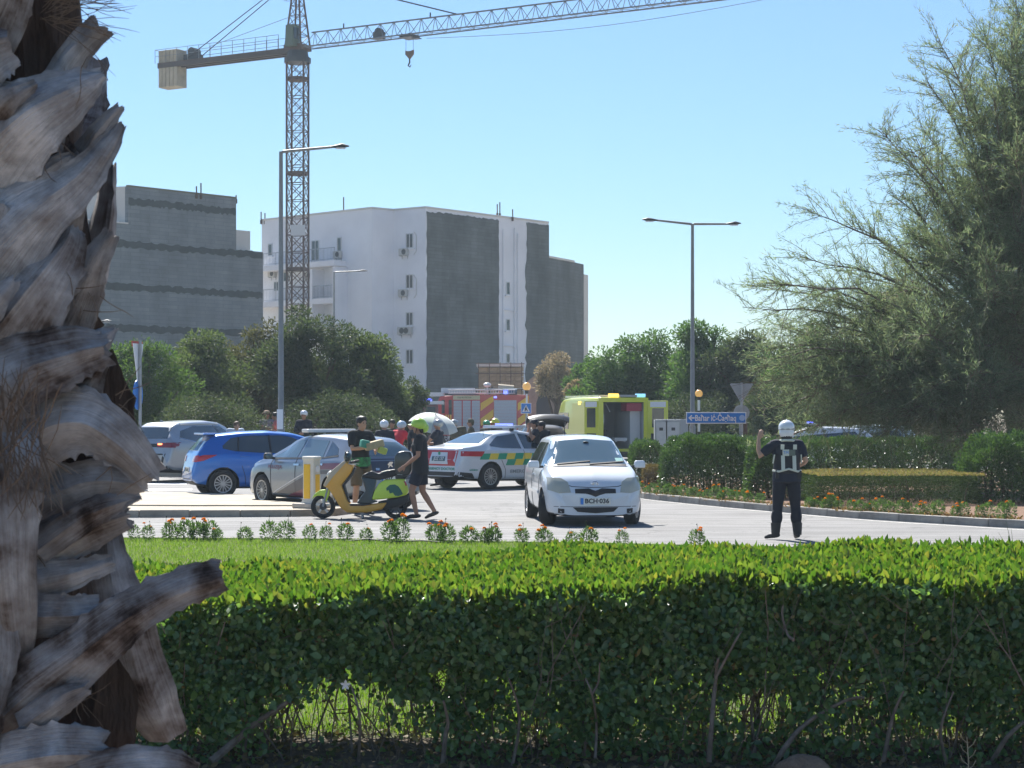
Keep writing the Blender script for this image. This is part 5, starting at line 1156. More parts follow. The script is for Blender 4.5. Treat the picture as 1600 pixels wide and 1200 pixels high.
sx_('leg_shield', [(160, 748), (250, 640), (372, 498), (468, 560), (440, 620), (345, 742), (405, 900), (430, 925), (500, 932), (640, 930), (790, 912), (770, 950), (740, 985), (600, 1012), (400, 1015), (335, 965), (215, 775)], -.15, .15, M_or, .035, seg=3)
sx_('inner_shield', [(468, 562), (440, 625), (352, 745), (412, 915), (425, 920), (372, 745), (455, 640), (480, 575)], -.12, .12, M_plas, .004)
x, z = q_(245, 650); MB().sphere((x + .02, 0, z), (.075, .10, .085), 14, 10).obj('headlight', mat('cream_lamp', (.55, .50, .38), .3, coat=1), sc_, smooth=True)
sx_('front_fairing', [(165, 742), (235, 610), (370, 500), (395, 515), (260, 665), (190, 760)], -.16, .16, mat('pale_beige_plastic', (.50, .40, .27), .4, coat=.4), .02)
MB().tube([(q_(205, 780)[0], .07, q_(205, 780)[1]), (q_(158, 955)[0], .07, q_(158, 955)[1])], .018, 8).tube([(q_(205, 780)[0], -.07, q_(205, 780)[1]), (q_(158, 955)[0], -.07, q_(158, 955)[1])], .018, 8).obj('fork', M_galv, sc_)
hx, hz_ = q_(430, 525); MB().tube([(hx - .07, .33, hz_ + .03), (hx, .2, hz_), (hx + .03, 0, hz_ - .02), (hx, -.2, hz_), (hx - .07, -.33, hz_ + .03)], .017, 8).obj('handlebar', M_black, sc_, smooth=True)
for sg in (1, -1): MB().tube([(hx - .03, sg * .27, hz_ + .02), (hx - .11, sg * .37, hz_ + .03)], .022, 8).obj('grip', M_black, sc_); MB().bar((hx + .02, sg * .22, hz_ - .01), (hx - .12, sg * .34, hz_ - .03), .007).obj('brake_lever', M_alu, sc_)
x, z = q_(415, 465); MB().sphere((x + .03, .0, z), (.075, .12, .09), 12, 8).obj('dashboard_cowl', mat('dark_teal_plastic', (.03, .07, .075), .3, coat=.5), sc_, smooth=True)
for sg in (1, -1): MB().sphere((x + .04, sg * .26, z + .06), (.02, .07, .05), 12, 8).bar((hx, sg * .2, hz_), (x + .04, sg * .24, z + .02), .007).obj('mirror', M_plas, sc_, smooth=True)
sx_('seat', [(535, 665), (560, 635), (640, 600), (700, 628), (760, 612), (840, 588), (885, 590), (885, 650), (800, 672), (740, 690), (690, 688), (600, 672)], -.13, .13, M_plas, .035, seg=3)
sx_('seat_cover_patch', [(728, 612), (790, 596), (875, 590), (880, 632), (800, 655), (740, 665)], -.115, .115, mat('pale_seat_fabric', (.62, .58, .45), .6), .02)
sx_('underseat_body', [(535, 665), (600, 672), (690, 688), (640, 885), (700, 905), (640, 925), (495, 922), (530, 860), (580, 800), (560, 720)], -.12, .12, mat('dark_slate_plastic', (.03, .045, .05), .4, coat=.3), .02)
sx_('side_panel', [(642, 878), (668, 800), (712, 725), (770, 690), (900, 682), (962, 680), (985, 730), (1004, 805), (985, 838), (900, 862), (760, 880), (660, 888)], -.145, .145, M_li, .03, seg=3)
for y in (-.152, .147):
    pr = MB(); pr.extrude([q_(*p) for p in ((790, 800), (785, 770), (820, 740), (870, 735), (905, 755), (930, 790), (950, 830), (905, 850), (870, 845), (850, 815), (820, 825), (808, 790))], (0, y, 0), (1, 0, 0), (0, 0, 1), (0, .005, 0)); pr.obj('animal_print', M_dg, sc_)
sx_('rear_lamp', [(955, 700), (975, 705), (990, 745), (975, 750)], -.155, .155, M_rlight, .005)
sx_('motor_housing', [(700, 905), (900, 868), (1000, 842), (1010, 900), (960, 930), (870, 960), (760, 990), (720, 960)], -.09, .09, M_plas, .02)
sx_('footboard', [(425, 922), (560, 925), (640, 932), (560, 945), (430, 945)], -.17, .17, M_plas, .008)
sx_('top_box', [(868, 455), (900, 418), (960, 405), (1025, 412), (1040, 470), (1035, 600), (1010, 645), (880, 632), (862, 560)], -.19, .19, mat('top_box_black', (.022, .028, .032), .35, coat=.6), .035, seg=3)
sx_('rack', [(870, 640), (1000, 650), (960, 690), (880, 690)], -.08, .08, M_dkmetal, .01)
MB().tube([(q_(545, 1000)[0], .09, q_(545, 1000)[1]), (q_(548, 1068)[0], .11, .012)], .015, 6).tube([(q_(545, 1000)[0], -.09, q_(545, 1000)[1]), (q_(548, 1068)[0], -.11, .012)], .015, 6).bar((q_(548, 1066)[0], .11, .015), (q_(548, 1066)[0], -.11, .015), .012).bar((q_(620, 1030)[0], .12, q_(620, 1030)[1]), (q_(470, 1035)[0], .12, q_(470, 1035)[1]), .012).obj('centre_stand', M_galv, sc_)
MB().tube([(q_(985, 850)[0], 0, q_(985, 850)[1]), (q_(1040, 900)[0], 0, q_(1040, 900)[1])], [.05, .04], 4, flat=.3).obj('rear_mudflap', M_plas, sc_)
# ------------------------------------------------------------------ people
M_skin = mat('skin_tan', (.36, .19, .12), .6); M_skinl = mat('skin_light', (.46, .27, .18), .6); M_hair = mat('black_hair', (.012, .010, .010), .6); M_hairb = mat('brown_hair', (.10, .055, .03), .7)
M_tee = mat('black_cotton', (.016, .018, .022), .9, bump=.3, bscale=20); M_navy = mat('navy_cloth', (.014, .018, .032), .9, bump=.3, bscale=20); M_khaki = mat('khaki_shorts', (.13, .10, .06), .9)
M_redc = mat('red_shirt', (.6, .03, .05), .85); M_white_h = mat('white_helmet_shell', (.70, .72, .74), .25, coat=1); M_grn_h = mat('lime_helmet_shell', (.38, .60, .04), .3, coat=1); M_gry_h = mat('grey_helmet_shell', (.30, .32, .33), .3, coat=1)
M_eye = mat('eye', (.01, .008, .008), .2); M_refl = mat('reflective_tape', (.55, .58, .50), .5); M_turn = mat('firefighter_khaki', (.10, .09, .06), .9)
def remeshed(mb, name, vox, m, parent, smooth_it=4):
    o = mb.obj(name, m, None, fixn=False); r = o.modifiers.new('r', 'REMESH'); r.mode = 'VOXEL'; r.voxel_size = vox; r.use_smooth_shade = True
    s = o.modifiers.new('s', 'SMOOTH'); s.iterations = smooth_it; s.factor = .5
    apply_mods(o)
    if not o.data.materials: o.data.materials.append(m)
    o.parent = parent; return o
def J(**k):
    j = dict(pel=(0, 0, .95), wst=(0, 0, 1.10), chs=(0, .0, 1.30), nek=(0, 0, 1.46), hed=(0, .02, 1.62),
             ls=(-.185, 0, 1.42), rs=(.185, 0, 1.42), le=(-.25, -.03, 1.14), re=(.25, -.03, 1.14), lw=(-.26, .06, .90), rw=(.26, .06, .90),
             lh=(-.095, 0, .90), rh=(.095, 0, .90), lk=(-.11, .03, .49), rk=(.11, .03, .49), la=(-.12, -.02, .09), ra=(.12, -.02, .09), lt=(-.14, .15, .035), rt=(.14, .15, .035))
    j.update(k); return {a: Vector(b) for a, b in j.items()}
def hand(mb, w, d, side, vox, palm_n=None):
    d = d.normalized(); n = Vector(palm_n).normalized() if palm_n else d.cross(Vector((0, 0, 1))).normalized() if abs(d.z) < .9 else Vector((side, 0, 0)); n = (n - d * n.dot(d)).normalized(); s = d.cross(n)
    mb.tube([w - d * .01, w + d * .04, w + d * .095], [.024, .038, .036], 10, flat=.5, up=n, round_end=True)
    for i, L in enumerate((.068, .078, .074, .058)):
        o = w + d * .09 + s * (.030 - .020 * i); mb.tube([o, o + d * L * .55 - n * .008, o + d * L * .9 - n * .028], [.0095, .009, .0075], 6, round_end=True)
    o = w + d * .03 + s * .03; mb.tube([o, o + s * .025 + d * .03, o + s * .03 + d * .062 - n * .01], [.012, .0105, .009], 6, round_end=True)
def person(label, pos, rz, joints=None, scale=1.0, top=M_tee, sleeves=.55, legs=M_navy, leglen=1.0, shoes=M_black, skin=M_skin, hair=M_hair, hat=None, vox=.014, group=None, look=0, hem=.86, extras=None, build=1.0, z=0):
    j = joints or J(); o = thing('person', label, 'person', (pos[0], pos[1], z), rz, group, scale)
    b = MB(); B = build
    b.tube([j['pel'] - Vector((0, 0, .06)), j['pel'], j['wst'], j['chs'], j['chs'].lerp(j['nek'], .75)], [.13 * B, .165 * B, .142 * B, .172 * B, .13], 14, flat=.66, up=(0, 1, .01), round_end=False)
    b.tube([j['ls'], j['chs'].lerp(j['nek'], .65), j['rs']], [.062, .09, .062], 10, round_end=True)
    b.tube([j['nek'] - Vector((0, 0, .05)), j['nek'], j['nek'].lerp(j['hed'], .6)], [.06, .056, .055], 10)
    H = j['hed']; Rz = Matrix.Rotation(look, 3, 'Z')
    def hp(x, y, z_): return H + Rz @ Vector((x, y, z_))
    b.sphere(hp(0, -.008, .03), (.077, .094, .088), 16, 12, Rz); b.sphere(hp(0, .02, -.045), (.057, .066, .068), 14, 10, Rz); b.sphere(hp(0, .06, -.085), (.025, .022, .02), 8, 6)
    b.tube([hp(0, .083, .02), hp(0, .108, -.022)], [.010, .017], 8, round_end=True)
    for sg in (-1, 1): b.sphere(hp(sg * .079, -.005, -.01), (.012, .022, .034), 8, 6, Rz)
    b.tube([hp(-.02, .082, -.058), hp(.02, .082, -.058)], [.009, .009], 6, round_end=True)
    for s, sg in (('l', -1), ('r', 1)):
        b.tube([j[s + 's'], j[s + 's'].lerp(j[s + 'e'], .45), j[s + 'e'], j[s + 'e'].lerp(j[s + 'w'], .35), j[s + 'w']], [.055, .05, .040, .041, .027], 10, round_end=True)
        hand(b, j[s + 'w'], j[s + 'w'] - j[s + 'e'] if s + 'd' not in j else j[s + 'd'], sg, vox, j.get(s + 'n'))
        b.tube([j[s + 'h'] + Vector((0, 0, .04)), j[s + 'h'], j[s + 'h'].lerp(j[s + 'k'], .5), j[s + 'k'], j[s + 'k'].lerp(j[s + 'a'], .3), j[s + 'a']], [.09, .092, .078, .056, .057, .036], 12, round_end=True)
        f = (j[s + 't'] - j[s + 'a']); b.tube([j[s + 'a'] - f * .15 + Vector((0, 0, -.03)), j[s + 'a'].lerp(j[s + 't'], .5) - Vector((0, 0, .005)), j[s + 't']], [.035, .038, .028], 8, round_end=True)
    remeshed(b, 'body', vox, skin, o)
    for sg in (-1, 1):
        MB().sphere(hp(sg * .030, .079, .012), (.013, .008, .008), 8, 6, Rz).obj('eye', M_eye, o, smooth=True)
    # clothing
    c = MB(); g = .018
    c.tube([Vector((j['pel'].x, j['pel'].y, hem + (j['pel'].z - .95))), j['pel'] + Vector((0, 0, .02)), j['wst'], j['chs'], j['chs'].lerp(j['nek'], .72)], [.178 * B + g, .175 * B + g, .155 * B + g, .178 * B + g, .132 + g], 16, flat=.70, up=(0, 1, .01))
    c.tube([j['ls'], j['chs'].lerp(j['nek'], .65), j['rs']], [.066 + g, .095 + g * .6, .066 + g], 10, round_end=True)
    for s in 'lr':
        if sleeves > 0:
            tot = [j[s + 's'], j[s + 's'].lerp(j[s + 'e'], .5), j[s + 'e'], j[s + 'w']]
            if sleeves <= 1: e = j[s + 's'].lerp(j[s + 'e'], sleeves); c.tube([j[s + 's'], j[s + 's'].lerp(e, .5), e], [.062 + g, .062 + g, .066], 10)
            else: c.tube(tot, [.06 + g, .052 + g, .045 + g * .8, .034 + g * .5], 10)
    remeshed(c, 'shirt', vox, top, o, 3)
    if legs:
        t = MB(); t.tube([j['pel'] + Vector((0, 0, .08)), j['pel'], j['pel'] - Vector((0, 0, .1))], [.158 * B + .01, .172 * B + .01, .15 * B], 14, flat=.72, up=(0, 1, .01))
        for s in 'lr':
            full = leglen >= 1
            if full: t.tube([j[s + 'h'] + Vector((0, 0, .02)), j[s + 'h'].lerp(j[s + 'k'], .5), j[s + 'k'], j[s + 'k'].lerp(j[s + 'a'], .45), j[s + 'a'] + Vector((0, 0, .01))], [.108, .098, .078, .076, .066], 12)
            else: e = j[s + 'h'].lerp(j[s + 'k'], leglen); t.tube([j[s + 'h'] + Vector((0, 0, .02)), j[s + 'h'].lerp(e, .5), e], [.108, .108, .105], 12)
        remeshed(t, 'trousers' if leglen >= 1 else 'shorts', vox, legs, o, 3)
    for s in 'lr':
        f = j[s + 't'] - j[s + 'a']; sh = MB(); sh.tube([j[s + 'a'] - f * .22 + Vector((0, 0, -.035)), j[s + 'a'] + Vector((0, 0, -.02)) + f * .1, j[s + 'a'].lerp(j[s + 't'], .6) - Vector((0, 0, .002)), j[s + 't'] + f * .05], [.042, .050, .046, .032], 10, flat=.85, up=(0, 0, 1), round_end=True)
        remeshed(sh, 'shoe', max(.010, vox * .8), shoes, o, 2)
    if hair and hat not in ('helmet', 'fullhelmet'):
        hm = MB(); hm.sphere(hp(0, -.022, .045), (.092, .104, .098), 14, 10, Rz); hm.sphere(hp(0, -.065, -.01), (.068, .048, .07), 12, 8, Rz); hm.sphere(hp(0, .035, .095), (.06, .05, .035), 10, 8, Rz)
        remeshed(hm, 'hair', .012, hair, o, 1)
    if extras: extras(o, j, hp, Rz)
    return o
def helmet(m, peak=True, vent=M_black, full=False, liner=M_black):
    def f(o, j, hp, Rz):
        h = MB(); h.sphere(hp(0, -.012, .055), (.122, .145, .115), 20, 12, Rz)
        if full: h.sphere(hp(0, -.03, -.02), (.115, .12, .10), 16, 10, Rz)
        me = h.mesh('helmet', True); bm = bmesh.new(); bm.from_mesh(me)
        bmesh.ops.bisect_plane(bm, geom=bm.verts[:] + bm.edges[:] + bm.faces[:], plane_co=hp(0, 0, -.01 if not full else -.075), plane_no=(Rz @ Vector((0, .35 if not full else .55, -1))), clear_outer=True); bm.to_mesh(me); bm.free()
        ho = link('helmet', me, m, o)
        if peak: MB().sphere(hp(0, .12, .05), (.085, .075, .012), 14, 6, Rz).obj('peak', m, ho, smooth=True)
        for sg in (-1, 0, 1): MB().tube([hp(sg * .05, .07, .145 - abs(sg) * .02), hp(sg * .055, -.02, .172 - abs(sg) * .025), hp(sg * .05, -.10, .135 - abs(sg) * .02)], .008, 6).obj('vent', vent, ho)
    return f
def cap(m):
    def f(o, j, hp, Rz):
        h = MB(); h.sphere(hp(0, -.01, .06), (.094, .108, .075), 16, 8, Rz).tube([hp(0, -.01, .05), hp(0, -.01, .075)], [.103, .1], 16); h.sphere(hp(0, .115, .055), (.07, .06, .010), 12, 6, Rz); h.obj('cap', m, o, smooth=True)
    return f
def pp(px, s): return (SX(px, s), SY(s))

# traffic officer with raised arm, back to the camera
def officer(o, j, hp, Rz):
    helmet(M_white_h, True, M_gry_h, True)(o, j, hp, Rz)
    y = -.155
    def tape(name, x0, z0, x1, z1, w, m=M_refl, yy=None):
        mb = MB(); mb.tube([(x0, (yy or y) + .02 * abs(x0) * 0, z0), (x1, (yy or y), z1)], w, 4, flat=.25, up=(0, 1, 0)); return mb.obj(name, m, o)
    v = MB(); v.tube([(0, 0, .99), (0, 0, 1.12), (0, 0, 1.28), (0, 0, 1.42)], [.208, .200, .212, .17], 20, flat=.76, up=(0, 1, .01)); remeshed(v, 'vest', .014, mat('black_vest', (.012, .014, .02), .7), o, 2)
    for x in (-.085, .085):
        bbox('reflective_strip', (x, -.168, 1.15), (.055, .012, .22), M_refl, o, .004, rot=Matrix.Rotation(R(-8), 3, 'X')); bbox('reflective_strip', (x * 1.1, -.166, 1.385), (.055, .012, .075), M_refl, o, .004, rot=Matrix.Rotation(R(12), 3, 'X'))
    bbox('back_panel', (-.045, -.176, 1.30), (.10, .012, .095), M_refl, o, .004); bbox('back_panel', (.055, -.174, 1.30), (.085, .010, .09), mat('panel_grey_green', (.12, .15, .12), .6), o, .004)
    text_at('lettering', 'TM', .06, M_blue, o, (-.045, -.184, 1.30), (1, 0, 0), (0, 0, 1))
    for s9 in 'lr':
        g9 = MB(); g9.sphere(j[s9 + 'k'].lerp(j[s9 + 'a'], .38), (.088, .095, .14), 14, 10); g9.obj('shin_guard', MATS['dark_trousers'], o, smooth=True)
        b9 = MB(); b9.tube([j[s9 + 'a'] + Vector((0, 0, .16)), j[s9 + 'a'] + Vector((0, 0, -.02))], [.072, .062], 12); b9.obj('boot_shaft', M_black, o, smooth=True)
    MB().sphere(hp(0, -.035, -.075), (.088, .095, .07), 14, 8).obj('helmet_liner', M_black, o, smooth=True)
    MB().tube([hp(-.118, -.03, .035), hp(-.10, -.10, .03), hp(0, -.152, .03), hp(.10, -.10, .03), hp(.118, -.03, .035)], .014, 6).obj('helmet_band', M_gry_h, o)
    MB().tube([(-.21, -.02, 1.03), (-.14, -.15, 1.02), (0, -.18, 1.06), (.14, -.15, 1.02), (.21, -.02, 1.03)], .016, 6).obj('reflective_belt', M_refl, o); MB().tube([(-.12, -.03, 1.47), (-.06, -.09, 1.485), (.06, -.09, 1.485), (.12, -.03, 1.47)], .020, 8).obj('collar', M_refl, o)
    for sg in (-1, 1): MB().tube([(sg * .20, -.10, 1.27), (sg * .215, -.05, 1.14)], .012, 4).obj('side_tape', M_refl, o)
    bb = MB(); bb.tube([(0, 0, .97), (0, 0, 1.02)], [.20, .20], 16, flat=.74, up=(0, 1, 0)); bb.obj('duty_belt', M_black, o); bbox('pouch', (.17, -.08, .97), (.07, .07, .12), M_black, o, .01); bbox('radio', (-.16, -.09, .98), (.05, .05, .13), M_black, o, .01)
jo = J(le=(-.41, .05, 1.24), lw=(-.40, .12, 1.50), re=(.29, -.02, 1.17), rw=(.24, .20, 1.10), lh=(-.10, 0, .90), rh=(.10, 0, .90), lk=(-.13, .03, .49), rk=(.14, .03, .49), la=(-.17, -.02, .09), ra=(.16, -.02, .09), lt=(-.29, .06, .035), rt=(.17, .15, .035),
       ld=(.35, .1, .9), ln=(0, -1, 0.1))
person('traffic officer in white helmet and reflective vest, back turned, left hand raised', pp(1229, 106), R(3), jo, .985, top=M_navy, sleeves=.75, legs=mat('dark_trousers', (.012, .014, .022), .9), skin=M_skinl, vox=.012, hat='fullhelmet', hair=None, extras=officer, build=1.12)

# rider walking left in lime helmet
jw_ = J(hed=(0, .04, 1.62), le=(-.22, .0, 1.13), lw=(-.18, .24, .95), re=(.23, .0, 1.14), rw=(.20, .10, .88), lh=(-.09, 0, .9), rh=(.09, 0, .9), lk=(-.10, .14, .50), rk=(.10, -.02, .49), la=(-.10, .05, .09), ra=(.10, -.24, .13), lt=(-.10, .23, .035), rt=(.10, -.09, .035), chs=(0, .02, 1.30))
def rider(o, j, hp, Rz):
    helmet(M_grn_h, True, M_black)(o, j, hp, Rz)
    MB().sphere(hp(.03, -.11, .0), (.085, .075, .095), 14, 10, Rz).obj('helmet_rear', M_grn_h, o, smooth=True)
    hm = MB(); hm.sphere(hp(0, -.06, -.03), (.075, .05, .08), 12, 8, Rz); hm.obj('hair', M_hair, o, smooth=True)
    MB().tube([hp(-.09, .0, .01), hp(-.06, .04, -.10), hp(.06, .04, -.10), hp(.09, .0, .01)], .006, 5).obj('chin_strap', M_black, o)
person('delivery rider in black shirt and shorts with lime green helmet walking behind the scooter', pp(657, 88.6), R(82), jw_, 1.0, legs=M_navy, leglen=.72, vox=.012, hat='helmet', hair=None, extras=rider, build=1.08, hem=.80, sleeves=.75)

# rider behind the scooter holding a paper bag
jb = J(le=(-.25, .12, 1.16), re=(.27, .12, 1.17), lw=(-.05, .36, 1.13), rw=(-.02, .34, 1.21), hed=(0, .05, 1.61), lk=(-.14, .1, .50), rk=(.13, .06, .5), lt=(-.15, .16, .035))
def holder(o, j, hp, Rz): 
    pr = MB(); pr.tube([(0, 0, .86), (0, 0, 1.02)], [.205, .203], 18, flat=.72, up=(0, 1, .01), cap=False); pr.obj('printed_hem', mat('green_print', (.03, .25, .08), .8, var=.9, vscale=9, col2=(.01, .015, .02)), o)
person('young man with black hair in black shirt standing behind the scooter, looking down at parcels', pp(563, 85), R(180 + 42), jb, 1.045, legs=M_khaki, leglen=.95, vox=.012, extras=holder, z=.0, skin=M_skinl, hem=.82, sleeves=.8)
pb = thing('parcel_bundle', 'green and beige paper bag and parcels held by the young man behind the scooter', 'parcels', (*pp(583, 86.5), 1.27), R(20))
M_bag = mat('beige_paper', (.42, .34, .20), .8, var=.2, vscale=8); 
bbox('paper_bag', (.02, 0, .03), (.34, .2, .14), M_bag, pb, .03, rot=Matrix.Rotation(R(-14), 3, 'Y')); bbox('green_packet', (-.16, .0, .05), (.16, .16, .14), mat('teal_packet', (.05, .30, .20), .6), pb, .03, rot=Matrix.Rotation(R(12), 3, 'Y')); bbox('yellow_packet', (.16, -.05, -.07), (.16, .14, .12), mat('lime_packet', (.42, .48, .10), .6), pb, .03, rot=Matrix.Rotation(R(20), 3, 'Y'))

# two police officers behind the white hatchback
def badge(o, j, hp, Rz): cap(M_navy)(o, j, hp, Rz); bbox('badge', (-.09, .145, 1.33), (.05, .01, .03), M_refl, o, .003)
person('policeman in dark uniform and cap raising his hand to his face, beside the white saloon', pp(836, 61), R(100), J(re=(.27, .16, 1.22), rw=(.10, .16, 1.52), le=(-.27, .14, 1.22), lw=(-.10, .16, 1.50), ld=(.2, -.1, 1), rd=(-.2, -.1, 1)), 1.0, top=M_navy, sleeves=.5, legs=M_navy, vox=.018, extras=badge, build=1.1)
person('second policeman in cap and short sleeves leaning towards the white hatchback', pp(851, 61), R(115), J(hed=(0, .1, 1.58), chs=(0, .06, 1.28), nek=(0, .1, 1.42), le=(-.26, .1, 1.12), lw=(-.22, .22, .9)), .99, top=M_navy, sleeves=.5, legs=M_navy, vox=.018, extras=badge, build=1.12)
# background people
V2 = .02
def glasses(o, j, hp, Rz): pass
def strawhat(o, j, hp, Rz):
    h = MB(); h.sphere(hp(0, -.01, .09), (.092, .105, .06), 14, 8, Rz).tube([hp(0, -.01, .055), hp(0, -.01, .07)], [.15, .14], 16); h.obj('sun_hat', mat('straw', (.36, .25, .16), .9), o, smooth=True)
person('fair-haired person in white and blue leaning against the silver SUV', pp(368, 55), R(205), J(hed=(0, .12, 1.55), nek=(0, .07, 1.42), chs=(0, .04, 1.27)), 1.0, top=mat('white_blue_shirt', (.45, .52, .62), .8), sleeves=.6, skin=M_skinl, hair=M_hairb, vox=V2, z=.0)
person('person in brown sun hat and pale grey shirt standing in front of the dark trees', pp(417, 50), R(150), None, 1.03, top=mat('grey_lilac_shirt', (.26, .22, .25), .85), sleeves=.6, vox=V2, extras=strawhat, z=.2, hair=M_hairb)
person('person in salmon pink top holding a sheet, partly behind the lamp post', pp(431, 50), R(100), J(le=(-.25, .15, 1.2), lw=(-.2, .35, 1.3), re=(.25, .15, 1.2), rw=(.2, .35, 1.3)), 1.0, top=mat('salmon_shirt', (.6, .15, .14), .85), sleeves=.6, vox=V2, z=.2)
person('person in white helmet and dark jacket standing right of the left lamp post', pp(475, 50), R(170), J(le=(-.25, .12, 1.15), lw=(-.05, .26, 1.1), re=(.25, .12, 1.15), rw=(.05, .26, 1.1)), 1.02, top=M_navy, sleeves=2, vox=V2, hat='helmet', hair=None, extras=helmet(M_white_h, False), z=.2)
bb_ = thing('blue_bag', 'bright blue bag held by the person in white helmet and dark jacket', 'bag', (*pp(472, 52), .98)); bbox('bag', (0, 0, 0), (.30, .14, .26), mat('blue_nylon', (.02, .14, .5), .6), bb_, .04); MB().tube([(-.08, 0, .12), (-.06, 0, .22), (.06, 0, .22), (.08, 0, .12)], .01, 5).obj('handle', M_black, bb_)
person('person in white helmet and dark clothes near the umbrella, left of the red shirt', pp(601, 60), R(20), J(hed=(0, .06, 1.60)), .98, top=M_navy, sleeves=2, vox=V2, hat='helmet', hair=None, extras=helmet(M_white_h, False, M_dkmetal))
person('person with dark hair half hidden between white helmet and red shirt', pp(613, 54), R(160), None, .99, top=M_tee, vox=V2)
person('person in red long-sleeved shirt and pale blue helmet bending beside the umbrella', pp(620, 58), R(-40), J(hed=(0, .2, 1.54), nek=(0, .14, 1.42), chs=(0, .09, 1.26), ls=(-.185, .1, 1.38), rs=(.185, .1, 1.38), re=(.28, .25, 1.15), rw=(.2, .5, 1.1), le=(-.27, .25, 1.15), lw=(-.2, .45, 1.0)), 1.0, top=M_redc, sleeves=2, legs=M_tee, vox=V2, hat='helmet', hair=None, extras=helmet(mat('pale_blue_helmet', (.45, .55, .62), .3, coat=1), False), build=1.05)
person('person with dark vest facing the red-shirted person, right behind the walking rider', pp(644, 60), R(95), None, .98, top=M_tee, vox=V2, skin=M_skin)
person('person in grey helmet and dark shirt under the open umbrella', pp(685, 60), R(70), J(re=(.26, .18, 1.15), rw=(.22, .40, 1.12), le=(-.26, .2, 1.15), lw=(-.2, .42, 1.12)), .98, top=M_navy, vox=V2, hat='helmet', hair=None, extras=helmet(M_gry_h, False))
person('firefighter in silver-grey helmet bending forward right of the umbrella', pp(716, 52), R(150), J(hed=(0, .25, 1.52), nek=(0, .16, 1.40), chs=(0, .1, 1.25)), 1.03, top=M_turn, sleeves=2, legs=M_turn, vox=V2, hat='helmet', hair=None, extras=helmet(M_gry_h, True), build=1.15)
person('person with brown hood in front of the fire engine shutters', pp(736, 50), R(90), None, 1.0, top=M_turn, sleeves=2, vox=V2, hair=M_turn)
person('firefighter in green helmet behind the white saloon roof', pp(762, 50), R(160), J(hed=(0, .1, 1.58)), .98, top=M_turn, sleeves=2, legs=M_turn, vox=V2, hat='helmet', hair=None, extras=helmet(mat('green_helmet', (.02, .28, .10), .3, coat=1), False))
person('firefighter in bright yellow helmet in front of the right roller shutter', pp(777, 50), R(120), J(hed=(0, .08, 1.60)), 1.0, top=M_turn, sleeves=2, legs=M_turn, vox=V2, hat='helmet', hair=None, extras=helmet(mat('yellow_helmet', (.60, .62, .05), .3, coat=1), True), build=1.1)

# umbrella
s_ = 56; um = thing('umbrella', 'pale green and grey open umbrella tilted over the group', 'umbrella', (SX(672, s_), SY(s_), SZ(690, s_))); um.rotation_euler = (R(16), R(12), 0)
M_um = [mat('umbrella_pale', (.58, .60, .56), .7), mat('umbrella_grey', (.30, .32, .33), .7), mat('umbrella_green', (.46, .54, .44), .7)]
Rr = .70; hh = .80
for i in range(8):
    a0 = math.tau * i / 8; a1 = math.tau * (i + 1) / 8; mb = MB(); n = 6; vs = []
    for k in range(n + 1):
        t = k / n; r = Rr * math.sin(t * 1.35) / math.sin(1.35); z = hh - .34 * (1 - math.cos(t * 1.35)) / (1 - math.cos(1.35))
        for m_ in range(4):
            a = a0 + (a1 - a0) * m_ / 3; rr_ = r * (1 - .05 * t * math.sin(math.pi * m_ / 3)); vs.append((math.cos(a) * rr_, math.sin(a) * rr_, z - .0))
    fs = [(k * 4 + m_, k * 4 + m_ + 1, (k + 1) * 4 + m_ + 1, (k + 1) * 4 + m_) for k in range(n) for m_ in range(3)]
    vs2 = [(x, y, z - .006) for x, y, z in vs]; o_ = len(vs); fs2 = [tuple(reversed([q + o_ for q in f])) for f in fs]
    mb.add(vs + vs2, fs + fs2); mb.obj('canopy_panel', M_um[(0, 1, 2, 1, 0, 2, 1, 0)[i]], um, smooth=True, fixn=False)
    MB().tube([(0, 0, hh - .02), (math.cos(a0) * Rr * .55, math.sin(a0) * Rr * .55, hh - .10), (math.cos(a0) * Rr, math.sin(a0) * Rr, hh - .34)], .006, 5).obj('rib', M_galv, um)
MB().bar((0, 0, -.15), (0, 0, hh + .06), .012).obj('shaft', M_galv, um); MB().tube([(0, 0, -.15), (0, 0, -.24), (.03, 0, -.28), (.07, 0, -.25)], .016, 6).obj('handle', M_black, um)
# ------------------------------------------------------------------ trees
M_bark = mat('bark', (.11, .08, .055), .95, var=.35, vscale=6, bump=.8, bscale=20)
M_barkg = mat('grey_bark', (.17, .14, .11), .95, var=.3, vscale=6, bump=.8, bscale=20)
LM = {
 'olive': leafmat('olive_foliage', [(.05, .068, .04), (.08, .10, .055), (.11, .125, .07), (.065, .085, .045)], .35),
 'dark': leafmat('dark_green_foliage', [(.036, .050, .036), (.055, .072, .050), (.08, .095, .065), (.07, .07, .045)], .30),
 'bright': leafmat('bright_green_foliage', [(.045, .08, .03), (.068, .11, .04), (.095, .135, .05)], .38),
 'green': leafmat('mid_green_foliage', [(.042, .085, .034), (.065, .112, .044), (.092, .135, .05)], .4),
 'dry': leafmat('dry_foliage', [(.32, .26, .18), (.38, .31, .21), (.24, .20, .14), (.17, .17, .10)], .3, (1.3, 1.2, .9)),
 'brownish': leafmat('brownish_foliage', [(.06, .058, .035), (.09, .082, .05), (.12, .10, .06), (.05, .055, .03)], .3),
}
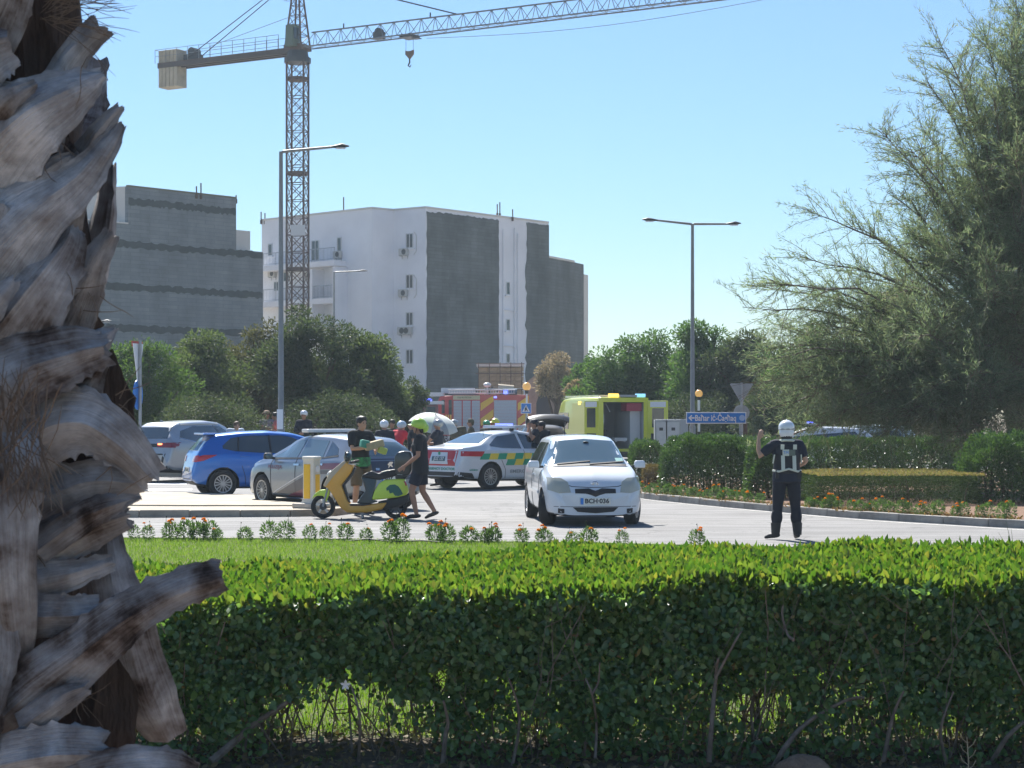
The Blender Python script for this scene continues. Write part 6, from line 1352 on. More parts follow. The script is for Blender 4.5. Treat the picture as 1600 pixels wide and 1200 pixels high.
def tree(label, px, s, ytop, ybot, wpx, leaf, n=22000, lsz=.16, clumps=30, seed=1, name='tree', cat='tree', trunk=True, group=None, base=0.0, shape=LEAF2, lean=0, asp=.4, m2=None, ddepth=.8):
    global RNG; RNG = np.random.default_rng(seed); rnd = random.Random(seed)
    o = thing(name, label, cat, (SX(px, s), SY(s), base), 0, group)
    zt = SZ(ytop, s) - base; zb = max(.15, SZ(ybot, s) - base); w = wpx / s / 2; h = zt - zb; cz = (zt + zb) / 2
    cc = []
    for i in range(clumps):
        while True:
            p = Vector((rnd.uniform(-1, 1), rnd.uniform(-1, 1), rnd.uniform(-1, 1)))
            if .25 < p.length < .95: break
        r = rnd.uniform(.22, .40) * (1.1 - .35 * max(0, p.z))
        k = 1 - .25 * max(0, p.z) ** 2; cc.append((Vector((p.x * w * (1 - r * .5) * k + lean * p.z, p.y * w * ddepth, cz + p.z * h / 2 * (1 - r * .6))), r * min(w, h * .62) * 1.15))
    if trunk:
        tb = MB(); tr = .045 * zt ** .9; tb.tube([(0, 0, -.1), (0.05 * w, 0, zt * .18), (-.03 * w, .05, zt * .38), (lean * .3, 0, zt * .6)], [tr * 1.3, tr, tr * .8, tr * .45], 8); tb.obj('trunk', M_bark, o, smooth=True)
        lb = MB()
        for c, r in cc[::2]:
            z0 = zt * rnd.uniform(.15, .45); lb.tube([(0, 0, z0), (c.x * .45 + rnd.uniform(-.2, .2), c.y * .45, z0 + (c.z - z0) * .5 - .1), tuple(c)], [tr * .45, tr * .28, tr * .1], 5)
        lb.obj('limb', M_bark, o, smooth=True, kind='stuff')
    P = []; D = []
    wts = np.array([r ** 2 for c, r in cc]); wts /= wts.sum()
    for (c, r), q in zip(cc, wts):
        k = int(n * q); b = ball(k, .45); sub = RNG.integers(0, 14, k); offs = rdir(14) * .55
        p = b * r * np.array([1, 1, .8]) * .62 + offs[sub] * r * .62; P.append(p + np.array(c)); D.append(unit(b + offs[sub] * .8 + RNG.normal(0, .6, (k, 3)) + np.array([0, 0, -.05])))
    P = np.concatenate(P); D = np.concatenate(D); ok = P[:, 2] > .05; P, D = P[ok], D[ok]
    me = leaves_mesh('crown', P, D, RNG.uniform(.6, 1.3, len(P)) * lsz, lsz * asp, shape)
    link('crown', me, [LM[leaf]], o); return o
tree('bright green tree beside the seen-edge-on sign post at far left', 222, 47, 516, 715, 170, 'bright', 26000, .12, 34, 11)
tree('olive bushy tree behind the silver SUV, left of the lamp post', 318, 44, 503, 700, 170, 'olive', 30000, .14, 34, 12)
tree('brownish olive tree directly behind the left lamp post', 400, 42, 484, 700, 180, 'brownish', 30000, .14, 34, 13)
tree('large dark olive tree under the crane mast, tallest of the left row', 490, 45, 462, 705, 190, 'dark', 36000, .14, 40, 14)
tree('grey-green rounded tree right of the tallest one in the left row', 562, 44, 506, 705, 170, 'olive', 30000, .14, 34, 15)
tree('low dark tree at the right end of the left row, before the white wall', 622, 43, 556, 715, 100, 'dark', 18000, .11, 26, 16)
tree('dark tree partly hidden behind the palm trunk at far left', 120, 50, 505, 720, 140, 'green', 15000, .13, 26, 17)
tree('dry sparse beige tree between the grey annex and the green trees', 872, 30, 540, 640, 84, 'dry', 9000, .14, 20, 18)
tree('green tree close to the right end of the grey annex', 925, 33, 534, 690, 90, 'green', 16000, .16, 24, 41)
tree('dry brown shrub tree behind the yellow ambulance roof', 905, 36, 575, 680, 50, 'dry', 5000, .14, 14, 19)
tree('bright olive green tree above the yellow ambulance', 960, 36, 516, 705, 170, 'green', 34000, .17, 30, 20)
tree('green tree left of the double-arm street lamp', 1032, 36, 498, 710, 190, 'green', 32000, .17, 30, 21)
tree('dark green tall tree right behind the double-arm street lamp', 1095, 37, 492, 715, 180, 'green', 34000, .17, 34, 22)
tree('dark tree behind the give-way sign post', 1170, 38, 502, 715, 170, 'dark', 30000, .17, 34, 23)
tree('far green tree behind the officer, under the feathery branches', 1260, 39, 492, 710, 180, 'green', 30000, .17, 34, 24)
tree('far olive tree at the right behind the feathery tree', 1350, 38, 512, 710, 150, 'olive', 22000, .12, 30, 25)
tree('far dark tree filling the right edge behind the feathery tree', 1475, 40, 480, 720, 200, 'dark', 26000, .13, 34, 26)
tree('dark understorey shrub behind the utility cabinets', 1085, 39, 600, 712, 140, 'dark', 16000, .09, 26, 27, name='shrub', cat='shrub')
tree('dark understorey shrub beneath the trees behind the officer', 1210, 45, 590, 715, 190, 'dark', 18000, .09, 28, 28, name='shrub', cat='shrub')
tree('dark understorey shrub behind the silver SUV and blue car', 330, 50, 600, 735, 230, 'dark', 20000, .09, 30, 29, name='shrub', cat='shrub')
tree('dark understorey shrub behind the grey police car', 520, 48, 600, 730, 220, 'dark', 20000, .09, 30, 30, name='shrub', cat='shrub')

# ---- the large feathery tree on the right (tamarisk habit)
def feathery():
    global RNG; RNG = np.random.default_rng(5); rnd = random.Random(5); s0 = 66.0
    o = thing('feathery_tree', 'tall feathery grey-green tree with thin drooping sprays filling the right side', 'tree', (SX(1590, s0), SY(s0), 0))
    bx, by = SX(1590, s0), SY(s0)
    def L(px, py, dy=0.0): s = FOC / (by + dy); return Vector((SX(px, s) - bx, dy, SZ(py, s)))
    tb = MB(); tb.tube([(0, 0, -.1), (.1, 0, 1.0), (-.1, .1, 2.2), (.2, 0, 3.6)], [.34, .28, .24, .18], 10); tb.obj('trunk', M_barkg, o, smooth=True)
    forks = [Vector((-.1, .1, 2.0)), Vector((.05, .05, 2.8)), Vector((.2, 0, 3.5))]
    # main limbs end points measured on the photograph (px, py, depth, fork, weight)
    ends = [(1160, 480, -.8, 0, .7), (1210, 440, -1.2, 0, .7), (1262, 330, -.5, 1, .55), (1200, 545, -1.5, 0, 1), (1180, 600, -1.6, 0, 1.2), (1260, 590, -2.0, 0, 1.4), (1320, 640, -2.2, 0, 1.2), (1240, 520, .8, 0, 1.2), (1300, 470, -.6, 0, 1.1),
            (1340, 430, .6, 1, .8), (1385, 300, .5, 1, .7), (1375, 200, -.5, 2, .7), (1410, 250, .9, 2, .9), (1420, 360, -1, 1, 1.1), (1450, 130, .3, 2, .8), (1470, 70, -.4, 2, .8), (1510, 150, 1, 2, 1.1), (1540, 60, .5, 2, 1.1), (1580, 45, -.5, 2, 1.2),
            (1620, 20, .8, 2, 1.1), (1680, 90, 0, 2, 1), (1720, 250, 1, 2, 1), (1750, 420, 0, 1, 1), (1700, 560, -1, 0, 1), (1520, 260, -1.6, 1, 1.3), (1480, 400, -2, 1, 1.4), (1430, 500, -2.2, 0, 1.4), (1380, 560, -2.4, 0, 1.5), (1480, 560, -2.8, 0, 1.5),
            (1550, 480, -2.6, 1, 1.5), (1600, 380, -2.2, 1, 1.5), (1560, 300, 1.5, 1, 1.3), (1460, 310, 1.8, 1, 1.2), (1400, 440, 2, 1, 1.2), (1330, 540, 2, 0, 1.2), (1540, 620, -2.8, 0, 1.4), (1460, 650, -2.6, 0, 1.3), (1390, 640, -2.4, 0, 1.2), (1620, 620, -2.4, 0, 1.2), (1600, 520, 2, 0, 1.2), (1530, 180, -.8, 2, 1.2), (1590, 130, -1, 2, 1.3), (1600, 230, -1.5, 2, 1.3), (1500, 660, -1.5, 0, 1), (1290, 660, -1.8, 0, .7), (1250, 400, -.2, 1, .45), (1440, 200, 1, 2, .8)]
    extra = []
    for q in ends:
        for _ in range(1 if q[4] < .95 else 2): extra.append((max(q[0] + rnd.gauss(15, 42), 1165, q[0] - 10), q[1] + rnd.gauss(12, 42), q[2] + rnd.gauss(0, .8), q[3], q[4] * .62))
    ends_main = list(ends); ends = ends + extra
    limbs = MB(); P = []; D = []
    tw = MB()
    for (px, py, dy, fk, wt) in ends:
        e = L(px, py, dy); f = forks[fk].lerp(Vector((rnd.uniform(-1.2, 1.5), rnd.uniform(-.8, .8), rnd.uniform(1.8, 4.5))), .35) if len(P) > 150 and rnd.random() < .5 else forks[fk]; n = 9; path = []
        sag = (e - f).length * .10
        for i in range(n + 1):
            t = i / n; p = f.lerp(e, t); p.z += math.sin(t * math.pi) * sag * (1 if e.z > f.z else .6); p += Vector((rnd.gauss(0, .05), rnd.gauss(0, .05), rnd.gauss(0, .05))) * (i not in (0, n)); path.append(p)
        limbs.tube(path, [.045 * (1 - t) ** .8 + .006 for t in np.linspace(0, 1, n + 1)], 5)
        # secondary twigs with needles
        Ltot = (e - f).length; ns = int(Ltot * 8.5 * wt) + 6
        for k in range(ns):
            t = rnd.uniform(.22, 1.0) ** .75; i = min(n - 1, int(t * n)); p0 = path[i].lerp(path[i + 1], t * n - i); dr = (path[min(i + 1, n)] - path[i]).normalized()
            side = Vector((rnd.gauss(0, 1), rnd.gauss(0, 1), rnd.gauss(.15, .8))).normalized(); d = (dr * rnd.uniform(.35, 1.0) + side * rnd.uniform(.5, 1.1) + Vector((0, 0, .12))).normalized()
            ln = rnd.uniform(.4, 1.7) * (1.25 - .5 * t); m = 5; q = p0; pts = [q]
            for _ in range(m): q = q + d * (ln / m); d = (d + Vector((rnd.gauss(0, .10), rnd.gauss(0, .10), -.05 + rnd.gauss(0, .07)))).normalized(); pts.append(q)
            tw.tube(pts, [.010, .008, .007, .005, .004, .003], 3, cap=False)
            pn = np.array([tuple(v) for v in pts]); kk = int(ln * 52 * (.6 + .4 * wt)); tt = RNG.uniform(.08, 1, kk) * m; ii = np.minimum(tt.astype(int), m - 1); fr = (tt - ii)[:, None]
            pos = pn[ii] * (1 - fr) + pn[ii + 1] * fr; dd = unit((pn[ii + 1] - pn[ii])); pos = pos + rdir(kk) * RNG.uniform(0, .11, kk)[:, None]; sd = unit(dd * .9 + rdir(kk) * .75 + np.array([0, 0, .1]))
            P.append(pos); D.append(sd)
    limbs.obj('limb', M_barkg, o, smooth=True, kind='stuff'); tw.obj('twig', mat('twig_brown', (.16, .12, .08), .9), o, kind='stuff', fixn=False)
    P = np.concatenate(P); D = np.concatenate(D)
    def pruned(P):   # the road signs stand clear of the branches
        yy = P[:, 1] + by; X = (P[:, 0] + bx) * FOC / yy + 800; Y = HOR - (P[:, 2] - CAM_H) * FOC / yy; return ~((X > 1050) & (X < 1188) & (Y > 588) & (Y < 690))
    ok = pruned(P); P, D = P[ok], D[ok]; n = len(P); print('feathery needles', n)
    h = n; me = leaves_mesh('spray', P, D, RNG.uniform(.09, .20, n), .021, LEAF1)
    link('spray', me, leafmat('tamarisk_foliage', [(.13, .17, .105), (.20, .235, .145), (.28, .27, .18), (.10, .14, .09), (.17, .205, .125)], .48, (1.25, 1.45, 1.0)), o)
    # fine inner mass of clumps
    Q = []; E = []
    for (px, py, dy, fk, wt) in ends_main:
        if wt < .95: continue
        e = L(px, py, dy); f = forks[fk]
        for k in range(7):
            t = rnd.uniform(.45, .98); c = f.lerp(e, t) + Vector((rnd.gauss(0, .3), rnd.gauss(0, .3), rnd.gauss(.0, .3))); r = rnd.uniform(.3, .55); kk = 165
            b = ball(kk, .1) * r * np.array([1.1, 1.0, .8]); Q.append(b + np.array(c)); E.append(unit(b / r + RNG.normal(0, .5, (kk, 3)) + np.array([-.2, 0, -.35])))
    Q = np.concatenate(Q); E = np.concatenate(E); ok = (Q[:, 2] > .6) & pruned(Q); Q, E = Q[ok], E[ok]
    link('inner_spray', leaves_mesh('inner_spray', Q, E, RNG.uniform(.10, .22, len(Q)), .028, LEAF1), leafmat('tamarisk_inner', [(.13, .17, .105), (.20, .23, .145), (.27, .27, .18), (.10, .135, .085)], .48, (1.2, 1.45, 1.0)), o)
    # dry hanging twigs at lower right
    dt = MB()
    for k in range(60):
        p = L(rnd.uniform(1480, 1560), rnd.uniform(655, 690), rnd.uniform(-3, -1)); d = Vector((rnd.uniform(-1, .6), rnd.uniform(-.4, .2), rnd.uniform(-.9, -.1))).normalized(); pts = [p]
        for _ in range(4): p = p + d * .16; d = (d + Vector((rnd.gauss(0, .2), rnd.gauss(0, .2), rnd.gauss(-.05, .2)))).normalized(); pts.append(p)
        dt.tube(pts, [.009, .008, .006, .005, .003], 3)
    dt.obj('dry_twig', mat('dry_twig', (.24, .19, .13), .9), o, kind='stuff', fixn=False)
feathery()

# ---- clipped bushes and hedges on the verge
def bush(label, px0, px1, ytop, ybase, depth, leaf, n, name='bush', lsz=.055, boxy=.6, asp=.5, cat='bush', top_mat=None, group=None, seed=3, shaggy=.06):
    global RNG; RNG = np.random.default_rng(seed); s = (ybase - HOR) / CAM_H
    o = thing(name, label, cat, (SX((px0 + px1) / 2, s), SY(s) + depth / 2 + .1, .10)); w = (px1 - px0) / s / 2; h = SZ(ytop, s) - .10; dp = depth / 2
    # superellipsoid surface + volume samples
    e = boxy; u = RNG.uniform(-1, 1, (n * 3, 3)); u[:, 2] = RNG.uniform(0, 1, n * 3) ** .8; k = 2 / e; rr = (np.abs(u[:, 0]) ** k + np.abs(u[:, 1]) ** k + np.abs(u[:, 2] * .98) ** (k * 1.4)) 
    sel = (rr < 1) & ((rr > .55) | (RNG.random(n * 3) < .18)); u = u[sel][:n]
    nz = np.sin(u[:, 0] * 9 + seed) * np.cos(u[:, 1] * 7 + u[:, 2] * 6 + seed) * shaggy
    P = u * np.array([w, dp, h]) * (1 + nz[:, None]); nrm = unit(np.sign(u) * np.abs(u) ** (k - 1) + .001); D = unit(nrm + RNG.normal(0, .6, u.shape) + np.array([0, 0, .45]))
    link('foliage', leaves_mesh('foliage', P, D, RNG.uniform(.7, 1.3, len(P)) * lsz, lsz * asp, LEAF2), LM.get(leaf) or MATS[leaf], o)
    core = MB(); rnd = random.Random(seed)
    for i in range(int(14 + w * 16)):
        x = rnd.uniform(-w, w) * .85; y = rnd.uniform(-dp, dp) * .8; core.tube([(x, y, -.1), (x + rnd.gauss(0, .06), y, h * .4), (x + rnd.gauss(0, .14), y + rnd.gauss(0, .1), h * .85)], [.02, .014, .006], 4)
    core.obj('stem', M_bark, o, kind='stuff'); return o
LM['pitt'] = leafmat('pittosporum_foliage', [(.028, .055, .024), (.045, .08, .032), (.07, .11, .042), (.036, .066, .028)], .33, rough=.3, spec=.6)
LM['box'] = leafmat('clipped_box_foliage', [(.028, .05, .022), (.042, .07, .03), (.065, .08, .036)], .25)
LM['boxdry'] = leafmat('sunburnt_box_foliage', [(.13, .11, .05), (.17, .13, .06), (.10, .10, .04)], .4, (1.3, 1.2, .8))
bush('dark green bush at the left end of the verge beside the white hatchback', 985, 1040, 690, 762, 1.6, 'pitt', 9000, seed=31)
bush('small sun-browned clipped box bush between two dark bushes', 1005, 1040, 727, 768, .5, 'boxdry', 5000, name='box_bush', lsz=.03, boxy=.5, seed=32)
bush('broad dark green bush under the blue direction sign', 1037, 1182, 683, 780, 1.8, 'pitt', 26000, seed=33, boxy=.55)
bush('dark shaggy bush directly left of the traffic officer', 1172, 1275, 692, 788, 1.5, 'pitt', 18000, seed=34, boxy=.7, shaggy=.10)
bush('long dark hedge behind the low clipped hedge', 1215, 1540, 686, 764, 1.8, 'pitt', 56000, seed=35, boxy=.45, name='hedge', cat='hedge')
bush('big dark bush at the right edge beyond the kerb', 1520, 1690, 682, 797, 2.2, 'pitt', 30000, seed=36, boxy=.65, shaggy=.1)
bush('low box-shaped clipped hedge with sunlit-tinted flat top right of the officer', 1278, 1545, 742, 798, 3.6, 'box', 60000, name='clipped_hedge', cat='hedge', lsz=.03, boxy=.22, seed=37, shaggy=.015)
_h = [o for o in scene.objects if o.name.startswith('clipped_hedge')][0]
RNG = np.random.default_rng(5); n = 26000; _s = (798 - HOR) / CAM_H; _w = (1545 - 1278) / _s / 2; _hh = SZ(742, _s) - .10
_u = RNG.uniform(-1, 1, (n, 2)); _P = np.stack([_u[:, 0] * _w * .985, _u[:, 1] * 1.8 * .99, _hh + RNG.uniform(-.03, .02, n)], 1)
link('flat_top', leaves_mesh('flat_top', _P, np.stack([RNG.normal(0, .6, n), RNG.normal(0, .6, n), RNG.uniform(.1, .7, n)], 1), .034, .018, LEAF2), leafmat('sunlit_top_tint', [(.16, .17, .055), (.22, .19, .08), (.26, .18, .10), (.15, .19, .05)], .4, (1.4, 1.4, .8)), _h)  # paler yellowish leaf layer: sunlight on the top put into the colour
bush('second dark bush behind the direction sign posts', 1090, 1230, 684, 752, 1.6, 'pitt', 16000, seed=38)

# ---- marigolds
M_petal = leafmat('marigold_petals', [(.78, .27, .012), (.82, .36, .02), (.70, .20, .01)], .35, (1.2, 1.0, .6)); M_mari = leafmat('marigold_leaves', [(.05, .09, .035), (.08, .13, .05), (.11, .16, .07)], .35)
def flower_mesh(seed):
    global RNG; RNG = np.random.default_rng(seed); n = 60; d = rdir(n); d[:, 2] = np.abs(d[:, 2]) * .9 + .05; d = unit(d); c = d * .011
    return leaves_mesh('flower', c * np.array([1, 1, .8]), d, .026, .020, LEAF2)
def mari_mesh(seed, h):
    global RNG; RNG = np.random.default_rng(seed); n = 330; b = ball(n, .25); P = (b * np.array([.115, .115, .5]) + np.array([0, 0, .52])) * np.array([1, 1, h]); P[:, 2] = np.maximum(P[:, 2], .01)
    return leaves_mesh('foliage', P, unit(b + np.array([0, 0, .5]) + RNG.normal(0, .4, (n, 3))), .058, .017, LEAF2)
FL = [flower_mesh(i) for i in range(4)]; MF = [mari_mesh(10 + i, .22 + .03 * i) for i in range(4)]
for m_ in FL: m_.materials.append(M_petal)
for m_ in MF: m_.materials.append(M_mari)
_stem = MB().tube([(0, 0, 0), (.01, 0, .12), (0, .01, .24)], [.004, .004, .003], 4).mesh('stem'); _stem.materials.append(mat('stem_green', (.06, .11, .03), .7)); _bud = MB().sphere((0, 0, 0), (.009, .009, .014), 6, 5).mesh('bud'); _bud.materials.append(mat('dark_bud', (.05, .03, .02), .8))
def marigold(pos, nf, sc, label, group, rnd):
    o = thing('marigold_plant', label, 'flower', pos, rnd.uniform(0, 6), group, sc); k = rnd.randrange(4); link('foliage', MF[k], None, o); H = .22 + .03 * k
    for i in range(nf):
        x, y = rnd.uniform(-.08, .08), rnd.uniform(-.08, .08); z = H + rnd.uniform(-.02, .07); link('flower', FL[rnd.randrange(4)], None, o, loc=(x, y, z)); st_ = link('stem', _stem, None, o, loc=(x, y, z - .24))
    if rnd.random() < .7: x, y = rnd.uniform(-.08, .08), rnd.uniform(-.05, .05); link('bud', _bud, None, o, loc=(x, y, H + .10)); link('stem', _stem, None, o, loc=(x, y, H - .14))
rnd = random.Random(3)
xs_ = [209, 233, 268, 290, 310, 327, 342, 384, 421, 448, 484, 508, 538, 572, 610, 625, 680, 698, 732, 760, 770, 815, 850, 893, 920, 972, 1088]
for i, px in enumerate(xs_):
    k = (px - 800) / FOC; # intersection with circle of radius LR-.35
    a = 1 + k * k; b_ = -2 * (k * LC.x + LC.y); c_ = LC.x ** 2 + LC.y ** 2 - (LR - .3) ** 2; y = (-b_ + math.sqrt(b_ * b_ - 4 * a * c_)) / (2 * a); nf = rnd.choice([1, 2, 2, 3, 3]) if px not in (384, 448, 421) else 0
    marigold((k * y, y + rnd.uniform(-.15, .12), .085), nf, rnd.uniform(.6, 1.05), 'green marigold plant without open flowers in the row at the lawn edge' if nf == 0 else 'marigold plant with %s orange flower%s in the row along the far edge of the lawn' % (('one', ''), ('two', 's'), ('three', 's'))[nf - 1], 'marigolds along the lawn edge', rnd)
# verge row follows the kerb
def along(pts, px):
    for a, b in zip(pts, pts[1:]):
        pa, pb = 800 + a.x * FOC / a.y, 800 + b.x * FOC / b.y
        if pa <= px <= pb: return a.lerp(b, (px - pa) / (pb - pa))
    return pts[-1]
xv = [996, 1004, 1014, 1022, 1030, 1046, 1055, 1062, 1070, 1082, 1090, 1100, 1108, 1122, 1130, 1139, 1153, 1162, 1174, 1192, 1270, 1282, 1296, 1308, 1320, 1336, 1350, 1362, 1374, 1388, 1400, 1418, 1430, 1448, 1468, 1478, 1504, 1520, 1543, 1560, 1576, 1592]
for i, px in enumerate(xv):
    p = along(kbs, px); nf = rnd.choice([1, 1, 2, 3]) if i % 5 else 0; marigold((p.x, p.y + .45 + rnd.uniform(-.1, .25), .1), nf, rnd.uniform(.6, .95), 'small marigold without flowers on the verge behind the kerb' if i % 5 == 0 else 'small marigold with %s orange flower%s on the reddish verge soil behind the kerb' % (('one', ''), ('two', 's'), ('three', 's'))[nf - 1], 'marigolds on the verge', rnd)
# dry weeds / litter leaves on the verge soil
RNG = np.random.default_rng(77); n = 2600; kx = RNG.uniform(1000, 1620, n); C_ = np.zeros((n, 3))
for i in range(n): p = along(kbs, min(kx[i], 1790)); C_[i] = (p.x + RNG.normal(0, .1), p.y + .25 + RNG.uniform(0, 1.1), .112)
D_ = rdir(n); D_[:, 2] = np.abs(D_[:, 2]) * .5
tag(link('leaf_litter', leaves_mesh('leaf_litter', C_, D_, RNG.uniform(.04, .10, n), .03), leafmat('dry_litter', [(.22, .10, .05), (.30, .17, .09), (.14, .09, .05)], .2)), 'dry reddish leaf litter on the verge soil', 'leaf litter', kind='stuff')
# ------------------------------------------------------------------ foreground clipped hedge
RNG = np.random.default_rng(99); rnd = random.Random(99)
HX0, HX1, HY0, HY1 = -2.35, 3.35, 9.5, 10.85
def htop(x, y):
    t = np.clip((y - HY0) / (HY1 - HY0), 0, 1); u = np.clip((x + 1.9) / 4.2, 0, 1); f = .865 + .135 * np.clip((x + 1.9) / 3.2, 0, 1); b = .93 + .13 * np.clip((x + 1.9) / 2.6, 0, 1)
    return f + (b - f) * t + .018 * np.sin(x * 3.1 + 1) * np.cos(y * 2.3) + .014 * np.sin(x * 7.7 + y * 4)
hedge = thing('clipped_hedge', 'long waist-high clipped foreground hedge, bright glossy leaves on top and shaded dark face', 'hedge', (0, 10.2, .085))
HB = np.array([0, 10.2, .085])
LM['hedge'] = leafmat('hedge_leaf', [(.035, .085, .02), (.06, .12, .025), (.09, .155, .035), (.14, .18, .05), (.05, .10, .022), (.20, .19, .06)], .46, (1.55, 1.75, .55), rough=.38, spec=.4)
LM['hedgein'] = leafmat('hedge_leaf_shaded', [(.045, .10, .04), (.10, .18, .065), (.17, .27, .095), (.065, .13, .05)], .40, (1.6, 1.8, .7), rough=.32, spec=.6)
def gapmask(x, z):
    """thin spots low in the hedge"""
    g = np.sin(x * 2.3 + .5) * np.sin(x * 5.1 + z * 6) + .6 * np.sin(x * 11 + z * 17) * np.cos(z * 13 - x * 4)
    for cx, cz, rx, rz in ((-.90, .22, .42, .27), (1.22, .33, .2, .10), (-1.95, .44, .08, .16), (-.36, .50, .06, .06), (-.55, .18, .2, .1), (2.2, .22, .12, .08), (.1, .2, .06, .08)):
        g = np.where(((x - cx) / rx) ** 2 + ((z - cz) / rz) ** 2 < 1 + .5 * np.sin(x * 60 + z * 50), 9, g)
    return g
def top_leaves(n, name, L, W, shape):
    x = RNG.uniform(HX0, HX1, n); y = RNG.uniform(HY0 - .03, HY1, n); zt = htop(x, y); z = zt - RNG.uniform(0, 1, n) ** 1.5 * .13
    P = np.stack([x, y, z], 1) - HB * [1, 1, 0]; P[:, 2] -= 0; D = unit(np.stack([RNG.normal(0, .42, n), RNG.normal(-.12, .40, n), RNG.uniform(.55, 1.2, n)], 1))
    P[:, 2] -= .085
    nn = np.stack([RNG.normal(0, .5, n), -np.ones(n), RNG.normal(.2, .4, n)], 1)
    return link(name, leaves_mesh(name, P, D, RNG.uniform(.75, 1.3, n) * L, RNG.uniform(.8, 1.2, n) * W, shape, unit(nn)), LM['hedge'], hedge, kind='stuff')
top_leaves(30000, 'top_leaves', .054, .024, LEAF6); top_leaves(26000, 'small_top_leaves', .036, .015, LEAF6)
n = 900; x = RNG.uniform(HX0, HX1, n); y = RNG.uniform(HY0, HY1, n); P = np.stack([x, y - 10.2, htop(x, y) - .085], 1); D = unit(np.stack([RNG.normal(0, .25, n), RNG.normal(0, .25, n), np.ones(n)], 1))
link('shoot_leaves', leaves_mesh('shoot_leaves', P, D, RNG.uniform(.05, .075, n), .026, LEAF6), LM['hedge'], hedge, kind='stuff')
def face_leaves(n, name, y0, y1, dens_low, L=.047, W=.030):
    x = RNG.uniform(HX0, HX1, n); y = RNG.uniform(0, 1, n) ** 1.4 * (y1 - y0) + y0; zt = htop(x, y); z = .06 + RNG.uniform(0, 1, n) * (zt - .08)
    rel = z / zt; g = gapmask(x, z); keep = RNG.random(n) < np.where(rel > .55, 1.0, np.clip(dens_low + (rel - .2) * 1.5 - .40 * (g > .25), 0.24 if dens_low > 0 else 0.05, 1)) * np.where(g > 5, .03, 1)
    x, y, z = x[keep], y[keep], z[keep]; m = len(x); bulge = .05 * np.sin(x * 4.3) * np.cos(z * 9) + .03 * np.sin(x * 13 + z * 11)
    P = np.stack([x, y - 10.2 + bulge, z - .085], 1); D = unit(np.stack([RNG.normal(0, .6, m), RNG.normal(-.35, .45, m), RNG.normal(-.05, .65, m)], 1)); nn = unit(np.stack([RNG.normal(0, .5, m), -np.ones(m) * .9, RNG.normal(.35, .45, m)], 1))
    return link(name, leaves_mesh(name, P, D, RNG.uniform(.65, 1.3, m) * L, RNG.uniform(.8, 1.25, m) * W, LEAF6, nn), LM['hedgein'], hedge, kind='stuff')
face_leaves(30000, 'face_leaves', HY0 - .04, HY0 + .32, .34, .044, .029); face_leaves(34000, 'small_face_leaves', HY0 - .05, HY0 + .3, .40, .030, .019)
face_leaves(12500, 'inner_leaves', HY0 + .25, HY1, -.35, .05, .03)
n = 1500; _x = RNG.uniform(HX0, HX1, n); _y = HY0 + RNG.uniform(-.05, .12, n); _z = RNG.uniform(.08, .97, n) * htop(_x, _y)
link('dead_leaves', leaves_mesh('dead_leaves', np.stack([_x, _y - 10.2, _z - .085], 1), rdir(n), RNG.uniform(.02, .045, n), .018, LEAF6), leafmat('dead_hedge_leaf', [(.22, .15, .07), (.30, .24, .09), (.16, .10, .06), (.28, .30, .08)], .3), hedge, kind='stuff')
# 300 individually pickable leaves on the near face and rim
_lm = leaves_mesh('leaf', np.zeros((1, 3)), np.array([[1., 0, 0]]), .055, .033, LEAF6, np.array([[0, 0, 1.]])); _lm.materials.append(LM['hedge']); _lm2 = _lm.copy(); _lm2.materials[0] = LM['hedgein']
for i in range(300):
    x = rnd.uniform(HX0 + .2, HX1 - .5); rim = i < 170
    if rim: y = HY0 + rnd.uniform(-.06, .22); z = float(htop(x, y)) + rnd.uniform(-.05, .03)
    else: y = HY0 - rnd.uniform(.03, .07); z = rnd.uniform(.35, .8)
    z -= .085; sc = rnd.uniform(.8, 1.15)
    d = Vector((rnd.gauss(0, .5), rnd.gauss(-.3, .3), rnd.uniform(.1, .9) if rim else rnd.gauss(0, .6))).normalized(); nn = Vector((rnd.gauss(0, .4), -1, rnd.gauss(.3, .4))); sd = d.cross(nn).normalized(); nn = sd.cross(d)
    o = link('leaf', _lm if rim else _lm2, None, hedge); o.matrix_local = Matrix.Translation((x, y - 10.2, z)) @ Matrix((d, -sd, nn)).transposed().to_4x4() @ Matrix.Scale(sc, 4)
# stems and twigs
M_twig = mat('hedge_twig', (.19, .15, .115), .9, var=.4, vscale=20); st = MB()
for i in range(900):
    x = rnd.uniform(HX0, HX1)
    if -1.2 < x < -.6 and rnd.random() < .6: continue
    y = rnd.uniform(HY0, HY1) - 10.2; q = Vector((x, y, -.1)); pts = [q]; k = rnd.randint(5, 7); d = Vector((rnd.gauss(0, .25), rnd.gauss(0, .2), 1)).normalized(); H = float(htop(x, y + 10.2)) + .0
    for _ in range(k): q = q + d * (H / k); d = (d + Vector((rnd.gauss(0, .22), rnd.gauss(0, .15), .12))).normalized(); pts.append(q)
    r = rnd.choice([.002, .003, .004, .004, .006, .009]); st.tube(pts, [r * (1 - .12 * j) for j in range(k + 1)], 4, cap=False)
    for _ in range(3):
        j = rnd.randint(1, k - 1); b = pts[j]; dd = Vector((rnd.gauss(0, 1), rnd.gauss(-.1, .5), rnd.uniform(-.1, .9))).normalized(); st.tube([b, b + dd * .10, b + dd * .18 + Vector((rnd.gauss(0, .03), 0, .05))], [r * .5, r * .4, .0015], 3, cap=False)
st.obj('twigs', M_twig, hedge, kind='stuff', fixn=False)
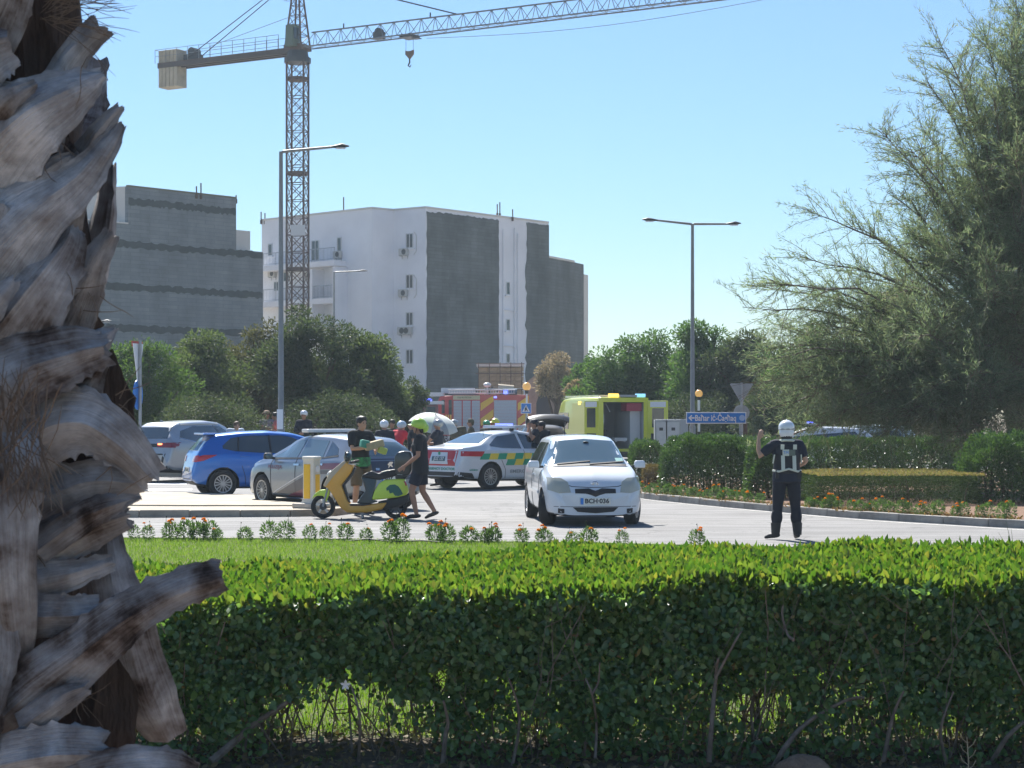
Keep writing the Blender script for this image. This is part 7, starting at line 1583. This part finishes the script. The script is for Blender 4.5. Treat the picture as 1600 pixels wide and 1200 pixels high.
def stem(pts, r0, r1, s=318, m=M_twig):
    P_ = [P3(a, b, s + random.uniform(-2, 4)) - hedge.location for a, b in pts]; n = len(P_); MB().tube(catmull(P_, 4), [r0 + (r1 - r0) * i / ((n - 1) * 4) for i in range((n - 1) * 4 + 1)], 8).obj('branch', m, hedge, smooth=True)
stem([(330, 1190), (365, 1160), (400, 1130), (450, 1097)], .022, .012)
stem([(1195, 1225), (1225, 1170), (1260, 1130), (1320, 1095), (1350, 1090)], .016, .006)
stem([(930, 1185), (932, 1130), (925, 1085), (915, 1060)], .008, .004); stem([(925, 1085), (935, 1065), (937, 1035)], .006, .003)
stem([(1108, 1190), (1112, 1130), (1118, 1060), (1122, 1030)], .014, .006); stem([(1118, 1060), (1150, 1000), (1160, 985)], .007, .003)
stem([(1240, 1000), (1230, 990), (1222, 960), (1223, 945)], .008, .003); stem([(1240, 1000), (1242, 985)], .005, .002); stem([(1550, 1190), (1575, 1150), (1610, 1120)], .014, .008); stem([(690, 1210), (696, 1150), (700, 1130), (693, 1095)], .013, .006)
stem([(560, 1190), (562, 1120), (548, 1070)], .008, .004); stem([(1380, 1190), (1395, 1120), (1412, 1080)], .012, .005); stem([(800, 1200), (812, 1120), (795, 1060)], .009, .004); stem([(1480, 1200), (1470, 1140), (1490, 1080)], .010, .004)
n = 2600; _P = np.stack([RNG.uniform(HX0, HX1, n), RNG.uniform(9.0, 10.6, n), np.full(n, .10)], 1); _D = rdir(n); _D[:, 2] = np.abs(_D[:, 2]) * .5
tag(link('fallen_leaves', leaves_mesh('fallen_leaves', _P, _D, RNG.uniform(.03, .06, n), .022, LEAF6), leafmat('fallen_leaf', [(.16, .11, .06), (.24, .18, .10), (.10, .07, .04), (.08, .12, .04)], .15)), 'dry fallen leaves on the soil at the foot of the hedge', 'fallen leaves', kind='stuff')
# white star flower on the hedge, dry curled leaf cluster on top
wf = thing('white_blossom', 'single small white star-shaped blossom low on the hedge face', 'flower', P3(540, 1070, 322))
for i in range(5):
    a = i * math.tau / 5 + .3; link('petal', leaves_mesh('petal', np.zeros((1, 3)), np.array([[math.cos(a), -.3, math.sin(a)]]), .028, .014, LEAF6, np.array([[0, -1., 0]])), mat('white_petal', (.7, .7, .66), .5), wf)
wf2 = thing('white_blossom', 'small white blossom on top of the hedge below the white hatchback', 'flower', P3(943, 866, 285))
for i in range(5):
    a = i * math.tau / 5 + .9; link('petal', leaves_mesh('petal', np.zeros((1, 3)), np.array([[math.cos(a), -.3, math.sin(a)]]), .024, .012, LEAF6, np.array([[0, -1., 0]])), MATS['white_petal'], wf2)
dl = thing('dry_leaf_cluster', 'brown withered leaf cluster on the hedge top under the officer', 'dead leaves', P3(1308, 905, 308)); n = 70
link('withered_leaves', leaves_mesh('withered_leaves', RNG.normal(0, .022, (n, 3)), rdir(n) + np.array([0, 0, .4]), .04, .014, LEAF6), leafmat('withered', [(.20, .12, .09), (.28, .18, .13), (.14, .08, .06)], .2), dl)
# rock and dry weed under the hedge
rk = MB(); rk.sphere((0, 0, 0), (.14, .10, .085), 18, 12); me = rk.mesh('rock', True)
from mathutils import noise as mn
for v in me.vertices: v.co *= 1 + .22 * mn.noise(v.co * 9) + .06 * mn.noise(v.co * 30)
o = link('rock', me, mat('brown_rock', (.22, .15, .10), .95, var=.3, vscale=14, bump=.8, bscale=50)); o.location = P3(1258, 1200, 330) ; o.location.z = .12; tag(o, 'rounded brown rock at the foot of the hedge near the bottom edge', 'rock')
wd = thing('dry_weed', 'dry pale weed stalk with seed heads at the bottom right before the hedge', 'weed', P3(1512, 1210, 335)); wd.location.z = .09
w_ = MB(); w_.tube([(0, 0, 0), (.004, 0, .10), (-.004, 0, .22)], [.004, .003, .002], 5)
for k in range(7): z = .04 + k * .025; sg = 1 if k % 2 else -1; w_.tube([(0, 0, z), (sg * .025, 0, z + .02), (sg * .035, -.01, z + .045)], [.002, .0015, .003], 4)
w_.obj('stalk', mat('straw_weed', (.40, .34, .22), .9), wd)
gb = thing('grass_tuft', 'few tall thin grass stalks rising over the hedge at the far right', 'grass', (SX(1583, 262), SY(262), .95)); g_ = MB()
for px, py in ((1578, 832), (1590, 815), (1598, 826), (1570, 838)):
    e = P3(px - 18, py, 262) - gb.location; g_.tube([(0, 0, -.1), tuple(Vector((0, 0, 0)).lerp(e, .5) + Vector((.004, 0, .004))), tuple(e)], [.0025, .002, .0008], 4)
g_.obj('stalk', mat('grass_stalk', (.10, .14, .05), .8), gb)
# irrigation pipe among marigolds and a flat brown patch on the lawn
ip = thing('irrigation_pipe', 'thin black irrigation pipe lying between the marigolds', 'pipe', (0, 0, 0)); y_ = LC.y + 24.55
MB().tube([(GP(540, 858).x, 26.3, .10), (GP(575, 857).x, 26.2, .14), (GP(610, 860).x, 26.2, .10), (GP(660, 858).x, 26.0, .13), (GP(700, 862).x, 26, .10)], .010, 6).obj('pipe', M_black, ip, smooth=True)
cv = thing('lawn_patch', 'thin brown strip across the lawn just behind the palm', 'soil patch', (*GP(340, 881, .085).to_2d(), .087)); 
pts = [(math.cos(a) * .68 * (1 + .15 * math.sin(a * 5)), math.sin(a) * .42 * (1 + .2 * math.sin(a * 7))) for a in np.linspace(0, math.tau, 30, endpoint=False)]; MB().prism(pts, 0, .012).obj('flat_patch', mat('brown_lawn_patch', (.13, .10, .06), 1, var=.4, vscale=9, bump=1, bscale=60), cv)

# ------------------------------------------------------------------ palm trunk in the near left foreground
def palm_mat():
    m = bpy.data.materials.new('palm_leaf_base'); m.use_nodes = True; nt = m.node_tree; n = nt.nodes; l = nt.links; b = n['Principled BSDF']; b.inputs['Roughness'].default_value = .85; b.inputs['Specular IOR Level'].default_value = .2
    uv = n.new('ShaderNodeTexCoord'); oi = n.new('ShaderNodeObjectInfo')
    mp = n.new('ShaderNodeMapping'); l.new(uv.outputs['UV'], mp.inputs[0]); mp.inputs['Scale'].default_value = (1.0, 16, 1)
    nz = n.new('ShaderNodeTexNoise'); nz.inputs['Scale'].default_value = 2.2; nz.inputs['Detail'].default_value = 9; nz.inputs['Roughness'].default_value = .65; nz.inputs['Distortion'].default_value = .15; l.new(mp.outputs[0], nz.inputs[0])
    nb = n.new('ShaderNodeTexNoise'); nb.inputs['Scale'].default_value = 11; nb.inputs['Detail'].default_value = 7; nb.inputs['Roughness'].default_value = .6; nb.inputs['Distortion'].default_value = .25; l.new(uv.outputs['Object'], nb.inputs[0])
    ad = n.new('ShaderNodeMath'); ad.operation = 'MULTIPLY_ADD'; ad.inputs[1].default_value = .26; l.new(nz.outputs[0], ad.inputs[0]); 
    mu = n.new('ShaderNodeMath'); mu.operation = 'MULTIPLY'; mu.inputs[1].default_value = .84; l.new(nb.outputs[0], mu.inputs[0]); l.new(mu.outputs[0], ad.inputs[2])
    rd = n.new('ShaderNodeMath'); rd.operation = 'MULTIPLY_ADD'; rd.inputs[1].default_value = .14; l.new(oi.outputs['Random'], rd.inputs[0]); l.new(ad.outputs[0], rd.inputs[2])
    rp = n.new('ShaderNodeValToRGB'); l.new(rd.outputs[0], rp.inputs[0]); e = rp.color_ramp.elements
    cols = [(.42, (.042, .030, .025)), (.485, (.13, .102, .090)), (.548, (.245, .222, .213)), (.638, (.355, .342, .343)), (.765, (.58, .57, .58))]
    while len(e) < 5: e.new(.5)
    for i, (p, c) in enumerate(cols): e[i].position = p; e[i].color = (*c, 1)
    l.new(rp.outputs[0], b.inputs['Base Color']); bp = n.new('ShaderNodeBump'); bp.inputs['Strength'].default_value = .9; bp.inputs['Distance'].default_value = .006; nf = n.new('ShaderNodeTexNoise'); nf.inputs['Scale'].default_value = 3; nf.inputs['Detail'].default_value = 6; mf = n.new('ShaderNodeMapping'); mf.inputs['Scale'].default_value = (2, 34, 1); l.new(uv.outputs['UV'], mf.inputs[0]); l.new(mf.outputs[0], nf.inputs[0]); am = n.new('ShaderNodeMath'); l.new(nf.outputs[0], am.inputs[0]); l.new(ad.outputs[0], am.inputs[1]); l.new(am.outputs[0], bp.inputs['Height']); l.new(bp.outputs[0], b.inputs['Normal']); return m
M_palm = palm_mat(); M_fib = mat('palm_fibre', (.16, .12, .09), .9); M_gapfibre = mat('gap_shaded_fibre', (.060, .042, .032), .95, var=.5, vscale=14, bump=1, bscale=60, stretch=(1, 1, .25))  # dark fibre colour doubles as painted shade between the leaf bases
pS = 830; palm = thing('palm_tree', 'thick grey-brown palm trunk with ragged old leaf bases in the near left foreground', 'palm tree', (SX(-25, pS), SY(pS) + .12, 0))
def boot(pts, wid, seed, dep=.16, rag=.5, up=(0, -1, 0), name='leaf_base', end=True, s=pS):
    """pts: (px, py, forward metres); wid: half widths in px; a curved tapering husk with a torn end"""
    rr = random.Random(seed); C_ = [Vector((SX(p[0], s), SY(s) - (p[2] if len(p) > 2 else 0), SZ(p[1], s))) - palm.location for p in pts]; C_ = catmull(C_, 7); n = len(C_); W_ = np.interp(np.linspace(0, 1, n), np.linspace(0, 1, len(wid)), [w / s for w in wid]); seg = 24; vs = []; uvs = []; ref = Vector(up)
    for i, p in enumerate(C_):
        t = (C_[min(i + 1, n - 1)] - C_[max(i - 1, 0)]).normalized(); u = (ref - t * ref.dot(t)).normalized(); w = t.cross(u)
        for k in range(seg):
            a = math.tau * k / seg; cx = math.cos(a); cy = math.sin(a); dd = (dep * (1.1 if cy > 0 else 1.6)); r_ = W_[i]
            sx = cx; keel = .30 * r_ * max(0, 1 - abs(cx) * 1.6) if cy > 0 else 0; q = p + w * (sx * r_) + u * (math.copysign(abs(cy) ** 1.6, cy) * r_ * dd * 1.2 + keel)
            nn = mn.noise(Vector((q.x * 8 + seed, q.y * 8, q.z * 8))) * .008 + mn.noise(Vector((q.x * 35, q.y * 35 + seed, q.z * 35))) * .003 + mn.noise(Vector((i * .12, k * 1.9 + seed, 0))) * .0045
            if abs(cx) > .93 and i > n * .35 and rr.random() < .18: nn += rr.uniform(0, .009) * (W_[i] * pS / 40)
            q = q + (w * cx + u * cy) * nn
            if end and i == n - 1: q = q + t * r_ * rag * (rr.random() ** 1.5 * 1.1 - .15)
            if end and i == n - 2: q = q + t * r_ * rag * (rr.random() * .25 - .1)
            vs.append(q)
    fs = [(i * seg + k, i * seg + (k + 1) % seg, (i + 1) * seg + (k + 1) % seg, (i + 1) * seg + k) for i in range(n - 1) for k in range(seg)]
    cen = len(vs); vs.append(C_[-1] - (C_[-1] - C_[-2]) * .8); fs += [((n - 1) * seg + k, (n - 1) * seg + (k + 1) % seg, cen) for k in range(seg)]; fs.append(tuple(reversed(range(seg))))
    mb = MB(); mb.add(vs, fs); me = mb.mesh(name, True, 45); ul = me.uv_layers.new(name='UVMap')
    for L_ in me.loops:
        v = L_.vertex_index; i, k = divmod(v, seg); ul.data[L_.index].uv = (i / n * 1.0 + seed * .37, abs(k / seg - .5) * 2 + seed * .11)
    return link(name, me, M_palm, palm)
# core
cr = MB(); cz = np.linspace(-.1, 3.2, 40); cr.tube([(0.0, 0, z) for z in cz], [float(np.interp(z, [1.1, 1.5, 1.9, 3.2], [.24, .19, .165, .15])) for z in cz], 24); me = cr.mesh('trunk_core', True)
for v in me.vertices: v.co += Vector((v.co.x, v.co.y, 0)).normalized() * (.03 * mn.noise(v.co * 6) + .012 * mn.noise(v.co * 22))
ul = me.uv_layers.new(name='UVMap')
for L_ in me.loops: c_ = me.vertices[L_.vertex_index].co; ul.data[L_.index].uv = (c_.z, (math.atan2(c_.y, c_.x)) / 3)
link('trunk_core', me, M_gapfibre, palm)
B_ = [
 ([(80, 240, .06), (102, 150, .08), (135, 92, .08), (172, 55, .08)], [30, 27, 24, 20], .5),
 ([(-80, 60, .1), (-20, 30, .14), (20, -30, .15)], [70, 70, 55], .2),
 ([(-20, 120, .12), (25, 60, .16), (50, 10, .17), (62, -40, .16)], [55, 48, 42, 38], .3),
 ([(-40, 330, .12), (20, 270, .18), (80, 215, .2), (135, 175, .18), (183, 142, .15)], [95, 85, 66, 44, 12], .9),
 ([(95, 330, .06), (140, 270, .08), (170, 222, .1), (203, 182, .1)], [28, 24, 16, 9], .8),
 ([(90, 380, .04), (120, 300, .08), (150, 255, .1)], [40, 36, 26], .4),
 ([(-60, 520, .16), (20, 430, .2), (90, 355, .2), (160, 290, .17), (212, 215, .14)], [92, 80, 56, 34, 9], .9),
 ([(-50, 470, .2), (-10, 400, .22), (20, 330, .22)], [70, 66, 50], .3),
 ([(-50, 640, .16), (20, 560, .2), (90, 470, .2), (135, 400, .17), (142, 372, .15)], [90, 82, 60, 32, 14], .6),
 ([(90, 560, .08), (135, 480, .1), (166, 418, .12), (192, 378, .12)], [50, 42, 26, 13], .8),
 ([(-40, 690, .2), (20, 640, .24), (80, 590, .24), (150, 560, .2), (190, 548, .17)], [72, 66, 56, 42, 26], .7),
 ([(20, 760, .12), (90, 680, .16), (160, 660, .18), (215, 690, .18), (258, 738, .16)], [62, 58, 50, 40, 24], .8),
 ([(40, 820, .1), (110, 770, .12), (170, 748, .13), (235, 752, .12)], [52, 44, 34, 22], .9),
 ([(30, 880, .1), (100, 850, .15), (160, 820, .16), (222, 800, .15)], [50, 40, 32, 22], .9),
 ([(40, 905, .14), (110, 892, .18), (160, 880, .18), (200, 868, .17)], [34, 26, 20, 15], .8),
 ([(66, 1010, .2), (62, 900, .26), (55, 800, .27), (45, 720, .25), (30, 660, .2)], [26, 50, 62, 72, 70], .5),
 ([(50, 948, .16), (110, 945, .2), (150, 944, .2), (186, 942, .18)], [42, 34, 31, 30], .12),
 ([(10, 1130, .14), (90, 1060, .22), (170, 1000, .24), (240, 945, .23), (310, 905, .20), (366, 888, .17)], [60, 52, 42, 34, 29, 24], .35),
 ([(262, 1150, .0), (240, 1080, .05), (215, 980, .08), (190, 890, .08), (176, 800, .06)], [30, 46, 44, 32, 20], .4),
 ([(-60, 1180, .2), (-10, 1080, .24), (20, 980, .25), (20, 880, .24)], [60, 62, 60, 44], .4),
 ([(-20, 1230, .25), (10, 1150, .28), (20, 1060, .28), (0, 990, .26)], [40, 46, 40, 26], .5),
 ([(20, 1165, .24), (90, 1145, .28), (150, 1135, .28), (204, 1138, .26)], [44, 44, 40, 32], .5),
 ([(60, 1230, .22), (150, 1195, .28), (240, 1172, .29), (310, 1170, .28), (342, 1172, .27)], [44, 46, 44, 38, 22], .3),
 ([(-60, 900, .16), (-30, 820, .2), (-10, 740, .2), (0, 690, .2)], [60, 66, 60, 40], .4),
 ([(-70, 250, .18), (-30, 180, .22), (20, 120, .22), (50, 100, .2)], [70, 66, 54, 40], .3),
 ([(120, 800, .0), (150, 720, .03), (165, 640, .03), (150, 560, .03)], [60, 60, 50, 34], .4),
 ([(80, 640, .0), (100, 560, .03), (115, 500, .03), (120, 440, .03)], [60, 56, 46, 30], .4),
 ([(40, 240, .0), (50, 150, .02), (45, 60, .02), (40, -20, .02)], [60, 50, 44, 40], .4),
 ([(40, 460, .0), (65, 380, .03), (75, 300, .03), (78, 220, .02)], [66, 60, 48, 34], .4),
 ([(120, 1240, .06), (150, 1160, .08), (170, 1080, .08), (160, 1000, .08)], [70, 66, 56, 44], .4),
]
for i, (p, w, rg) in enumerate(B_):
    o = boot(p, w, i + 1, rag=rg)
    if i in (25, 26, 27, 28, 29): o.data.materials[0] = M_gapfibre   # fibre sheaths, darkened to paint shaded gaps between the cut bases
for i, (p, w) in enumerate([([(80, 500, .12), (125, 455, .14), (158, 428, .13)], [30, 22, 8]), ([(100, 700, .14), (160, 610, .15), (188, 572, .14)], [34, 24, 7]), ([(120, 600, .14), (175, 545, .15), (203, 520, .14)], [30, 20, 6]), ([(60, 330, .14), (110, 285, .17), (140, 262, .16)], [24, 17, 6]),
    ([(100, 850, .2), (170, 800, .2), (222, 778, .19), (246, 772, .18)], [26, 22, 14, 5]), ([(10, 240, .2), (60, 190, .24), (100, 165, .23)], [28, 20, 7]), ([(-10, 560, .24), (40, 500, .27), (78, 455, .26)], [34, 25, 8]), ([(90, 1100, .26), (150, 1060, .27), (182, 1045, .26)], [24, 18, 8])]): boot(p, w, 40 + i, rag=1.1)
# leaf bases round the sides and back of the trunk
for i in range(34):
    a = R(20) + i * 2.39996; z = -.0 + i * .093
    if math.sin(a) < .15: continue
    d = Vector((math.cos(a), math.sin(a), 0)); L_ = random.uniform(.16, .26); pth = [d * .18 + Vector((0, 0, z)), d * .27 + Vector((0, 0, z + .12)), d * (.27 + L_ * .5) + Vector((0, 0, z + .22)), d * (.27 + L_ * .8) + Vector((0, 0, z + .34))]
    if d.x > .2: pth = [d * .12 + Vector((0, 0, z)), d * .17 + Vector((0, 0, z + .12)), d * .20 + Vector((0, 0, z + .24)), d * .21 + Vector((0, 0, z + .34))]
    W = [(q + palm.location) for q in pth]; ss = pS
    boot([(800 + q.x * ss, HOR - (q.z - CAM_H) * ss, SY(ss) - q.y) for q in W], [75, 66, 50, 32], 60 + i, up=tuple(d), rag=.5)
# fibres
fb = MB(); rf = random.Random(8)
for i in range(90):
    px = rf.uniform(50, 130); p = Vector((SX(px, pS), SY(pS) - .30, SZ(rf.uniform(655, 720), pS))) - palm.location; d = Vector((rf.gauss(.1, .25), rf.uniform(-.1, .1), rf.uniform(.3, 1) * rf.choice([1, -1]))).normalized(); pts = [p]
    for _ in range(5): p = p + d * .022; d = (d + Vector((rf.gauss(0, .15), rf.gauss(0, .1), rf.gauss(0, .12)))).normalized(); pts.append(p)
    fb.tube(pts, [.0012] * 5 + [.0005], 3, cap=False)
for i in range(46):
    p = Vector((SX(rf.uniform(85, 125), pS), SY(pS) - .12, SZ(rf.uniform(5, 60), pS))) - palm.location; d = Vector((rf.uniform(.5, 1), rf.uniform(-.1, .1), rf.gauss(.1, .35))).normalized(); pts = [p]
    for _ in range(6): p = p + d * rf.uniform(.012, .034); d = (d + Vector((rf.gauss(0, .15), 0, rf.gauss(-.02, .15)))).normalized(); pts.append(p)
    fb.tube(pts, [.0007] * 6 + [.0003], 3, cap=False)
for i in range(60):
    px, py = rf.choice([(130, 160), (110, 230), (200, 640), (180, 740), (150, 470), (120, 880), (140, 1060)]); p = Vector((SX(px + rf.gauss(0, 14), pS), SY(pS) - rf.uniform(.1, .2), SZ(py + rf.gauss(0, 20), pS))) - palm.location; d = Vector((rf.gauss(.3, .5), 0, rf.gauss(0, .6))).normalized(); pts = [p]
    for _ in range(4): p = p + d * .018; d = (d + Vector((rf.gauss(0, .2), 0, rf.gauss(0, .2)))).normalized(); pts.append(p)
    fb.tube(pts, [.001] * 4 + [.0004], 3, cap=False)
fb.obj('fibres', M_fib, palm, kind='stuff', fixn=False)
# ------------------------------------------------------------------ thin summer haze
hz = MB().box((0, 90, 21), (260, 200, 44)).obj('haze', None); hz['kind'] = 'stuff'
hm_ = bpy.data.materials.new('haze_air'); hm_.use_nodes = True; _n = hm_.node_tree.nodes; _n.remove(_n['Principled BSDF']); _v = _n.new('ShaderNodeVolumePrincipled')
_v.inputs['Color'].default_value = (.80, .93, 1, 1); _v.inputs['Density'].default_value = .0006; _v.inputs['Anisotropy'].default_value = 0
hm_.node_tree.links.new(_v.outputs[0], _n['Material Output'].inputs['Volume']); hz.data.materials.clear(); hz.data.materials.append(hm_)
scene.cycles.volume_bounces = 0
